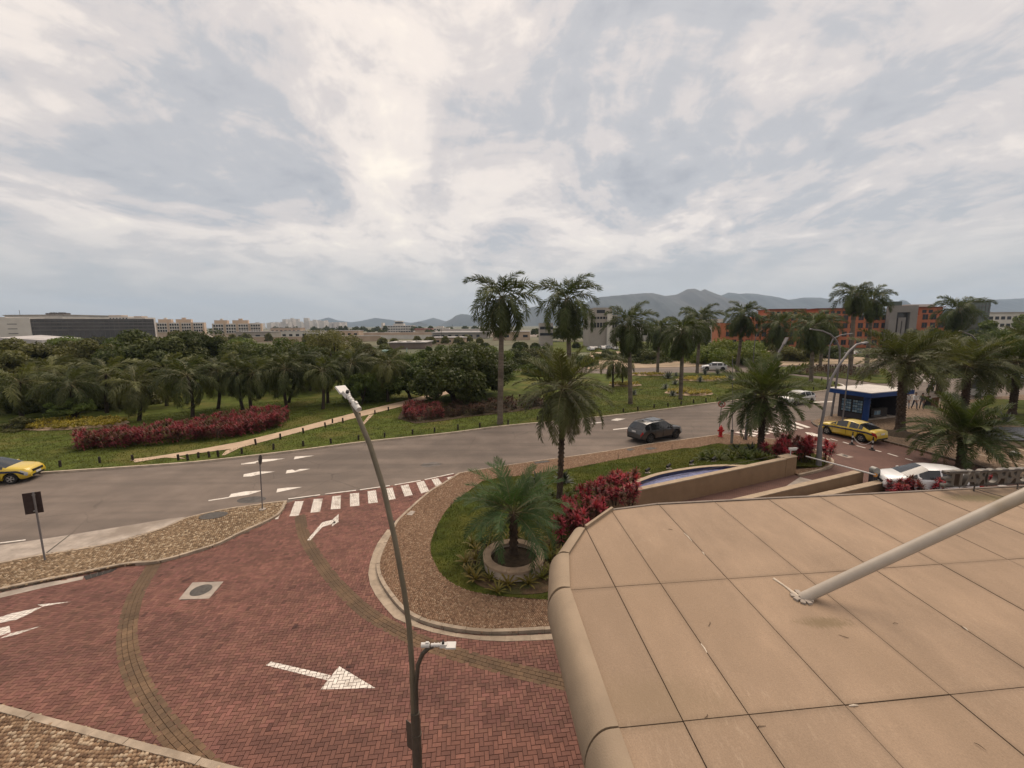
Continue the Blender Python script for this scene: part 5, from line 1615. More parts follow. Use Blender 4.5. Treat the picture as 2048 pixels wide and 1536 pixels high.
def palm(kind, label, base_px, crown_px, L, nf, tr, group=None, lean=0.0, dry=0, zb=0.1, elev=(78, -35), Y=None, seed=0, base=None):
    r = random.Random(seed * 31 + int(base_px[0]))
    b0 = Vector(base) if base else G(*base_px, zb)
    c0 = at(crown_px[0], crown_px[1], b0.y) - b0
    root = thing('palm_tree', label, 'palm tree', b0, 0, group)
    H = c0.z
    fam = 'royal' if kind == 'royal' else ('queen' if kind.startswith('queen') else 'phoenix')
    n = 14
    pts = []
    for i in range(n + 1):
        t = i / n
        pts.append(Vector((c0.x * t + lean * math.sin(t * math.pi) * 0.3, c0.y * t, H * t - (0.3 if i == 0 else 0))))
    q = MB()
    if fam == 'royal':
        rad = [tr * (1.35 if t < 0.05 else 1.08 - 0.32 * t + 0.14 * math.sin(math.pi * min(1, t * 1.3))) for t in [i / n for i in range(n + 1)]]
        cut = int(n * 0.84)
        q.tube(pts[:cut + 1], rad[:cut + 1], 12)
        q.build('trunk', m_trunkg, root, smooth=True, sharp=60)
        q = MB()
        e = pts[-1]
        q.tube([pts[cut], pts[cut] + (e - pts[cut]) * 0.3, pts[cut] + (e - pts[cut]) * 0.8, e + Vector((0, 0, 0.2))], [tr * 0.84, tr * 0.92, tr * 0.6, tr * 0.35], 12)
        q.build('crownshaft', m_shaft, root, smooth=True, sharp=60)
        q = MB(); q.tube([e, e + Vector((0.05, 0, L * 0.42))], [0.05, 0.012], 5); q.build('spear_leaf', m_roy, root)
    elif fam == 'queen':
        q.tube(pts, [tr * (1.3 if i == 0 else 1.0 - 0.02 * i) for i in range(n + 1)], 9)
        q.build('trunk', m_trunkd, root, smooth=True, sharp=60)
    else:
        rad = [tr * (1.7 if i == 0 else (1.12 if i < 3 else 1.0)) * r.uniform(0.93, 1.07) for i in range(n + 1)]
        rad[-2] *= 1.35; rad[-3] *= 1.25; rad[-1] *= 1.1
        q.tube(pts, rad, 12)
        # leaf-base stubs up the stem
        rows = max(8, int(H / 0.22))
        for i in range(rows):
            t = (i + 0.5) / rows
            pp_ = pts[min(n - 1, int(t * n))].lerp(pts[min(n, int(t * n) + 1)], t * n - int(t * n))
            for j in range(7):
                a = 2 * math.pi * (j + 0.5 * (i % 2)) / 7
                rr = tr * (1.28 if t > 0.78 else 1.0)
                c = pp_ + Vector((math.cos(a) * rr, math.sin(a) * rr, 0))
                mt = Matrix.Rotation(a, 3, 'Z') @ Matrix.Rotation(R(-35 if t > 0.75 else -20), 3, 'Y')
                q.box(c, (tr * 0.30, tr * 0.5, 0.15), mat=mt, taper=0.6)
        q.build('trunk', m_trunkb, root)
    key = kind
    for k in range(nf):
        t = (k + 0.5) / nf
        el = elev[0] + (elev[1] - elev[0]) * t ** 0.85 + r.uniform(-7, 7)
        az = k * 2.39996 + r.uniform(-0.25, 0.25)
        vi = 0 if t < 0.33 else (1 if t < 0.7 else 2)
        o = add('frond', FR[key][vi], None, root)
        o.location = c0 + Vector((math.cos(az), math.sin(az), 0)) * tr * 0.5 + Vector((0, 0, 0.25 * (1 - t) - 0.1))
        o.rotation_euler = (R(r.uniform(-25, 25)), -R(el), az)
        s = L * r.uniform(0.88, 1.1) * (0.85 if t < 0.12 else 1)
        o.scale = (s, s, s)
    for k in range(dry):
        az = k * 2.2 + 0.7
        o = add('dry_frond', FR['dry'][0], None, root)
        o.location = c0 + Vector((math.cos(az), math.sin(az), 0)) * tr + Vector((0, 0, -0.2))
        o.rotation_euler = (0, R(r.uniform(35, 62)), az)
        s = L * r.uniform(0.75, 0.95)
        o.scale = (s, s, s)
    return root
# garden and plaza palms
palm('phoenix_o', 'tall slender palm rising from the garden bed beside the red shrubs', (1119, 1000), (1127, 778), 2.75, 46, 0.135, dry=4, elev=(82, -48), zb=0.3)
palm('ring', 'young feathery palm growing in the round planter ring', (1027, 1109), (1027, 1026), 2.35, 34, 0.15, elev=(82, -14), zb=0.40)
palm('phoenix', 'feathery palm in the garden corner beside the far crosswalk', (1521, 902), (1527, 792), 3.3, 52, 0.20, dry=2, elev=(84, -40), zb=0.2)
palm('phoenix_o', 'palm with a mulched foot on the plaza beside the kiosk', (1800, 862), (1808, 722), 3.8, 46, 0.29, elev=(70, -18), zb=ZT, seed=2)
palm('phoenix', 'full green palm standing in front of the plaza at the right, near the letters', (1921, 932), (1926, 870), 3.0, 56, 0.21, elev=(84, -12), zb=0.05, dry=2, seed=3)
palm('phoenix_o', 'large palm on the plaza behind the green palm near the letters', (1928, 838), (1935, 732), 3.9, 44, 0.28, elev=(70, -22), zb=ZT, seed=4)
palm('phoenix_o', 'palm by the roundabout behind the motorcyclist', (1878, 786), (1884, 712), 3.9, 40, 0.30, elev=(72, -22), zb=ZT, seed=5)
palm('phoenix', 'dark palm on the corner lawn at the right edge of the picture', (2024, 828), (2036, 725), 4.4, 46, 0.27, elev=(72, -30), zb=ZT, seed=6)
palm('phoenix_o', 'palm crown half out of the picture on the far right of the plaza', (2085, 810), (2092, 700), 4.2, 38, 0.28, elev=(72, -30), zb=ZT, seed=7)
mp_ = G(1798, 868, ZT)
q = MB(); q.lathe([(1.5, -0.02), (1.1, 0.10), (0.5, 0.24), (0.01, 0.28)], n=20)
for i, v in enumerate(q.v):
    q.v[i] = (v[0] * (1 + 0.12 * math.sin(i * 1.7)), v[1] * (1 + 0.1 * math.cos(i * 2.3)), v[2])
tag(q.build('mulch_mound', m_bed, smooth=True), 'dark mulch mound round the foot of the plaza palm', 'mulch').location = mp_
# royal palms
roy = [((1000, 848), (1004, 596), 3.9, 0.24, 'royal palm left of the pair nearest to the road, tallest crown at left'),
       ((1142, 806), (1134, 600), 4.9, 0.26, 'royal palm right of the nearest pair, its crown above the garden palm'),
       ((1261, 808), (1258, 648), 4.1, 0.22, 'royal palm on the lawn by the small round flower bed'),
       ((1361, 799), (1366, 662), 3.9, 0.21, 'royal palm standing at the front flower bed on the lawn'),
       ((1315, 747), (1318, 660), 4.6, 0.24, 'royal palm at the back of the lawn behind the big agave'),
       ((1394, 746), (1401, 640), 5.4, 0.26, 'royal palm on the lawn edge left of the far white car'),
       ((1474, 742), (1487, 630), 5.2, 0.28, 'dark royal palm on the lawn edge right of the far white car'),
       ((1554, 748), (1558, 650), 5.0, 0.26, 'royal palm behind the garden corner palm'),
       ((1622, 763), (1627, 652), 5.0, 0.26, 'royal palm at the tip of the lawn near the roundabout'),
       ((1640, 734), (1648, 650), 5.2, 0.28, 'royal palm on the bare ground behind the lawn tip'),
       ((1700, 747), (1710, 590), 4.6, 0.32, 'left of the two tall royal palms before the orange building'),
       ((1732, 742), (1746, 600), 4.9, 0.32, 'right of the two tall royal palms before the orange building'),
       ((1905, 738), (1916, 620), 5.6, 0.32, 'royal palm at the right in front of the glass slab building')]
for i, (bs, cr, L, tr, lb) in enumerate(roy):
    palm('royal', lb, bs, cr, L * (1.0 if i < 2 else 0.9), 27, tr, 'royal palms of the park', elev=(86, -66), dry=2, seed=i)
qn = [((45, 836), (40, 764), 4.6, 'queen_g'), ((150, 842), (140, 768), 4.2, 'queen'), ((214, 826), (212, 748), 4.4, 'queen_g'), ((278, 842), (270, 770), 4.2, 'queen_g'), ((385, 834), (374, 752), 4.7, 'queen'),
      ((436, 818), (432, 742), 4.4, 'queen_g'), ((486, 820), (474, 742), 4.4, 'queen'), ((503, 822), (506, 748), 4.0, 'queen'), ((574, 816), (571, 738), 4.9, 'queen'), ((577, 806), (600, 728), 4.6, 'queen'),
      ((646, 818), (644, 742), 3.6, 'queen'), ((656, 806), (655, 732), 4.4, 'queen'), ((700, 802), (703, 726), 4.4, 'queen'), ((776, 804), (777, 728), 3.9, 'queen_g'), ((767, 790), (764, 726), 4.2, 'queen'), ((333, 812), (330, 740), 4.6, 'queen_g'), ((100, 812), (104, 742), 4.6, 'queen_g')]
qlab = ['leftmost feathery palm in the park, above the left taxi', 'dark palm behind the yellow flower bed', 'palm deep in the park above the left end of the yellow bed', 'spreading palm between the yellow bed and the red hedge', 'wide dark palm right behind the red hedge',
        'palm deeper in the park behind the red hedge', 'left of two close dark palms behind the red hedge', 'right of two close dark palms behind the red hedge', 'drooping dark palm at the right end of the red hedge', 'palm close behind the drooping dark palm at the hedge end',
        'thin palm left of the near lamp head', 'dark palm directly behind the near lamp head', 'palm just right of the near lamp head', 'slender palm in the middle of the park lawn', 'leaning thin palm in the middle of the park lawn', 'palm in the shade behind the middle of the red hedge', 'palm in the deep shade at the far left']
for i, (bs, cr, L, kd) in enumerate(qn):
    palm(kd, qlab[i], bs, cr, L * 0.80, 17, 0.18, 'feathery palms of the park', elev=(80, -40), seed=i + 40, lean=rnd.uniform(-1, 1))
palm('queen_g', 'small drooping palm beside the round flower bed at the road', (1226, 775), (1226, 722), 3.2, 14, 0.16, elev=(72, -45), seed=80)
palm('queen', 'small drooping palm behind the garden palm, near the lawn path', (1245, 770), (1246, 728), 2.6, 12, 0.14, elev=(72, -50), seed=81)

# broad-leaved trees
def crown_mesh(name, seed, nclump=34, per=150, leaf=0.085, flat=0.75, open_=0.0):
    rg = np.random.default_rng(seed)
    cs = []
    while len(cs) < nclump:
        d = rg.normal(size=3); d /= np.linalg.norm(d)
        if d[2] < -0.45:
            continue
        rad = rg.uniform(0.55, 1.0) if rg.random() < 0.8 else rg.uniform(0.1, 0.5)
        cs.append(d * rad * np.array([1, 1, flat]))
    V = []; n_tot = 0
    for c in cs:
        sz = rg.uniform(0.17, 0.30)
        k = int(per * rg.uniform(0.6, 1.3) * (1 - open_))
        p = rg.normal(size=(k, 3)); p /= np.linalg.norm(p, axis=1)[:, None]
        p = p * (rg.uniform(0.35, 1.0, (k, 1)) ** 0.5) * sz * np.array([1.15, 1.15, 0.75]) + c
        nr = p - c + rg.normal(0, sz * 0.6, (k, 3)) + np.array([0, 0, sz * 0.4])
        nr /= np.linalg.norm(nr, axis=1)[:, None]
        a = np.cross(nr, rg.normal(size=(k, 3))); a /= np.linalg.norm(a, axis=1)[:, None]
        b2 = np.cross(nr, a)
        s = leaf * rg.uniform(0.6, 1.25, (k, 1))
        V.append(np.stack([p - a * s, p - b2 * s * 0.5, p + a * s, p + b2 * s * 0.5], axis=1))
    V = np.concatenate(V)
    n = len(V)
    me = bpy.data.meshes.new(name)
    me.vertices.add(n * 4); me.vertices.foreach_set('co', V.ravel())
    me.loops.add(n * 4); me.loops.foreach_set('vertex_index', np.arange(n * 4, dtype=np.int32))
    me.polygons.add(n); me.polygons.foreach_set('loop_start', np.arange(0, n * 4, 4, dtype=np.int32))
    me.update(calc_edges=True)
    return me, [Vector(c) for c in cs]
CROWN = {}
for ci, nm in enumerate(('dark', 'olive', 'mid', 'bright')):
    for v in range(2):
        me, cs = crown_mesh('crown', 100 + ci * 10 + v, nclump=46 if nm != 'bright' else 60, per=400, leaf=0.038 if nm != 'bright' else 0.030, flat=0.75 if nm != 'bright' else 0.5)
        me.materials.append(TR[ci])
        CROWN[(nm, v)] = (me, cs)
me, cs = crown_mesh('crown', 177, nclump=30, per=260, leaf=0.028, flat=0.5)
me.materials.append(TR[1]); CROWN[('airy', 0)] = CROWN[('airy', 1)] = (me, cs)
def tree(label, x, y, rad, h, kind, v=0, zs=1.0, group=None, trunk=0.2, rz=None, name='broadleaf_tree', cz_=None, zb=0.05):
    r = random.Random(int(x * 13 + y * 7))
    root = thing(name, label, 'tree', (x, y, zb), 0, group)
    me, cs = CROWN[(kind, v)]
    flat_ = {'bright': 0.5, 'airy': 0.5}.get(kind, 0.75)
    ch = rad * (flat_ + 0.2) * zs
    zc = h - ch
    q = MB()
    fork = Vector((r.uniform(-.3, .3), r.uniform(-.3, .3), max(0.6, zc * 0.45)))
    q.tube([(0, 0, -0.2), (0.02, 0, 0.15), fork * 0.5, fork], [trunk * 1.5, trunk * 1.1, trunk, trunk * 0.9], 9)
    rot = rz if rz is not None else r.uniform(0, 6)
    for c in r.sample(cs, 9):
        e = Matrix.Rotation(rot, 3, 'Z') @ Vector((c.x * rad, c.y * rad, c.z * rad * zs)) + Vector((0, 0, zc))
        mid = fork.lerp(e, 0.5) + Vector((0, 0, 0.15 * rad))
        q.tube([fork - Vector((0, 0, 0.1)), mid, e], [trunk * 0.6, trunk * 0.38, trunk * 0.12], 6)
    q.build('trunk', m_trunkd, root, smooth=True, sharp=60)
    o = add('crown', me, None, root)
    o.location = (0, 0, zc)
    o.rotation_euler = (0, 0, rot)
    o.scale = (rad, rad, rad * zs)
    return root
park_trees = [  # px of the crown, depth, radius, top px, kind
    (20, 62, 5.5, 678, 'olive'), (95, 66, 5.5, 672, 'olive'), (165, 60, 5.0, 680, 'olive'), (232, 66, 5.0, 672, 'mid'), (300, 62, 6.6, 652, 'dark'), (375, 66, 5.6, 652, 'dark'), (440, 70, 5.2, 674, 'olive'),
    (505, 62, 5.0, 678, 'dark'), (560, 70, 5.6, 676, 'mid'), (610, 60, 4.6, 682, 'dark'), (735, 82, 5.4, 690, 'olive'), (-30, 56, 5.0, 690, 'olive'), (190, 52, 4.2, 725, 'dark'),
    (130, 78, 6.0, 668, 'mid'), (345, 80, 6.0, 664, 'olive'), (480, 80, 5.4, 672, 'mid'), (255, 50, 3.6, 735, 'olive'), (600, 84, 5.5, 672, 'olive'), (120, 46, 3.2, 748, 'dark'), (820, 74, 4.8, 700, 'mid'), (10, 46, 3.4, 750, 'dark')]
pk = ['first', 'second', 'third', 'fourth']
def at_x(px, Y):
    return at(px, 650, Y).x
plab = ['olive tree at the far left of the park below the pale block', 'olive tree under the left end of the dark glass block', 'olive tree in front of the dark glass block, left part', 'green tree in front of the middle of the dark glass block',
        'large dark tree rising over the right end of the glass block', 'dark round tree left of the beige flats', 'olive tree below the beige flats', 'dark tree behind the two close palms', 'green tree right of the beige flats', 'dark tree left of the lamp head',
        'olive tree behind the middle of the park lawn', 'olive tree cut by the left edge of the picture', 'dark low tree above the yellow bed', 'green tree in the second row at the far left', 'olive tree in the second row behind the large dark tree',
        'green tree in the second row behind the close palms', 'small olive tree above the right end of the yellow bed', 'olive tree in the second row left of the lamp', 'small dark tree above the yellow bed, lower one', 'green tree left of the big leaning tree, further back', 'small dark tree at the far left edge']
for i, (px, Y, rad, top, kd) in enumerate(park_trees):
    h = at(px, top - 6, Y).z
    tree(plab[i], at_x(px, Y), Y, rad, h, kd, i % 2, group='trees of the left park', zs=1.15 if rad < 4 else 1.0)
p = G(668, 790)
tree('airy feathery tree with a flat open crown above the lamp head', at_x(668, 72), 72, 5.4, at(668, 648, 72).z, 'airy', 0, trunk=0.25)
tree('big dark leaning tree beside the bend of the sandy path', at_x(905, 50), 50, 5.6, at(905, 676, 50).z, 'dark', 1, trunk=0.32)
tree('dark tree right behind the big leaning tree, near the royal palm', at_x(965, 55), 55, 4.8, at(965, 684, 55).z, 'dark', 0, trunk=0.28)
tree('round green bushy tree left of the big leaning tree', at_x(815, 52), 52, 3.1, at(815, 722, 52).z, 'mid', 0, trunk=0.2)
tree('small light green tree beside the lamp pole on the lawn', at_x(715, 49), 49, 2.0, at(715, 738, 49).z, 'mid', 1, trunk=0.1, zs=1.4)
tree('small light green tree behind the sandy path on the lawn', at_x(745, 52), 52, 2.1, at(745, 742, 52).z, 'mid', 0, trunk=0.1, zs=1.3)
tree('small pale green tree in front of the park shade at the left', at_x(116, 41), 41, 1.7, at(116, 791, 41).z, 'mid', 1, trunk=0.12, zs=0.8)
tree('low clipped bush at the far left edge of the park', at_x(8, 38), 38, 1.6, 1.35, 'olive', 0, trunk=0.1, zs=0.8, name='bush')
tree('wide bright green flat-topped tree behind the far white car', at_x(1452, 98), 98, 8.5, at(1450, 668, 98).z, 'bright', 0, trunk=0.35)
tree('bright green tree joined to the flat-topped tree, right side', at_x(1500, 102), 102, 5.5, at(1500, 676, 102).z, 'bright', 1, trunk=0.3)
rt_list = [(1285, 104, 6.0, 680, 'dark', 'dark tree behind the lawn palms, left of the bare ground'), (1330, 108, 5.5, 682, 'mid', 'green tree behind the bare ground, right of the grey building'), (1555, 108, 6.5, 672, 'olive', 'olive tree in front of the orange building, left part'),
           (1600, 104, 6.2, 678, 'olive', 'olive tree behind the lawn tip palms'), (1650, 112, 6.0, 676, 'dark', 'dark tree before the middle of the orange building'), (1375, 120, 6.0, 674, 'mid', 'green tree left of the flat-topped bright tree'), (1410, 112, 4.5, 690, 'dark', 'dark tree in the shade behind the flat-topped tree'),
           (1760, 112, 5.5, 690, 'mid', 'green tree below the grey portal'), (2040, 100, 8.0, 624, 'mid', 'tall green tree at the right edge of the picture'), (1960, 96, 6.5, 660, 'dark', 'dark tree under the glass slab building'), (1850, 118, 6.0, 672, 'olive', 'olive tree before the right wing of the orange building'), (2000, 82, 5.0, 690, 'dark', 'dark tree behind the right edge palms'), (1030, 92, 5.0, 690, 'dark', 'dark tree behind the two nearest royal palms'), (1080, 78, 3.6, 712, 'mid', 'green small tree between the two nearest royal palms'), (1215, 112, 4.0, 694, 'dark', 'dark tree in front of the grey office block')]
for k, (px, Y, rad, top, kd, lb) in enumerate([(640, 92, 5.2, 672, 'dark', 'dark tree behind the airy feathery tree'), (700, 100, 5.5, 675, 'mid', 'green tree in the back row right of the airy tree'), (760, 104, 5.6, 682, 'dark', 'dark tree in the back row left of the brown hall'), (850, 96, 5.4, 692, 'olive', 'olive tree in the back row below the brown hall'), (880, 70, 4.6, 686, 'mid', 'green tree close behind the big leaning tree'), (925, 104, 6.0, 675, 'dark', 'dark tree in the back row before the grey hangar'), (985, 74, 4.6, 688, 'mid', 'green tree right behind the first royal palm'), (1060, 100, 5.5, 686, 'olive', 'olive tree in the back row between the near royal palms'), (1110, 84, 4.2, 700, 'dark', 'dark tree behind the garden palm crown'), (1160, 96, 4.5, 702, 'mid', 'green tree right of the second royal palm')]):
    tree(lb, at_x(px, Y), Y, rad, at(px, top, Y).z, kd, k % 2, group='back row trees of the park')
for i, (px, Y, rad, top, kd, lb) in enumerate(rt_list):
    tree(lb, at_x(px, Y), Y, rad, at(px, top, Y).z, kd, i % 2, group='trees behind the roundabout')

# rosette plants
def rosette(q, c, n, L, w_, up_, droop, r, m=0, segs=3):
    for k in range(n):
        az = 2.39996 * k + r.uniform(-.2, .2)
        t = k / n
        el = up_[0] + (up_[1] - up_[0]) * t + r.uniform(-.12, .12)
        l = L * r.uniform(0.75, 1.12)
        side = Vector((-math.sin(az), math.cos(az), 0))
        p = Vector(c)
        vs = []
        for i in range(segs + 1):
            u_ = i / segs
            ww = w_ * (math.sin(math.pi * (0.15 + 0.8 * u_)) if i < segs else 0.02)
            vs += [p - side * ww * 0.5, p + side * ww * 0.5]
            e = el - droop * u_
            p = p + Vector((math.cos(az) * math.cos(e), math.sin(az) * math.cos(e), math.sin(e))) * (l / segs)
        q.add(vs, [(2 * i, 2 * i + 1, 2 * i + 3, 2 * i + 2) for i in range(segs)], m)
def plant_mesh(name, fn, mats):
    q = MB(); fn(q)
    me = q.mesh(name)
    for m_ in mats:
        me.materials.append(m_)
    return me
def f_cord(seed):
    def f(q):
        r = random.Random(seed)
        for k in range(11):
            a = r.uniform(0, 6.3); d = 0.42 * math.sqrt(r.random())
            h = r.uniform(0.45, 1.15) * (1.15 - 0.5 * d)
            c = Vector((math.cos(a) * d, math.sin(a) * d, h))
            q.tube([(c.x * 0.4, c.y * 0.4, -0.05), c], 0.013, 4, m=1, cap=False)
            rosette(q, c, 17, 0.34, 0.072, (1.35, -0.25), 0.5, r)
            rosette(q, c - Vector((0, 0, 0.28)), 8, 0.28, 0.06, (0.5, -0.4), 0.5, r)
    return f
me_cord = [plant_mesh('cordyline', f_cord(s), (m_cord, m_trunkd)) for s in (1, 2, 3)]
def f_brom(seed, n=15, L=0.42, w_=0.055, up_=(1.25, 0.35), dr=0.9):
    return lambda q: rosette(q, (0, 0, 0.02), n, L, w_, up_, dr, random.Random(seed))
me_brom = [plant_mesh('bromeliad', f_brom(s), (m_brom,)) for s in (4, 5)]
me_shr = [plant_mesh('leafy_clump', f_brom(s, 24, 0.5, 0.075, (1.4, 0.15), 0.8), (m_shrub,)) for s in (6, 7)]
me_agv = [plant_mesh('agave', f_brom(s, 34, 0.95, 0.13, (1.45, 0.05), 0.15), (m_agave,)) for s in (8, 9)]
me_agvd = [plant_mesh('dark_agave', f_brom(s, 30, 0.62, 0.11, (1.4, 0.1), 0.45), (m_agave_d,)) for s in (10, 11)]
def scatter(name, meshes, pts, zf, smin, smax, label, cat, group, seed=0, order=False):
    if order:
        pts = sorted(pts, key=lambda p: p[0] / p[1])
    r = random.Random(seed)
    for k, p in enumerate(pts):
        o = add(name, meshes[k % len(meshes)])
        o.location = (p[0], p[1], zf(p[0], p[1]) if callable(zf) else zf)
        o.rotation_euler = (0, 0, r.uniform(0, 6.28))
        s = r.uniform(smin, smax)
        o.scale = (s, s, s)
        tag(o, label + (', %s from the left' % ordn(k + 1) if order else ''), cat, group)
r = random.Random(5)
pts = []
for ring_r, n_ in ((1.42, 13), (1.80, 15), (2.2, 13)):
    for k in range(n_):
        a = 2 * math.pi * (k + r.random() * 0.5) / n_
        x, y = rc.x + math.cos(a) * (ring_r + r.uniform(-.1, .1)), rc.y + math.sin(a) * (ring_r + r.uniform(-.1, .1))
        if (ring_r < 1.5 or (y - rc.y) > -0.3 * ring_r or x < rc.x) and inpoly(bed_poly, np.array([x]), np.array([y]))[0] and not (ring_r > 2 and x < rc.x - 0.4 and y < rc.y + .5):
            pts.append((x, y))
scatter('bromeliad', me_brom, pts, bed_z, 1.1, 1.6, 'yellow-green bromeliad rosette growing around the round planter', 'bromeliad', 'bromeliads around the planter', 1, True)
cp = [G2(px, py, 0.4) for px, py in [(1140, 1035), (1165, 1020), (1190, 1010), (1215, 1000), (1235, 1005), (1255, 1010), (1150, 1060), (1180, 1045), (1205, 1030), (1230, 1025), (1130, 1080), (1160, 1080), (1258, 1030), (1195, 1060)]]
scatter('red_cordyline', me_cord, cp, bed_z, 0.75, 1.05, 'crimson leafy shrub at the canopy corner by the slender palm', 'shrub', 'crimson shrubs at the canopy corner', 2, True)
cp = [G2(px, py, 0.3) for px, py in [(1540, 922), (1558, 915), (1575, 909), (1592, 905), (1600, 915), (1612, 908), (1625, 917), (1650, 924), (1570, 925), (1608, 922)]]
scatter('red_cordyline', me_cord, cp, 0.25, 0.95, 1.2, 'dark crimson shrub behind the garden wall end', 'shrub', 'crimson shrubs by the wall end', 3, True)
cp = [G2(px, py, 0.0) for px, py in [(1785, 992), (1805, 992), (1825, 990), (1845, 988), (1865, 988), (1885, 986), (1905, 984), (1960, 984), (1795, 1002), (1835, 1000), (1875, 997)]]
scatter('red_cordyline', me_cord, cp, 0.1, 0.68, 0.85, 'crimson leafy shrub beside the white car under the metal letters', 'shrub', 'crimson shrubs under the letters', 4, True)
b_ = sheet('shrub_bed', [G2(*p) for p in [(1772, 985), (1950, 975), (1990, 985), (1990, 1010), (1760, 1015)]], m_bed, 0.16, skirt=0.2)
b_['kind'] = 'structure'
pts = []
for k in range(44):
    px = r.uniform(1400, 1540); py = r.uniform(902, 927) - (px - 1400) * 0.02
    pts.append(G2(px, py, 0.6))
scatter('leafy_clump', me_shr, pts, bed_z, 1.0, 1.6, 'green leafy clump in the garden corner beside the pool', 'shrub', 'leafy clumps beside the pool', 5, True)
pts = [G2(px, py, 0.4) for px, py in [(1065, 985), (1080, 980), (1095, 982), (1072, 995), (1090, 998), (1105, 990), (1135, 990), (1140, 1000), (1060, 1000), (1150, 985), (1055, 975), (1125, 1008), (1098, 1008)]]
scatter('leafy_clump', me_shr, pts, bed_z, 0.75, 1.1, 'yellow-green leafy clump at the foot of the slender garden palm', 'shrub', 'leafy clumps at the garden palm', 6, True)
for k, (px, py, lb) in enumerate([(1074, 962, 'dark spiky bromeliad left of the slender garden palm'), (1128, 960, 'dark spiky bromeliad right behind the slender garden palm'), (1052, 972, 'dark spiky bromeliad above the ring planter palm'), (1473, 902, 'dark reddish spiky bromeliad by the steel bollard'), (1502, 900, 'green spiky bromeliad left of the corner palm')]):
    x, y = G2(px, py, 0.4)
    o = add('spiky_bromeliad', me_agvd[k % 2]); o.location = (x, y, bed_z(x, y)); o.scale = (1.35,) * 3
    tag(o, lb, 'bromeliad', 'spiky bromeliads of the garden')
ag = [(1336, 757, 1.6, 'biggest grey agave on the lawn behind the royal palms'), (1350, 769, 1.1, 'grey agave on the lawn just below the biggest one'), (1331, 778, 1.0, 'small grey agave on the open middle of the lawn'), (1400, 764, 1.2, 'grey agave at the edge of the rear yellow bed'), (1410, 749, 1.4, 'left of two agaves by the far road'), (1435, 748, 1.3, 'right of two agaves by the far road'), (1345, 792, 1.0, 'grey agave at the left end of the front yellow bed'), (1460, 762, 1.4, 'grey agave beside the corner palm crown'), (1268, 790, 0.9, 'grey agave at the foot of the lawn royal palm'), (1352, 752, 0.9, 'small agave touching the biggest agave'), (2010, 845, 1.2, 'dark agave on the corner lawn at the right')]
for k, (px, py, s, lb) in enumerate(ag):
    p = G(px, py, 0.1)
    o = add('agave', me_agv[k % 2]); o.location = p; o.scale = (s,) * 3; o.rotation_euler = (0, 0, k)
    tag(o, lb, 'agave', 'agaves on the lawns')
# yellow flower beds
def flower_bed(label, cpx, a, bb_, n, seed):
    r = random.Random(seed)
    c = G(*cpx, 0.12)
    root = thing('flower_bed', label, 'flower bed', (c.x, c.y, 0))
    sheet('soil', [(p[0] * 1.06 + 0.1 * math.sin(i * 2), p[1] * 1.06) for i, p in enumerate(ellipse((0, 0), a, bb_))], m_sand, lambda x, y: park_z(x + c.x, y + c.y) + 0.04, 1.0, root)
    q = MB()
    for k in range(n):
        t = r.uniform(0, 6.283); d = math.sqrt(r.random())
        x, y = a * d * math.cos(t), bb_ * d * math.sin(t)
        rosette(q, (x, y, park_z(x + c.x, y + c.y) + r.uniform(0.1, 0.3)), 9, 0.34, 0.14, (1.2, 0.1), 0.5, r, 0, 2)
    q.build('yellow_plants', m_yel_pl, root, kind='stuff')
flower_bed('wide yellow flower bed in the left park beside the red hedge', (145, 850), 4.8, 2.2, 330, 1)
flower_bed('yellow flower bed at the foot of the front royal palm', (1377, 786), 2.9, 2.2, 170, 2)
flower_bed('yellow flower bed in the middle of the right lawn', (1410, 759), 4.6, 2.0, 200, 3)
flower_bed('small yellow flower bed left on the right lawn', (1250, 770), 2.3, 1.6, 110, 4)
flower_bed('yellow flower bed along the far road edge of the lawn', (1297, 750), 3.8, 1.6, 130, 5)
# red hedges
def hedge(label, poly, h, n, seed, mat, name='red_hedge'):
    r = random.Random(seed)
    P_ = np.array(poly)
    c = P_.mean(axis=0)
    root = thing(name, label, 'hedge', (c[0], c[1], 0))
    q = MB(); k = 0
    while k < n:
        x, y = r.uniform(P_[:, 0].min(), P_[:, 0].max()), r.uniform(P_[:, 1].min(), P_[:, 1].max())
        if not inpoly(poly, np.array([x]), np.array([y]))[0]:
            continue
        k += 1
        hh = h * r.uniform(0.55, 1.0) * (0.85 + 0.3 * mnoise.noise(Vector((x * 0.5, y * 0.5, 1))))
        z0 = park_z(x, y)
        rosette(q, (x - c[0], y - c[1], z0 + hh), 13, 0.42, 0.10, (1.3, -0.2), 0.5, r, 0, 2)
        rosette(q, (x - c[0], y - c[1], z0 + hh * 0.6), 8, 0.36, 0.09, (0.5, -0.5), 0.4, r, 0, 2)
        if r.random() < 0.6:
            rosette(q, (x - c[0], y - c[1], z0 + hh * 0.3), 6, 0.34, 0.09, (0.4, -0.4), 0.4, r, 0, 2)
    q.build('foliage', mat, root)
    q = MB()
    for k in range(60):
        x, y = r.uniform(P_[:, 0].min(), P_[:, 0].max()), r.uniform(P_[:, 1].min(), P_[:, 1].max())
        if inpoly(poly, np.array([x]), np.array([y]))[0]:
            q.tube([(x - c[0], y - c[1], 0), (x - c[0] + r.uniform(-.15, .15), y - c[1], h * 0.7)], 0.02, 4)
    q.build('stems', m_trunkd, root)
hedge('long crimson hedge across the left park above the road', [G2(*p, .1) for p in [(150, 903), (212, 902), (300, 894), (375, 887), (450, 879), (512, 869), (560, 856), (582, 842), (575, 834), (520, 840), (440, 852), (375, 866), (300, 876), (220, 882), (150, 888)]], 1.35, 620, 3, m_cord_d)
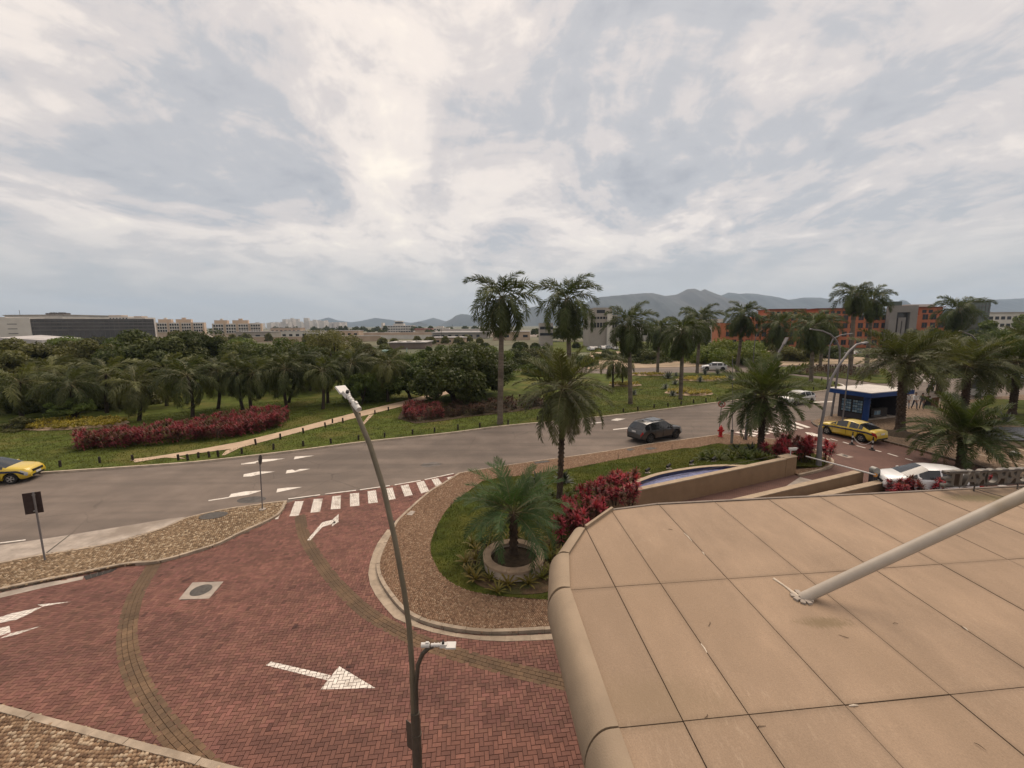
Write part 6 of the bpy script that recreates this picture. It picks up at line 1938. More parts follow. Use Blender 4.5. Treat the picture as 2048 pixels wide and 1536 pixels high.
hedge('crimson shrub patch at the end of the sandy path under the leaning tree', [G2(*p, .1) for p in [(802, 836), (825, 845), (860, 842), (890, 838), (880, 822), (840, 818), (810, 822)]], 1.2, 120, 4, m_cord_d, 'red_shrub_patch')
hedge('brown-red low planting between the leaning tree and the royal palm', [G2(*p, .1) for p in [(880, 836), (940, 832), (1000, 826), (1090, 815), (1085, 800), (1000, 806), (900, 815)]], 0.75, 240, 5, M('brown_leaf', (0.075, 0.038, 0.026), 0.7, 0.35, 2, trans=0.2, col2=(0.05, 0.045, 0.02)), 'low_planting')
hedge('dark croton hedge on the roundabout lawn', [G2(*p, .1) for p in [(1578, 747), (1640, 751), (1700, 756), (1755, 757), (1762, 744), (1700, 738), (1620, 737), (1578, 739)]], 0.9, 330, 6, m_croton, 'croton_hedge')
s_ = sheet('planting_soil', [G2(*p, .1) for p in [(795, 838), (830, 848), (880, 843), (940, 834), (1000, 828), (1095, 816), (1085, 799), (1000, 804), (900, 812), (840, 816), (805, 820)]], m_bed, lambda x, y: park_z(x, y) + 0.03, 1.0)
s_['kind'] = 'structure'

# grass blades
def grass(name, poly, n, h, wd, zf, mat, parent, seed, exclude=()):
    rg = np.random.default_rng(seed)
    P_ = np.array(poly)
    xs, ys = [], []
    while sum(map(len, xs)) < n:
        x = rg.uniform(P_[:, 0].min(), P_[:, 0].max(), n); y = rg.uniform(P_[:, 1].min(), P_[:, 1].max(), n)
        k = inpoly(poly, x, y)
        for e in exclude:
            k &= ~inpoly(e, x, y)
        xs.append(x[k]); ys.append(y[k])
    x = np.concatenate(xs)[:n]; y = np.concatenate(ys)[:n]
    z = np.array([zf(a, b) for a, b in zip(x, y)]) - 0.01
    a = rg.uniform(0, 6.28, n); hh = h * rg.uniform(0.5, 1.3, n); lean = rg.normal(0, 0.45, (n, 2)) * hh[:, None]
    V = np.zeros((n, 3, 3))
    V[:, 0] = np.stack([x - np.cos(a) * wd, y - np.sin(a) * wd, z], 1)
    V[:, 1] = np.stack([x + np.cos(a) * wd, y + np.sin(a) * wd, z], 1)
    V[:, 2] = np.stack([x + lean[:, 0], y + lean[:, 1], z + hh], 1)
    me = bpy.data.meshes.new(name)
    me.vertices.add(n * 3); me.vertices.foreach_set('co', V.ravel())
    me.loops.add(n * 3); me.loops.foreach_set('vertex_index', np.arange(n * 3, dtype=np.int32))
    me.polygons.add(n); me.polygons.foreach_set('loop_start', np.arange(0, n * 3, 3, dtype=np.int32))
    me.update(calc_edges=True)
    return add(name, me, mat, parent, 'stuff')
pool_ex = RIM + [tuple(wb + wn * 0.3), tuple(wa - wt * 0.5)]
ring_ex = ellipse((rc.x + 0.25, rc.y), 2.35, 1.95)
grass('lawn_blades', bed_poly, 75000, 0.07, 0.014, bed_z, m_blade, bed, 1, [pool_ex, ring_ex])
gz = sheet('planter_bed_soil', ellipse((rc.x + 0.35, rc.y + 0.1), 2.3, 1.95), M('bed_litter', (0.085, 0.055, 0.03), 0.95, 0.4, 4, 0.8, 30, col2=(0.06, 0.06, 0.02), thresh=(0.45, 0.6)), lambda x, y: bed_z(x, y) + 0.02, 0.4)
gz['kind'] = 'structure'
fe = smooth_path(far_edge[1:], 1.0)
strip = fe + [G2(*p) for p in [(1640, 762), (1500, 750), (1300, 752), (1210, 775), (1000, 800), (860, 790), (600, 800), (300, 832), (0, 850), (-30, 930)]]
paths_ex = [[G2(*q) for q in up_px] + [G2(*q) for q in lo_px][::-1]]
grass('lawn_tufts', strip, 90000, 0.11, 0.024, park_z, m_blade, park, 2, paths_ex)

# ------------------------------------------------------------------ vehicles
m_glass = M('car_glass', (0.012, 0.013, 0.015), 0.06, 0.1, 1, spec=0.7)
m_tyre = M('tyre', (0.016, 0.015, 0.015), 0.85, 0.2, 8)
m_rim = M('alloy_rim', (0.32, 0.31, 0.30), 0.35, 0.08, 5, metal=0.6)
m_rimd = M('dark_alloy_rim', (0.10, 0.10, 0.10), 0.35, 0.08, 5, metal=0.6)
m_headl = M('headlight_glass', (0.30, 0.30, 0.30), 0.1, 0.2, 9, spec=0.8)
m_taill = M('tail_light_red', (0.30, 0.012, 0.012), 0.25, 0.1, 9)
m_trim = M('car_trim', (0.02, 0.02, 0.02), 0.6, 0.1, 4)
m_plate = M('number_plate', (0.55, 0.54, 0.52), 0.5, 0.05, 9)
def carpaint(nm, c):
    return M(nm, c, 0.28, 0.03, 1, coat=0.6, spec=0.5)
def interp(pts, x):
    if x <= pts[0][0]:
        return pts[0][1]
    for (a, b_), (c, d) in zip(pts, pts[1:]):
        if x <= c:
            t = (x - a) / (c - a)
            return b_ + (d - b_) * t
    return pts[-1][1]
def wheel_mesh(r, wd, rim):
    q = MB(); q.lathe([(r * 0.62, -wd / 2), (r * 0.93, -wd / 2), (r, -wd / 2 + 0.03), (r, wd / 2 - 0.03), (r * 0.93, wd / 2), (r * 0.62, wd / 2)], n=26, axis='Y')
    t = q.mesh('tyre', True, 40); t.materials.append(m_tyre)
    q = MB()
    q.lathe([(r * 0.66, wd / 2 - 0.005), (r * 0.60, wd / 2 + 0.004), (r * 0.57, wd / 2 - 0.03)], n=26, axis='Y')
    q.lathe([(r * 0.15, wd / 2 - 0.005), (0.001, wd / 2)], n=12, axis='Y')
    for k in range(5):
        a = 2 * math.pi * k / 5
        for s in (-0.13, 0.13):
            d = Vector((math.cos(a + s), 0, math.sin(a + s)))
            n_ = Vector((-math.sin(a), 0, math.cos(a)))
            c = d * r * 0.36 + Vector((0, wd / 2 - 0.02, 0))
            p = [d * r * 0.10 - n_ * 0.018, d * r * 0.10 + n_ * 0.018, d * r * 0.60 + n_ * 0.022, d * r * 0.60 - n_ * 0.022]
            q.face([v + Vector((0, wd / 2 - 0.012, 0)) for v in p][::-1])
    m1 = q.mesh('rim'); m1.materials.append(rim)
    q = MB(); q.lathe([(r * 0.62, wd / 2 - 0.05), (0.001, wd / 2 - 0.05)], n=20, axis='Y')
    m2 = q.mesh('brake_disc'); m2.materials.append(m_trim)
    return t, m1, m2
def car(label, cat, loc, yaw, paint, spec, stripe=None, rim=None, extras=()):
    L, W, H = spec['L'], spec['W'], spec['H']
    top, belt = spec['top'], spec['belt']
    wr = spec['wr']; xf, xr = spec['xf'], spec['xr']
    gr, gf = spec['glass']            # greenhouse: rear and front end of the side glass
    wsf = spec['ws']; rw = spec['rw']  # windscreen and rear window x ranges
    pill = spec['pillars']
    root = thing(spec.get('name', 'car'), label, cat, loc, yaw)
    st = sorted(set([round(-L / 2 + L * i / 56, 4) for i in range(57)] + [round(v, 4) for v in list(wsf) + list(rw) + [gr, gf]]))
    zb0 = spec.get('zb', 0.24)
    rings = []
    for x in st:
        T = interp(top, x); Bz = min(interp(belt, x), T - 0.03)
        k = abs(x) / (L / 2)
        w_ = W / 2 * (1 - 0.13 * k ** 5 - 0.10 * max(0, (k - 0.93) / 0.07) ** 2)
        g = max(0.0, min(1.0, (T - Bz - 0.03) / (H - interp(belt, 0) - 0.05)))
        wt_ = w_ * (0.90 - 0.17 * g)
        zb = zb0 + (0.10 * max(0, (k - 0.88) / 0.12))
        arch = 0
        for xw in (xf, xr):
            ra = wr + 0.065
            if abs(x - xw) < ra:
                arch = max(arch, wr + math.sqrt(ra * ra - (x - xw) ** 2))
        z1 = max(zb, arch)
        z2 = max(zb + 0.12, arch + 0.02)
        zs0 = max(Bz - spec.get('sl', 0.27), z2 + 0.02); zs1 = max(Bz - spec.get('sh', 0.17), zs0 + 0.015)
        Bz2 = max(Bz, zs1 + 0.01)
        T = max(T, Bz2 + 0.03)
        rings.append([(0.0, max(zb, 0.2)), (w_ * 0.84, z1), (w_ * 0.97, z2), (w_ * 1.0, zs0), (w_ * 0.995, zs1), (w_ * 0.955, Bz2), (wt_, T - 0.035 - 0.02 * g), (wt_ * 0.72, T - 0.006), (0.0, T + 0.012 * g)])
    groups = {}
    def put(key, f):
        groups.setdefault(key, []).append(f)
    nr = len(rings[0])
    for i in range(len(st) - 1):
        xm = (st[i] + st[i + 1]) / 2
        for k in range(nr - 1):
            for s in (1, -1):
                a = Vector((st[i], s * rings[i][k][0], rings[i][k][1])); b_ = Vector((st[i + 1], s * rings[i + 1][k][0], rings[i + 1][k][1]))
                c = Vector((st[i + 1], s * rings[i + 1][k + 1][0], rings[i + 1][k + 1][1])); d = Vector((st[i], s * rings[i][k + 1][0], rings[i][k + 1][1]))
                f = [a, b_, c, d] if s < 0 else [d, c, b_, a]
                key = 'body'
                if k == 5 and gr < xm < gf and not any(p0 < xm < p1 for p0, p1 in pill):
                    seg = sum(1 for p0, p1 in pill if xm > p1)
                    key = ('side_window', s, seg)
                elif k in (6, 7) and wsf[0] < xm < wsf[1]:
                    key = 'windshield'
                elif k in (6, 7) and rw[0] < xm < rw[1]:
                    key = 'rear_window'
                elif stripe and k == 3 and abs(xm) < L / 2 - 0.25:
                    key = ('side_stripe', s, 0)
                elif k in (3, 4) and xm > L / 2 - spec.get('hl', 0.42) and xm < L / 2 - 0.04:
                    key = ('headlight', s, 0)
                elif k in spec.get('tlk', (3, 4)) and xm < -L / 2 + spec.get('tl', 0.30) and xm > -L / 2 + 0.02:
                    key = ('tail_light', s, 0)
                elif k in (0,) :
                    key = 'underbody'
                elif k == 1 and spec.get('clad'):
                    key = 'cladding'
                put(key, f)
    for e, sgn in ((0, 1), (-1, -1)):
        rg_ = rings[e]; x = st[e]
        right = [Vector((x, -y, z)) for y, z in rg_]; left = [Vector((x, y, z)) for y, z in rg_[1:-1]]
        loop = right + left[::-1]
        put('body', loop if sgn < 0 else loop[::-1])
    mm = {'body': paint, 'windshield': m_glass, 'rear_window': m_glass, 'side_window': m_glass, 'side_stripe': stripe, 'headlight': m_headl, 'tail_light': m_taill, 'underbody': m_trim, 'cladding': m_trim}
    for key, fs in groups.items():
        nm = key if isinstance(key, str) else key[0]
        q = MB()
        idx = {}
        for f in fs:
            ids = []
            for v in f:
                kk = (round(v.x, 5), round(v.y, 5), round(v.z, 5))
                if kk not in idx:
                    idx[kk] = len(q.v); q.v.append(kk)
                if idx[kk] not in ids:
                    ids.append(idx[kk])
            if len(ids) > 2:
                q.f.append(tuple(ids)); q.m.append(0)
        q.build(nm, mm[nm], root, smooth=True, sharp=38)
    wt3 = wheel_mesh(wr, 0.22, rim or m_rim)
    for xw in (xf, xr):
        for s in (1, -1):
            o = add('wheel', wt3[0], None, root)
            o.location = (xw, s * (W / 2 - 0.125), wr); o.rotation_euler = (0, 0.4 * xw, 0 if s > 0 else math.pi)
            add('rim', wt3[1], None, o); add('brake_disc', wt3[2], None, o)
    bx = lambda nm, c, d, mat, rz=0.0: (lambda q: (q.box(c, d, rz), q.build(nm, mat, root))[1])(MB())
    fz = interp(top, L / 2 - 0.1)
    bx('grille', (L / 2 - 0.02, 0, fz - 0.16), (0.06, W * 0.50, 0.13), m_trim)
    bx('lower_grille', (L / 2 - 0.015, 0, 0.38), (0.06, W * 0.6, 0.12), m_trim)
    bx('number_plate', (L / 2 + 0.012, 0, 0.50), (0.02, 0.40, 0.12), m_plate)
    bx('number_plate', (-L / 2 - 0.008, 0, spec.get('plz', 0.80)), (0.02, 0.40, 0.12), m_plate)
    bx('rear_bumper_trim', (-L / 2 + 0.01, 0, 0.40), (0.06, W * 0.72, 0.12), m_trim)
    mx = wsf[1] - 0.42
    for s in (1, -1):
        q = MB(); q.box((mx, s * (W / 2 + 0.09), interp(belt, mx) + 0.07), (0.12, 0.20, 0.14), s * 0.15, taper=0.75); q.build('mirror', paint, root)
        for dx in spec.get('handles', (-0.35, 0.55)):
            q = MB(); q.box((dx, s * (W / 2 * 0.99 + 0.004), interp(belt, dx) - 0.10), (0.18, 0.03, 0.03)); q.build('door_handle', paint, root)
        for dx in spec.get('seams', ()):
            q = MB(); q.box((dx, s * (W / 2 - 0.008), interp(belt, dx) - 0.32), (0.012, 0.03, 0.52)); q.build('door_seam', m_trim, root)
    if 'rails' in extras:
        for s in (1, -1):
            q = MB(); q.tube([(-L * 0.36, s * W * 0.33, H - 0.06), (-L * 0.30, s * W * 0.335, H + 0.02), (L * 0.02, s * W * 0.335, H + 0.03), (L * 0.07, s * W * 0.33, H - 0.03)], 0.018, 6); q.build('roof_rail', m_trim, root)
        bx('sunroof', (-0.25, 0, H + 0.004), (1.1, W * 0.5, 0.02), m_glass)
    if 'sharkfin' in extras:
        q = MB(); q.add([(-L * 0.32, -0.02, H - 0.02), (-L * 0.27, -0.02, H - 0.01), (-L * 0.27, 0.02, H - 0.01), (-L * 0.32, 0.02, H - 0.02), (-L * 0.325, 0, H + 0.07)], [(0, 1, 4), (1, 2, 4), (2, 3, 4), (3, 0, 4)]); q.build('antenna', m_trim, root)
    if 'taxi_sign' in extras:
        q = MB(); q.box((0.05, 0, H + 0.06), (0.16, 0.34, 0.11), taper=0.8); q.build('roof_sign', m_white, root)
    return root
SUV = dict(name='parked_suv', L=4.70, W=1.90, H=1.66, zb=0.27, wr=0.375, xf=1.45, xr=-1.42, glass=(-1.95, 1.05), ws=(0.42, 1.12), rw=(-2.20, -1.72), pillars=((-1.50, -1.36), (-0.42, -0.30), (0.62, 0.72)),
           top=[(-2.35, 0.78), (-2.33, 0.98), (-2.20, 1.14), (-1.72, 1.55), (-1.2, 1.63), (-0.3, 1.66), (0.42, 1.60), (1.12, 1.13), (1.6, 1.06), (2.1, 0.95), (2.28, 0.82), (2.35, 0.62)], belt=[(-2.35, 0.92), (-2.0, 1.10), (-1.0, 1.06), (1.1, 1.02), (1.8, 0.95), (2.35, 0.58)],
           plz=0.93, tl=0.20, tlk=(4,), clad=True, handles=(-0.75, 0.30), seams=(-1.0, -0.1, 0.98))
SEDAN = dict(name='taxi', L=4.42, W=1.73, H=1.49, zb=0.22, wr=0.305, xf=1.35, xr=-1.22, glass=(-1.25, 1.05), ws=(0.28, 1.18), rw=(-1.72, -0.98), pillars=((-1.0, -0.92), (-0.28, -0.18), (0.62, 0.68)),
             top=[(-2.21, 0.70), (-2.19, 0.96), (-2.05, 1.02), (-1.75, 1.05), (-0.98, 1.40), (-0.4, 1.48), (0.0, 1.49), (0.28, 1.46), (1.18, 1.03), (1.5, 0.99), (1.90, 0.91), (2.12, 0.80), (2.21, 0.60)], belt=[(-2.21, 0.86), (-1.6, 0.99), (-0.5, 0.98), (1.0, 0.94), (1.7, 0.88), (2.21, 0.56)],
             plz=0.78, tl=0.34, tlk=(3, 4), sl=0.23, sh=0.10, handles=(-0.72, 0.28), seams=(-0.98, -0.12, 0.92))
HATCH = dict(SEDAN, name='hatchback', L=4.30, W=1.80, H=1.52, glass=(-1.85, 1.05), ws=(0.25, 1.20), rw=(-2.05, -1.50), pillars=((-1.25, -1.17), (-0.32, -0.22), (0.68, 0.74)), xf=1.32, xr=-1.28, wr=0.32,
             top=[(-2.15, 0.75), (-2.13, 0.95), (-2.05, 1.08), (-1.50, 1.42), (-0.9, 1.50), (-0.2, 1.52), (0.25, 1.48), (1.20, 1.03), (1.6, 0.96), (1.95, 0.85), (2.1, 0.70), (2.15, 0.52)], belt=[(-2.15, 0.90), (-1.7, 1.06), (-0.5, 1.0), (1.0, 0.94), (1.7, 0.84), (2.15, 0.50)], seams=(-1.0, -0.15, 0.95))
SUV2 = dict(SUV, name='suv', clad=False)
def place(label, cat, px_front, px_rear, paint, spec, z=0.0, **kw):
    """front and rear wheel contact points give position and heading"""
    a, c = G(*px_front, z), G(*px_rear, z)
    d = (a - c).normalized()
    side = Vector((d.y, -d.x, 0))
    if side.dot(Vector((-a.x, -a.y, 0))) < 0:
        side = -side
    m = (a + c) / 2 - side * (spec['W'] / 2 - 0.1) - d * ((spec['xf'] + spec['xr']) / 2)
    return car(label, cat, (m.x, m.y, z), math.atan2(d.y, d.x), paint, spec, **kw)
m_yellow = carpaint('taxi_yellow', (0.52, 0.37, 0.030))
m_stripe = carpaint('taxi_blue_stripe', (0.012, 0.022, 0.055))
place('dark grey suv with tinted windows driving on the near side of the road', 'suv', (1351, 877), (1300, 887), carpaint('graphite_paint', (0.034, 0.033, 0.034)), SUV, rim=m_rimd, extras=('rails', 'sharkfin'))
place('yellow taxi with a dark blue stripe stopped beside the plaza kerb', 'taxi', (1659, 869.5), (1715, 882.5), m_yellow, SEDAN, 0.012, stripe=m_stripe, extras=('sharkfin',))
tx = place('yellow taxi entering the picture at the left edge of the road', 'taxi', (21, 968), (-90, 979), m_yellow, SEDAN, stripe=m_stripe, extras=())
m_cwhite = carpaint('white_paint', (0.62, 0.62, 0.62))
place('white hatchback in the far driveway behind the metal letters', 'car', (1806, 990), (1926, 1000), m_cwhite, HATCH, 0.012)
place('white suv on the far road behind the lawn', 'suv', (1417, 741.5), (1442, 742), m_cwhite, SUV2, rim=m_rimd)
place('white car half hidden by the corner palm on the road', 'car', (1584, 812), (1629, 807), m_cwhite, dict(HATCH, name='white_car'))
m_silver = carpaint('silver_paint', (0.32, 0.33, 0.34)); m_dk = carpaint('black_paint', (0.02, 0.02, 0.022))
parked = [(1182, 0, m_cwhite, 'white'), (1192, 2, m_dk, 'black'), (1205, 4, m_cwhite, 'white'), (1216, 7, m_silver, 'silver'), (1232, 3, m_cwhite, 'white')]
for k, (px, dy, pm, cn) in enumerate(parked):
    Y = 150 + dy
    car('%s car in the distant car park, %s from the left' % (cn, ['first', 'second', 'third', 'fourth', 'fifth'][k]), 'car', (at_x(px, Y), Y, 0.05), R([100, 80, 95, 30, 85][k]), pm, dict(HATCH, name='parked_car'))
for k, (px, Y, a, pm, lb) in enumerate([(1690, 118, 10, m_silver, 'silver car far behind the two tall royal palms'), (1727, 116, 4, m_cwhite, 'white car far behind, right of the two tall royal palms'), (2046, 62, 20, m_dk, 'dark car behind the palm at the right edge')]):
    car(lb, 'car', (at_x(px, Y), Y, 0.02), R(a), pm, dict(HATCH, name='distant_car'))

# ------------------------------------------------------------------ people
def skin_mesh(name, joints, edges, radii, sub=2):
    me = bpy.data.meshes.new(name)
    me.from_pydata(joints, edges, [])
    ob = bpy.data.objects.new(name, me)
    COL.objects.link(ob)
    md = ob.modifiers.new('skin', 'SKIN')
    md.use_smooth_shade = True
    sv = me.skin_vertices[0].data
    for i, r_ in enumerate(radii):
        sv[i].radius = r_ if isinstance(r_, tuple) else (r_, r_)
        sv[i].use_root = (i == 0)
    sb_ = ob.modifiers.new('sub', 'SUBSURF'); sb_.levels = sub; sb_.render_levels = sub
    bpy.context.view_layer.update()
    out = bpy.data.meshes.new_from_object(ob.evaluated_get(bpy.context.evaluated_depsgraph_get()))
    bpy.data.objects.remove(ob)
    out.name = name
    return out
m_skin = M('skin', (0.30, 0.175, 0.115), 0.6, 0.06, 8)
m_hair = M('dark_hair', (0.015, 0.011, 0.009), 0.6, 0.2, 12)
def person(label, loc, yaw, shirt, trousers, stride=0.18, long_hair=False, arm=0.25, h=1.70, seated=None):
    root = thing('person', label, 'person', loc, yaw)
    s = h / 1.70
    if seated:
        J = [(0, 0, 0.86), (0.08, 0, 1.10), (0.16, 0, 1.36), (0.20, 0, 1.50), (0.24, 0, 1.62), (0.24, 0, 1.70),
             (0.02, 0.10, 0.82), (0.42, 0.20, 0.78), (0.22, 0.20, 0.36), (0.34, 0.20, 0.30), (0.02, -0.10, 0.82), (0.42, -0.20, 0.78), (0.22, -0.20, 0.36), (0.34, -0.20, 0.30),
             (0.16, 0.20, 1.36), (0.34, 0.30, 1.12), (0.62, 0.30, 1.06), (0.70, 0.29, 1.05), (0.16, -0.20, 1.36), (0.34, -0.30, 1.12), (0.62, -0.30, 1.06), (0.70, -0.29, 1.05)]
    else:
        J = [(0, 0, 0.94), (0, 0, 1.16), (0, 0, 1.38), (0.01, 0, 1.47), (0.03, 0, 1.57), (0.03, 0, 1.64),
             (0, 0.09, 0.90), (stride * 0.6, 0.10, 0.50), (stride * 0.8, 0.10, 0.08), (stride * 0.8 + 0.13, 0.11, 0.03), (0, -0.09, 0.90), (-stride * 0.4, -0.10, 0.50), (-stride * 1.2, -0.10, 0.10), (-stride * 1.2 + 0.12, -0.11, 0.03),
             (0, 0.19, 1.37), (-arm * 0.5, 0.25, 1.12), (arm * 0.4, 0.23, 0.90), (arm * 0.6, 0.22, 0.82), (0, -0.19, 1.37), (arm * 0.5, -0.25, 1.12), (arm * 1.2, -0.20, 0.95), (arm * 1.5, -0.18, 0.90)]
    J = [tuple(c * s for c in j) for j in J]
    E_ = [(0, 1), (1, 2), (2, 3), (3, 4), (4, 5), (0, 6), (6, 7), (7, 8), (8, 9), (0, 10), (10, 11), (11, 12), (12, 13), (2, 14), (14, 15), (15, 16), (16, 17), (2, 18), (18, 19), (19, 20), (20, 21)]
    Rr = [(0.15, 0.11), (0.135, 0.10), (0.16, 0.10), 0.055, (0.082, 0.092), (0.07, 0.08), 0.095, 0.062, 0.045, 0.035, 0.095, 0.062, 0.045, 0.035, 0.062, 0.045, 0.034, 0.028, 0.062, 0.045, 0.034, 0.028]
    me = skin_mesh('body', J, E_, [tuple(a * s for a in r_) if isinstance(r_, tuple) else r_ * s for r_ in Rr])
    me.materials.clear()
    for m_ in (m_skin, shirt, trousers, m_black):
        me.materials.append(m_)
    hands = [Vector(J[17]), Vector(J[21])]
    feet = [Vector(J[9]), Vector(J[13])]
    kn = [Vector(J[i]) for i in (6, 7, 8, 10, 11, 12)]
    for p_ in me.polygons:
        c = p_.center
        z = c.z / s
        ab = max(abs(c.y) - 0.0, 0)
        mi = 0
        armlike = min((Vector(c) - h_).length for h_ in hands) < 0.22 * s
        head = (Vector(c) - Vector(J[4])).length < 0.16 * s or z > 1.47 + (0.12 if seated else 0)
        if min((Vector(c) - f_).length for f_ in feet) < 0.14 * s and z < 0.4:
            mi = 3
        elif head or armlike:
            mi = 0
        elif z < 0.96 and (min((Vector(c) - k_).length for k_ in kn + [Vector(J[0])]) < 0.30 * s):
            mi = 2
        else:
            mi = 1
        p_.material_index = mi
    add('body', me, None, root)
    q = MB()
    hc = Vector(J[5]) + Vector((-0.02, 0, 0.02)) * s
    n1, n2 = 10, 12
    for i in range(n1):
        t0, t1 = math.pi * 0.62 * i / n1, math.pi * 0.62 * (i + 1) / n1
        for j in range(n2):
            a0, a1 = 2 * math.pi * j / n2, 2 * math.pi * (j + 1) / n2
            f = lambda t, a: hc + Vector((math.sin(t) * math.cos(a) * 0.105 - (0.02 if t > 1 else 0), math.sin(t) * math.sin(a) * 0.092, math.cos(t) * 0.115)) * s
            if math.cos((a0 + a1) / 2) > 0.45 and t1 > 1.2:
                continue
            q.face([f(t0, a0), f(t1, a0), f(t1, a1), f(t0, a1)])
    if long_hair:
        q.tube([hc + Vector((-0.06, 0, 0.0)), hc + Vector((-0.09, 0, -0.16)), hc + Vector((-0.09, 0, -0.34))], [0.09, 0.10, 0.05], 10)
    q.build('hair', m_hair, root, smooth=True)
    for sgn in (1, -1):
        q = MB(); q.lathe([(0.001, 0), (0.012, 0.004), (0.001, 0.01)], n=6, axis='Y')
        o = q.build('eye', m_hair, root); o.location = Vector(J[4]) + Vector((0.088, sgn * 0.035, 0.02)) * s; o.rotation_euler = (0, 0, math.pi / 2)
    q = MB(); e = Vector(J[4]) + Vector((0.085, 0, 0)) * s
    q.add([e + Vector((0, -0.018, -0.03)), e + Vector((0, 0.018, -0.03)), e + Vector((0.035, 0, -0.028)), e + Vector((0.004, 0, 0.03))], [(0, 1, 2), (0, 2, 3), (1, 3, 2)])
    q.build('nose', m_skin, root)
    return root
c_white = M('white_shirt', (0.66, 0.64, 0.62), 0.85, 0.06, 6); c_jean = M('dark_jeans', (0.030, 0.038, 0.065), 0.9, 0.12, 8); c_pale = M('pale_jeans', (0.30, 0.31, 0.34), 0.9, 0.1, 8)
c_green = M('grey_green_dress', (0.10, 0.105, 0.09), 0.9, 0.2, 9); c_stripe = M('pale_grey_top', (0.45, 0.43, 0.42), 0.9, 0.15, 10)
person('person in pale top and light trousers walking behind the plaza palm trunk', G(1813.5, 817.5, ZT), R(250), c_stripe, c_pale, 0.16, True)
person('person in white shirt and dark jeans walking past the kiosk', G(1828.5, 818, ZT), R(255), c_white, c_jean, 0.24, False, 0.3, 1.74)
person('person with long dark hair in grey-green clothes near the slatted bin', G(1842.5, 818, ZT), R(240), c_green, M('grey_trousers', (0.12, 0.13, 0.14), 0.9, 0.1, 8), 0.2, True, 0.2, 1.66)
# motorcyclist
mp0 = G(1860, 783)
yaw = R(205)
moto = thing('motorcycle', 'dark motorcycle riding through the roundabout', 'motorcycle', mp0, yaw)
for x in (-0.65, 0.68):
    q = MB(); q.lathe([(0.22, -0.06), (0.30, -0.05), (0.32, 0), (0.30, 0.05), (0.22, 0.06)], n=22, axis='Y', closed=True); o = q.build('wheel', m_tyre, moto, smooth=True); o.location = (x, 0, 0.32)
    q = MB(); q.lathe([(0.22, 0.02), (0.001, 0.02)], n=16, axis='Y'); q.build('rim', m_rimd, o)
q = MB(); q.tube([(-0.65, 0, 0.45), (-0.3, 0, 0.62), (0.15, 0, 0.70), (0.45, 0, 0.85)], [0.07, 0.13, 0.17, 0.09], 10); q.build('body', m_black, moto, smooth=True)
q = MB(); q.box((0.0, 0, 0.42), (0.42, 0.26, 0.32)); q.build('engine', m_iron, moto)
q = MB(); q.tube([(0.68, 0, 0.34), (0.50, 0, 0.85), (0.44, 0, 1.02)], 0.035, 8); q.build('fork', m_steel, moto)
q = MB(); q.tube([(0.36, 0.36, 1.06), (0.46, 0.18, 1.05), (0.46, -0.18, 1.05), (0.36, -0.36, 1.06)], 0.016, 6); q.build('handlebar', m_black, moto)
q = MB(); q.box((-0.25, 0, 0.79), (0.75, 0.26, 0.09), taper=0.85); q.build('seat', m_black, moto)
q = MB(); q.box((-0.80, 0, 1.02), (0.42, 0.44, 0.40), taper=0.92); q.build('delivery_box', M('dark_box', (0.02, 0.02, 0.022), 0.6), moto)
q = MB(); q.box((0.56, 0, 0.93), (0.10, 0.16, 0.14)); q.build('headlight', m_headl, moto)
q = MB(); q.tube([(-0.1, -0.14, 0.30), (-0.75, -0.16, 0.36)], [0.03, 0.05], 8); q.build('exhaust', m_steel, moto)
rd = person('person in dark jacket and helmet riding the motorcycle', mp0 + Vector((math.cos(yaw), math.sin(yaw), 0)) * -0.28, yaw, M('dark_jacket', (0.02, 0.02, 0.024), 0.8), M('dark_trousers', (0.022, 0.022, 0.028), 0.85), seated=True)
q = MB()
q.lathe([(0.001, 0.15), (0.08, 0.13), (0.13, 0.06), (0.14, -0.02), (0.12, -0.12), (0.10, -0.14)], n=18)
o = q.build('helmet', M('helmet_black', (0.018, 0.018, 0.02), 0.25, coat=0.5), rd, smooth=True); o.location = (0.24, 0, 1.67)

# ------------------------------------------------------------------ buildings beyond the park
m_bwhite = M('white_render', (0.52, 0.49, 0.45), 0.9, 0.07, 0.2)
m_bgrey = M('grey_cladding', (0.30, 0.27, 0.24), 0.85, 0.08, 0.2)
m_bdark = M('dark_glazing', (0.068, 0.062, 0.060), 0.22, 0.25, 0.12, spec=0.5)
m_bband = M('dark_metal_band', (0.11, 0.10, 0.095), 0.6, 0.15, 0.3)
m_win = M('window_glass', (0.020, 0.022, 0.026), 0.25, 0.3, 0.3, spec=0.4)
m_beige = M('beige_render', (0.46, 0.36, 0.275), 0.9, 0.06, 0.2)
m_orange = M('orange_render', (0.40, 0.135, 0.066), 0.9, 0.10, 0.25, col2=(0.35, 0.122, 0.062))
m_orange_d = M('dark_red_trim', (0.16, 0.055, 0.034), 0.85, 0.1, 0.3)
m_gport = M('grey_granite', (0.205, 0.19, 0.175), 0.8, 0.08, 0.3)
m_tan = M('tan_wall', (0.40, 0.305, 0.225), 0.9, 0.1, 0.1)
m_roofg = M('grey_metal_roof', (0.36, 0.34, 0.33), 0.6, 0.12, 0.1)
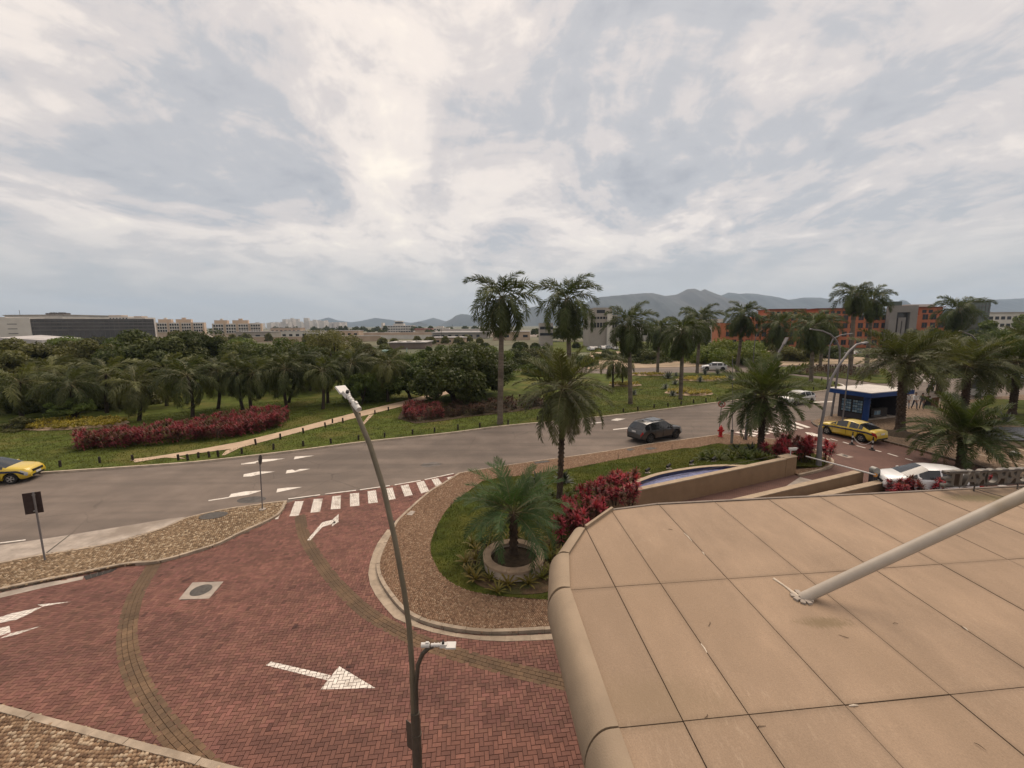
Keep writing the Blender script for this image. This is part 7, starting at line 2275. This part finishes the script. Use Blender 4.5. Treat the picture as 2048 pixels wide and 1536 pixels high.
class Bld:
    """building in its own frame: x along the facade, y away from the viewer"""
    def __init__(s, name, label, px0, px1, Y0, Y1=None, cat='building'):
        a = Vector((at_x(px0, Y0), Y0, 0)); c = Vector((at_x(px1, Y1 or Y0), Y1 or Y0, 0))
        s.L = (c - a).length
        s.o = thing(name, label, cat, a, math.atan2(c.y - a.y, c.x - a.x))
        s.Y = (Y0 + (Y1 or Y0)) / 2
        s.px0, s.px1 = px0, px1
    def z(s, py, px=None):
        return at(px if px is not None else (s.px0 + s.px1) / 2, py, s.Y).z
    def x(s, px):
        return (px - s.px0) / (s.px1 - s.px0) * s.L
    def box(s, nm, x0, x1, y0, y1, z0, z1, mat, parent=None):
        q = MB(); q.box(((x0 + x1) / 2, (y0 + y1) / 2, (z0 + z1) / 2), (x1 - x0, y1 - y0, z1 - z0))
        return q.build(nm, mat, parent or s.o)
    def windows(s, xs, zs, w_, h_, mat=None, y=-0.02, frame=None):
        q = MB(); q.box((0, 0, 0), (w_, 0.16, h_)); me = q.mesh('window'); me.materials.append(mat or m_win)
        if frame:
            qf = MB()
            t = 0.08
            for c, d in (((0, 0, h_ / 2 + t / 2), (w_ + 2 * t, 0.2, t)), ((0, 0, -h_ / 2 - t / 2), (w_ + 2 * t, 0.26, t)), ((0, 0, 0), (0.07, 0.19, h_))):
                qf.box(c, d)
            mf = qf.mesh('frame'); mf.materials.append(frame)
        for z in zs:
            for x in xs:
                o = add('window', me, None, s.o); o.location = (x, y, z)
                if frame:
                    add('frame', mf, None, o)
# dark glass block at the left with its white end
b1 = Bld('office_block', 'long low office block of dark glass with a white end wall at the far left', 62, 308, 228, 260)
t = b1.z(638.5, 80)
b1.box('glass_hall', 0, b1.L, 0, 22, 0, t, m_bdark)
for k, py in enumerate((640, 645, 652, 659)):
    z = b1.z(py, 180)
    b1.box('metal_band', 0.3, b1.L - 0.3, -0.35, 0.02, z - (0.5 if k else 0.3), z + 0.3, m_bband)
for k in range(24):
    b1.box('mullion', 1 + k * (b1.L - 2) / 23 - 0.07, 1 + k * (b1.L - 2) / 23 + 0.07, -0.18, 0.02, 0, t - 0.4, m_bband)
b1.box('end_wall', -11.5, -0.02, -1.0, 20, 0, t + 0.3, m_bwhite)
for k in range(3):
    b1.box('slot_window', -8.2, -4.8, -1.06, -0.98, t - 3.0 - k * 2.5, t - 2.7 - k * 2.5, m_win)
b1.box('side_fin', -13.2, -11.6, 1.5, 20, 0, t + 0.3, m_bgrey)
b2 = Bld('pale_block', 'pale flat-roofed block standing behind the dark glass office', 12, 128, 262)
t = b2.z(631, 60)
b2.box('wall', 0, b2.L, 0, 30, 0, t, m_bwhite)
b2.box('roof_slab', -0.5, b2.L + 0.5, -0.5, 30, t + 0.01, t + 0.5, m_bgrey)
for k in range(5):
    b2.box('roof_unit', b2.L * (0.62 + k * 0.075), b2.L * (0.62 + k * 0.075) + 1.8, 3, 6, t + 0.52, t + 1.5 + 0.4 * (k % 2), m_bband)
q = MB(); q.tube([(b2.L * 0.14, 4, t + 0.5), (b2.L * 0.14, 4, t + 3.6)], 0.12, 5); q.build('mast', m_bband, b2.o)
b3 = Bld('left_block', 'pale block with dark openings cut by the left edge of the picture', -60, 12, 235)
t = b3.z(634, 0)
b3.box('wall', 0, b3.L, 0, 20, 0, t, m_bwhite)
b3.windows([b3.L - 2.5, b3.L - 8, b3.L - 13.5], [t * 0.60], 4.6, 3.6)
# pale far roofs behind the glass block
for i, (a, c, py) in enumerate([(150, 190, 634), (200, 258, 633), (258, 292, 635)]):
    bb_ = Bld('far_flats', ['pale far flats just above the left part of the glass block', 'pale far flats above the middle of the glass block', 'pale far flats above the right part of the glass block'][i], a, c, 420)
    t = bb_.z(py)
    bb_.box('wall', 0, bb_.L, 0, 12, 0, t, m_bwhite)
    bb_.box('parapet', bb_.L * 0.3, bb_.L * 0.75, 1, 8, t + 0.01, t + 1.3, m_beige)
    bb_.windows([bb_.L * (k + 0.5) / 9 for k in range(9)], [t - 2.0, t - 5], 1.3, 1.2)
for i, (a, c, py, n_) in enumerate([(312, 408, 641, 11), (424, 523, 643, 11)]):
    bb_ = Bld('beige_flats', ['left of the two beige apartment blocks beyond the park trees', 'right of the two beige apartment blocks beyond the park trees'][i], a, c, 330, 345)
    t = bb_.z(py + 4)
    bb_.box('wall', 0, bb_.L, 0, 14, 0, t, m_beige)
    bb_.box('upper_storey', bb_.L * 0.04, bb_.L * 0.30, 2, 12, t + 0.01, t + 2.6, m_beige); bb_.box('upper_storey', bb_.L * 0.40, bb_.L * 0.72, 2, 12, t + 0.01, t + 2.6, m_beige); bb_.box('water_tank', bb_.L * 0.15, bb_.L * 0.2, 4, 8, t + 2.62, t + 3.8, m_bwhite); bb_.box('water_tank', bb_.L * 0.52, bb_.L * 0.60, 4, 8, t + 2.62, t + 3.9, m_beige)
    for k in range(4):
        x0 = bb_.L * (0.02 + k * 0.25)
        bb_.box('white_frame', x0, x0 + bb_.L * 0.20, -0.6, -0.02, t - 7.6, t - 0.1, m_bwhite)
        bb_.windows([x0 + bb_.L * 0.20 * (j + 0.5) / 4 for j in range(4)], [t - 1.7, t - 4.1, t - 6.4], bb_.L * 0.034, 1.5, y=-0.64)
# terminal with control tower
tm = Bld('terminal_building', 'white terminal building with a small control tower on the horizon', 765, 826, 640)
t = tm.z(651, 800)
tm.box('wall', 0, tm.L, 0, 16, 0, t, m_bwhite)
for k in range(3):
    z = t - 1.8 - k * 3.6
    tm.windows([tm.L * (j + 0.5) / 12 for j in range(12)], [z], tm.L / 12 * 0.78, 1.5)
tm.box('end_pier', -1.5, 0.8, -0.4, 10, 0, t + 4.2, m_bwhite)
tm.box('tower_base', tm.L * 0.35, tm.L * 0.68, 2, 12, t + 0.01, t + 2.9, m_bwhite)
tm.box('tower_glass', tm.L * 0.40, tm.L * 0.62, 3, 11, t + 2.92, t + 5.2, m_win)
tm.box('tower_roof', tm.L * 0.38, tm.L * 0.64, 2.5, 11.5, t + 5.22, t + 6.8, m_bwhite)
tm.box('annex', -6, -1.52, 1, 12, 0, t - 3, m_tan)
ar = Bld('arcade_building', 'low pale arcade with square openings before the terminal', 718, 795, 480)
t = ar.z(664.5, 750)
ar.box('wall', 0, ar.L, 0, 8, 0, t, m_bwhite)
ar.windows([ar.L * (j + 0.5) / 7 for j in range(7)], [t * 0.42], ar.L / 7 * 0.62, t * 0.5)
rr = Bld('red_roofed_hall', 'low hall with a dull red roof right of the terminal', 830, 862, 560)
t = rr.z(657, 845)
rr.box('wall', 0, rr.L, 0, 14, 0, t - 1.6, m_tan); rr.box('roof', -1, rr.L + 1, -1, 15, t - 1.58, t, M('dull_red_roof', (0.25, 0.105, 0.085), 0.8))
wv = Bld('white_villa', 'white low building at the tree line right of the red-roofed hall', 867, 898, 520)
t = wv.z(655.5, 880)
wv.box('wall', 0, wv.L, 0, 10, 0, t, m_bwhite); wv.box('upper_storey', wv.L * .2, wv.L * .6, 1, 8, t + .01, t + 1.8, m_bwhite); wv.windows([wv.L * (j + .5) / 6 for j in range(6)], [t - 2.2], 1.8, 1.4)
hg = Bld('grey_hangar', 'brown-grey flat hangar left of the big royal palm', 864, 975, 300)
t = hg.z(664, 900)
hg.box('wall', 0, hg.L, 0, 25, 0, t - 0.8, m_bgrey); hg.box('roof', -0.8, hg.L + 0.8, -0.8, 26, t - 0.78, t, m_roofg)
hg.windows([hg.L * 0.06 + k * 5 for k in range(7)], [t * 0.4], 2.2, t * 0.35)
h2 = Bld('brown_hall', 'low brown hall with white roof lights in the middle of the park edge', 776, 848, 172)
t = h2.z(686, 810)
h2.box('wall', 0, h2.L, 0, 16, 0, t, M('brown_hall_wall', (0.165, 0.125, 0.105), 0.9, 0.1, 0.3)); h2.box('roof', -0.5, h2.L + 0.5, -0.5, 17, t + .01, t + 0.35, m_roofg)
for k in range(3):
    h2.box('roof_light', h2.L * (0.2 + 0.26 * k), h2.L * (0.32 + 0.26 * k), 2, 5, t + 0.36, t + 0.8, m_bwhite)
# long perimeter walls and strips of the airfield
def long_wall(label, px0, px1, Y, z1, mat, z0=0.0):
    b_ = Bld('perimeter_wall', label, px0, px1, Y, cat='wall')
    b_.box('wall_face', 0, b_.L, 0, 0.4, z0, z1, mat)
    b_.box('coping', -0.1, b_.L + 0.1, -0.12, 0.52, z1 + 0.005, z1 + 0.25, m_bwhite)
long_wall('long tan perimeter wall across the middle distance', 100, 760, 262, 3.2, m_tan)
long_wall('long white perimeter wall before the terminal', 640, 880, 300, 2.6, m_bwhite)
long_wall('long pale wall further back toward the terminal', 520, 960, 420, 2.8, m_tan)
sh = Bld('metal_shed', 'pale sloping metal shed roof at the far left behind the trees', -10, 78, 150)
t = sh.z(675, 30)
q = MB(); q.add([(0, 0, 0), (sh.L, 0, 0), (sh.L, 14, 0), (0, 14, 0), (0, 0, t), (sh.L, 0, t - 1.0), (sh.L, 14, t - 0.6), (0, 14, t + 0.6)], [(4, 5, 6, 7), (0, 1, 5, 4), (1, 2, 6, 5), (2, 3, 7, 6), (3, 0, 4, 7)]); q.build('shed_body', m_roofg, sh.o)
gn = sheet('airfield_grass', [(-260, 195), (60, 195), (90, 290), (-360, 290)], M('airfield_grass', (0.095, 0.09, 0.05), 0.95, 0.3, 0.05), -0.05)
gn['kind'] = 'structure'
gp = sheet('airfield_apron', [(-420, 330), (130, 330), (180, 620), (-700, 620)], M('airfield_concrete', (0.20, 0.17, 0.14), 0.95, 0.15, 0.02), -0.06)
gp['kind'] = 'structure'
# grey office block behind the second royal palm
gb = Bld('grey_office', 'grey office block with a stepped top behind the royal palms', 1180, 1234, 172)
t = gb.z(615, 1210)
gb.box('wall', 0, gb.L, 0, 16, 0, t - 3.0, m_bgrey); gb.box('top_storey', gb.L * 0.15, gb.L * 0.82, 0.4, 15, t - 2.98, t, m_bgrey); gb.box('stair_tower', gb.L * 0.62, gb.L * 0.80, -1.2, 0.38, 0, t - 2.0, m_bwhite)
gb.box('ribbon_window', gb.L * 0.25, gb.L * 0.55, 0.30, 0.42, t - 2.2, t - 0.9, m_win)
gb.windows([gb.L * (0.08 + 0.11 * k) for k in range(9)], [t - 7.0], 0.9, 1.9); gb.windows([gb.L * (0.08 + 0.11 * k) for k in range(9)], [t - 4.1], 0.9, 0.9)
gs = Bld('grey_annex', 'low grey annex left of the grey office block', 1080, 1106, 190)
t = gs.z(646, 1095)
gs.box('wall', 0, gs.L, 0, 10, 0, t, m_bgrey); gs.windows([gs.L * (k + .5) / 5 for k in range(5)], [t - 2.2, t - 5], 1.2, 1.2)
# orange building with the granite portal
ob = Bld('orange_building', 'long orange office building with dark square windows behind the roundabout', 1440, 1890, 168, 150)
tz = ob.z(613, 1750) - 1.2
ob.box('wall', ob.L * 0.17, ob.L, 0, 18, 0, tz - 2.2, m_orange)
ob.box('low_wing', ob.L * 0.01, ob.L * 0.168, 2.5, 18, 0, 9.4, m_orange)
for x0, x1 in ((0.24, 0.40), (0.46, 0.66), (0.90, 0.99)):
    ob.box('attic', ob.L * x0, ob.L * x1, 0.8, 15, tz - 2.18, tz + 0.4, m_orange)
    ob.box('eave', ob.L * x0 - 0.5, ob.L * x1 + 0.5, 0.2, 15.5, tz + 0.42, tz + 0.75, m_orange_d)
    ob.windows([ob.L * x0 + 1.2 + k * 1.9 for k in range(int((ob.L * (x1 - x0) - 1.5) / 1.9))], [tz - 0.9], 1.2, 1.1, y=0.76)
xs = [ob.L * (k + 0.5) / 30 for k in range(30) if (k + 0.5) / 30 > 0.17 and not (0.755 < (k + 0.5) / 30 < 0.885)]
ob.windows([ob.L * (k + 0.5) / 30 for k in range(1, 5)], [1.9, 5.0, 7.8], 1.55, 1.75, y=2.48, frame=m_orange_d)
ob.windows(xs, [1.9, 5.0, 8.1, 11.0], 1.55, 1.75, frame=m_orange_d)
for z in (3.4, 6.5, 9.6):
    ob.box('string_course', ob.L * 0.171, ob.L * 0.755, -0.14, -0.002, z - 0.12, z + 0.12, m_orange)
px_ = lambda p: ob.L * (p - 1440) / 450
pt = tz + 1.2
x0, x1 = px_(1777), px_(1828)
for nm, a, c, z0, z1, y0, mt_ in (('portal_pier', x0, x0 + 2.2, 0, pt, -3.0, m_gport), ('portal_pier', x1 - 2.2, x1, 0, pt, -3.0, m_gport), ('portal_lintel', x0 + 2.21, x1 - 2.21, pt - 2.4, pt, -3.0, m_gport),
                                 ('inner_pier', x0 + 3.0, x0 + 4.0, 0, pt - 4.2, -2.4, m_gport), ('inner_pier', x1 - 4.0, x1 - 3.0, 0, pt - 4.2, -2.4, m_gport), ('inner_lintel', x0 + 4.01, x1 - 4.01, pt - 5.4, pt - 4.2, -2.4, m_gport)):
    ob.box(nm, a, c, y0, y0 + 2.2, z0, z1, mt_)
ob.box('portal_glass', x0 + 0.3, x1 - 0.3, -1.4, -0.05, 0, pt - 0.5, m_bdark)
for k in range(4):
    ob.box('mullion', x0 + 4.3 + k * 0.6, x0 + 4.38 + k * 0.6, -1.55, -1.42, 0, pt - 5.6, m_gport)
ob.box('rooftop_screen', x0 + 0.6, x0 + 5.4, 1, 4, pt + 0.0, pt + 1.6, M('green_screen', (0.08, 0.10, 0.09), 0.6))
ob.box('roof_block', px_(1830), px_(1878), 3, 12, tz + 0.76, tz + 1.7, m_bwhite)
gsb = Bld('glass_slab', 'narrow green glass slab building behind the right royal palm', 1956, 1976, 150)
t = gsb.z(601, 1966)
gsb.box('glass_wall', 0, gsb.L, 0, 8, 0, t, M('green_glass', (0.10, 0.125, 0.115), 0.25, 0.2, 0.4, spec=0.5))
for k in range(8):
    gsb.box('floor_line', -0.05, gsb.L + 0.05, -0.12, -0.005, t - 1.9 - k * 2, t - 1.75 - k * 2, m_bband)
for k in range(3):
    gsb.box('mullion', gsb.L * (k + .5) / 3 - .05, gsb.L * (k + .5) / 3 + .05, -0.1, -0.004, 0, t, m_bband)
pr = Bld('white_office', 'pale office building at the right edge behind the trees', 1962, 2070, 190)
t = pr.z(626, 2000)
pr.box('wall', 0, pr.L, 0, 14, 0, t, m_bwhite); pr.windows([pr.L * (k + .5) / 9 for k in range(9)], [t - 2.2, t - 5.4, t - 8.6], 1.7, 1.4); pr.box('roof_slab', -.4, pr.L + .4, -.4, 14.4, t + .01, t + .4, m_bgrey)
pw = Bld('pale_office', 'pale block between the grey office and the orange building', 1408, 1446, 215)
t = pw.z(638, 1425)
pw.box('wall', 0, pw.L, 0, 12, 0, t, m_bwhite); pw.windows([pw.L * (k + .5) / 5 for k in range(5)], [t - 2.5, t - 6], 1.4, 1.4)
# guard booth in the roundabout
gbp = G(1962, 790, ZT)
gb_ = thing('guard_booth', 'small white glazed booth beyond the plaza palms', 'booth', gbp, 0.5)
for sx in (-1, 1):
    for sy in (-1, 1):
        q = MB(); q.box((sx * 1.0, sy * 0.8, 1.1), (0.14, 0.14, 2.2)); q.build('post', m_bwhite, gb_)
q = MB(); q.box((0, 0, 2.3), (2.5, 2.0, 0.22)); q.build('roof', m_bwhite, gb_)
q = MB(); q.box((0, 0, 0.4), (1.9, 1.5, 0.8)); q.build('base_wall', m_bwhite, gb_)
q = MB(); q.box((0, 0, 1.35), (1.84, 1.44, 1.08)); q.build('glazing', M('booth_glass', (0.12, 0.125, 0.13), 0.2, 0.2, 1), gb_)
# teal play sculpture poles in the park
p = G(809, 728)
sc_ = thing('teal_sculpture', 'slim teal post with a pale tip standing among the park trees', 'sculpture', p)
q = MB(); q.tube([(0, 0, 0), at(813, 706, p.y) - p], [0.16, 0.12], 8); q.build('post', M('teal_paint', (0.03, 0.15, 0.17), 0.5), sc_)
q = MB(); q.tube([at(813, 706.5, p.y) - p, at(814, 695, p.y) - p], [0.16, 0.05], 8); q.build('tip', M('pale_teal', (0.30, 0.42, 0.38), 0.5), sc_)
p = at(768, 703, 95)
q = MB()
q.tube([(-1.1, 0, -0.35), (-0.6, 0, -0.1), (0.2, 0, 0.25), (1.0, 0, 0.5)], [0.1, 0.45, 0.5, 0.1], 10)
sc2 = thing('teal_leaf_canopy', 'teal leaf-shaped canopy showing between the park trees', 'canopy', (p.x, p.y, 0))
o = q.build('leaf_shell', MATS['pale_teal'], sc2, smooth=True); o.location = (0, 0, p.z); o.scale = (1, 0.6, 0.6)
q = MB(); q.tube([(0, 0, 0), (0, 0, p.z)], 0.08, 6); q.build('post', m_polegrey, sc2)

# far tree belts and the distant town, each read as one mass
rgf = np.random.default_rng(12)
def belt(name, px0, px1, Y, top_px, n, mat, leaf, seed, thick=14):
    rg = np.random.default_rng(seed)
    V = []
    zt_ = at((px0 + px1) / 2, top_px, Y).z
    x0, x1 = at_x(px0, Y), at_x(px1, Y)
    nb_ = max(6, int(abs(x1 - x0) / 7))
    for k in range(nb_):
        cx = rg.uniform(x0, x1); r_ = rg.uniform(3.0, 6.0) * (zt_ / 8); hz_ = zt_ * rg.uniform(0.72, 1.05)
        m_ = n // nb_
        d = rg.normal(size=(m_, 3)); d /= np.linalg.norm(d, axis=1)[:, None]; d[:, 2] = np.abs(d[:, 2]) * 1.0
        p = d * (rg.uniform(0.6, 1.0, (m_, 1))) * np.array([r_, r_ * 0.8, hz_ * 0.75]) + np.array([cx, Y + rg.uniform(0, thick), hz_ * 0.25])
        a = rg.normal(size=(m_, 3)); a /= np.linalg.norm(a, axis=1)[:, None]
        b2 = np.cross(a, rg.normal(size=(m_, 3))); b2 /= np.linalg.norm(b2, axis=1)[:, None]
        s = leaf * rg.uniform(0.6, 1.3, (m_, 1))
        V.append(np.stack([p - a * s, p - b2 * s, p + a * s, p + b2 * s], 1))
    V = np.concatenate(V); n_ = len(V)
    me = bpy.data.meshes.new(name)
    me.vertices.add(n_ * 4); me.vertices.foreach_set('co', V.ravel())
    me.loops.add(n_ * 4); me.loops.foreach_set('vertex_index', np.arange(n_ * 4, dtype=np.int32))
    me.polygons.add(n_); me.polygons.foreach_set('loop_start', np.arange(0, n_ * 4, 4, dtype=np.int32))
    me.update(calc_edges=True)
    o = add(name, me, mat, None, 'stuff')
    return o
lab = lambda o, l: tag(o, l, 'trees')
lab(belt('tree_belt', 520, 770, 600, 652, 5000, TR[0], 0.9, 1), 'distant dark tree belt left of the terminal')
lab(belt('tree_belt', 826, 960, 620, 651, 4000, TR[0], 0.9, 2), 'distant dark tree belt right of the terminal')
lab(belt('tree_belt', 100, 700, 240, 668, 9000, TR[1], 0.5, 3, 8), 'low green growth along the tan perimeter wall')
lab(belt('tree_belt', 1060, 1440, 230, 648, 6000, TR[0], 0.55, 4), 'dark tree belt behind the grey office block')
lab(belt('tree_belt', 840, 1130, 118, 694, 6000, TR[2], 0.3, 5, 8), 'shrubby growth behind the leaning tree and royal palms')
lab(belt('tree_belt', 1880, 2100, 140, 652, 5000, TR[2], 0.4, 6), 'tree belt behind the palms at the right edge')
lab(belt('tree_belt', 1500, 1720, 128, 690, 5000, TR[1], 0.35, 7, 8), 'undergrowth in front of the orange building')
# roofs and sheds of the middle distance
for i, (a, c, Y, py, mt_, lb) in enumerate([(560, 640, 330, 663, m_bwhite, 'low pale shed left of the arcade'), (655, 716, 360, 662, m_tan, 'tan flat-roofed shed beside the arcade'), (880, 960, 420, 659, m_bwhite, 'white flat-roofed hall behind the grey hangar'), (985, 1060, 260, 664, m_tan, 'tan hall between the two nearest royal palms'), (1240, 1300, 240, 652, m_bwhite, 'pale hall right of the grey office block'), (540, 600, 520, 656, m_tan, 'small tan hall on the horizon left of the airy tree'), (470, 540, 300, 664, m_bgrey, 'grey flat hall below the right beige flats'), (860, 930, 210, 676, m_tan, 'tan walled yard before the grey hangar')]):
    bb_ = Bld('low_hall', lb, a, c, Y)
    t = bb_.z(py)
    bb_.box('wall', 0, bb_.L, 0, 12, 0, t, mt_); bb_.box('roof', -0.4, bb_.L + 0.4, -0.4, 12.4, t + 0.01, t + 0.4, m_roofg)
    n_ = max(3, int(bb_.L / 5))
    bb_.windows([bb_.L * (k + .5) / n_ for k in range(n_)], [t * 0.5], bb_.L / n_ * 0.5, t * 0.3)
    q = MB(); q.tube([(bb_.L * 0.3, 2, t), (bb_.L * 0.3, 2, t + 5)], 0.12, 5); q.build('mast', m_bband, bb_.o)
lab(belt('tree_belt', 560, 1010, 190, 674, 9000, TR[1], 0.40, 21, 30), 'scattered olive trees between the park and the brown hall')
lab(belt('tree_belt', 830, 1180, 150, 684, 9000, TR[0], 0.36, 23, 14), 'dark growth behind the near royal palms')
lab(belt('tree_belt', 960, 1180, 330, 657, 6000, TR[0], 0.6, 24, 40), 'far dark trees between the near royal palms')
lab(belt('tree_belt', 640, 860, 128, 694, 7000, TR[2], 0.32, 25, 10), 'green growth at the back of the park lawn')
lab(belt('tree_belt', 420, 900, 450, 660, 6000, TR[0], 0.8, 22, 60), 'scattered dark trees before the terminal')
q = MB()
for k in range(90):
    px = rgf.uniform(505, 690); Y = rgf.uniform(1700, 2100)
    h = 18 + rgf.uniform(0, 24) * math.exp(-((px - 600) / 60) ** 2) + rgf.uniform(0, 8)
    w_ = rgf.uniform(8, 20)
    q.box((at_x(px, Y), Y, h / 2), (w_, 15, h))
tag(q.build('distant_town', M('distant_render', (0.55, 0.51, 0.47), 0.9, 0.15, 0.02), kind='stuff'), 'hazy pale towers of the distant town on the horizon', 'town')

# ------------------------------------------------------------------ mountains
m_mount = M('forested_rock', (0.034, 0.040, 0.038), 0.95, 0.35, 0.004, col2=(0.055, 0.054, 0.050), thresh=(0.5, 0.64), detail=10)
def ridge(name, pts, Y, depth, seed, rough=0.06):
    xs = np.linspace(pts[0][0], pts[-1][0], 150)
    py = np.interp(xs, [p[0] for p in pts], [p[1] for p in pts])
    q = MB()
    rows = 17
    for j in range(rows):
        t = j / (rows - 1)
        s = 1 - abs(t - 0.5) * 2
        for i, px in enumerate(xs):
            P0 = at(px, py[i], Y)
            f = s ** 0.85
            nz = mnoise.fractal(Vector((P0.x * 0.0035 + seed, t * 4.5, seed)), 1.0, 2.0, 5)
            ex = mnoise.fractal(Vector((P0.x * 0.012, t * 3 + seed, 1)), 1.0, 2.0, 4)
            z = max(-5, P0.z * f * (1 + rough * 4 * nz * (1 - s) * 2) + (P0.z * rough * ex if s < 0.999 else P0.z * 0.015 * ex) - 4)
            q.v.append((P0.x * (1 + (t - .5) * 0.0), Y + (t - 0.5) * depth + depth * 0.10 * nz * (1 - s), z))
    n_ = len(xs)
    for j in range(rows - 1):
        for i in range(n_ - 1):
            q.f.append((j * n_ + i, j * n_ + i + 1, (j + 1) * n_ + i + 1, (j + 1) * n_ + i)); q.m.append(0)
    o = q.build(name, m_mount, smooth=True)
    o['kind'] = 'structure'
    return o
ridge('mountain', [(1150, 640), (1160, 612), (1180, 600), (1200, 593), (1240, 590), (1275, 586), (1305, 585), (1330, 591), (1355, 587), (1375, 577), (1390, 576), (1400, 581), (1410, 577), (1425, 584), (1440, 591), (1470, 600), (1520, 612), (1560, 625), (1590, 640)], 3600, 1500, 1)
ridge('mountain', [(1380, 640), (1420, 600), (1457, 584), (1480, 587), (1505, 586), (1550, 592), (1575, 599), (1612, 594), (1644, 595), (1705, 605), (1760, 612), (1790, 618), (1860, 628), (1900, 640)], 4700, 1400, 2)
ridge('mountain', [(1785, 640), (1792, 606), (1800, 600), (1806, 599), (1814, 601), (1820, 608), (1828, 640)], 3900, 500, 3, 0.03)
ridge('mountain', [(1860, 640), (1920, 612), (1950, 603), (1981, 599), (2048, 596), (2120, 594), (2250, 600)], 4500, 1400, 4)
ridge('mountain', [(1020, 646), (1040, 626), (1060, 614), (1075, 611), (1090, 614), (1110, 620), (1140, 634), (1160, 645)], 3700, 800, 5, 0.04)
ridge('mountain', [(880, 650), (892, 642), (902, 637.5), (912, 630), (922, 627), (934, 628), (945, 631), (965, 636), (990, 642), (1010, 648)], 4300, 700, 6, 0.04)
ridge('mountain', [(560, 654), (605, 646), (630, 641), (657, 634), (675, 640), (702, 644), (722, 641), (750, 635), (780, 639), (822, 645), (840, 642), (867, 635), (892, 642), (920, 649)], 5600, 900, 7, 0.04)
ridge('mountain', [(812, 652), (826, 645.5), (837, 642), (850, 646), (862, 652)], 3800, 350, 8, 0.04)

# ------------------------------------------------------------------ haze
def haze_box():
    m = bpy.data.materials.new('haze_air')
    m.use_nodes = True
    t = m.node_tree
    t.nodes.clear()
    out = N(t, 'ShaderNodeOutputMaterial')
    v = N(t, 'ShaderNodeVolumePrincipled')
    v.inputs['Color'].default_value = (0.58, 0.76, 1.0, 1)
    v.inputs['Density'].default_value = HAZE
    v.inputs['Anisotropy'].default_value = 0.2
    t.links.new(v.outputs[0], out.inputs['Volume'])
    q = MB(); q.box((0, 1500, 249), (15000, 13000, 502))
    o = q.build('haze', m)
    o['kind'] = 'stuff'
    tag(o, 'thin pale haze in the air over the whole place', 'haze')
HAZE = 1.1e-4
haze_box()
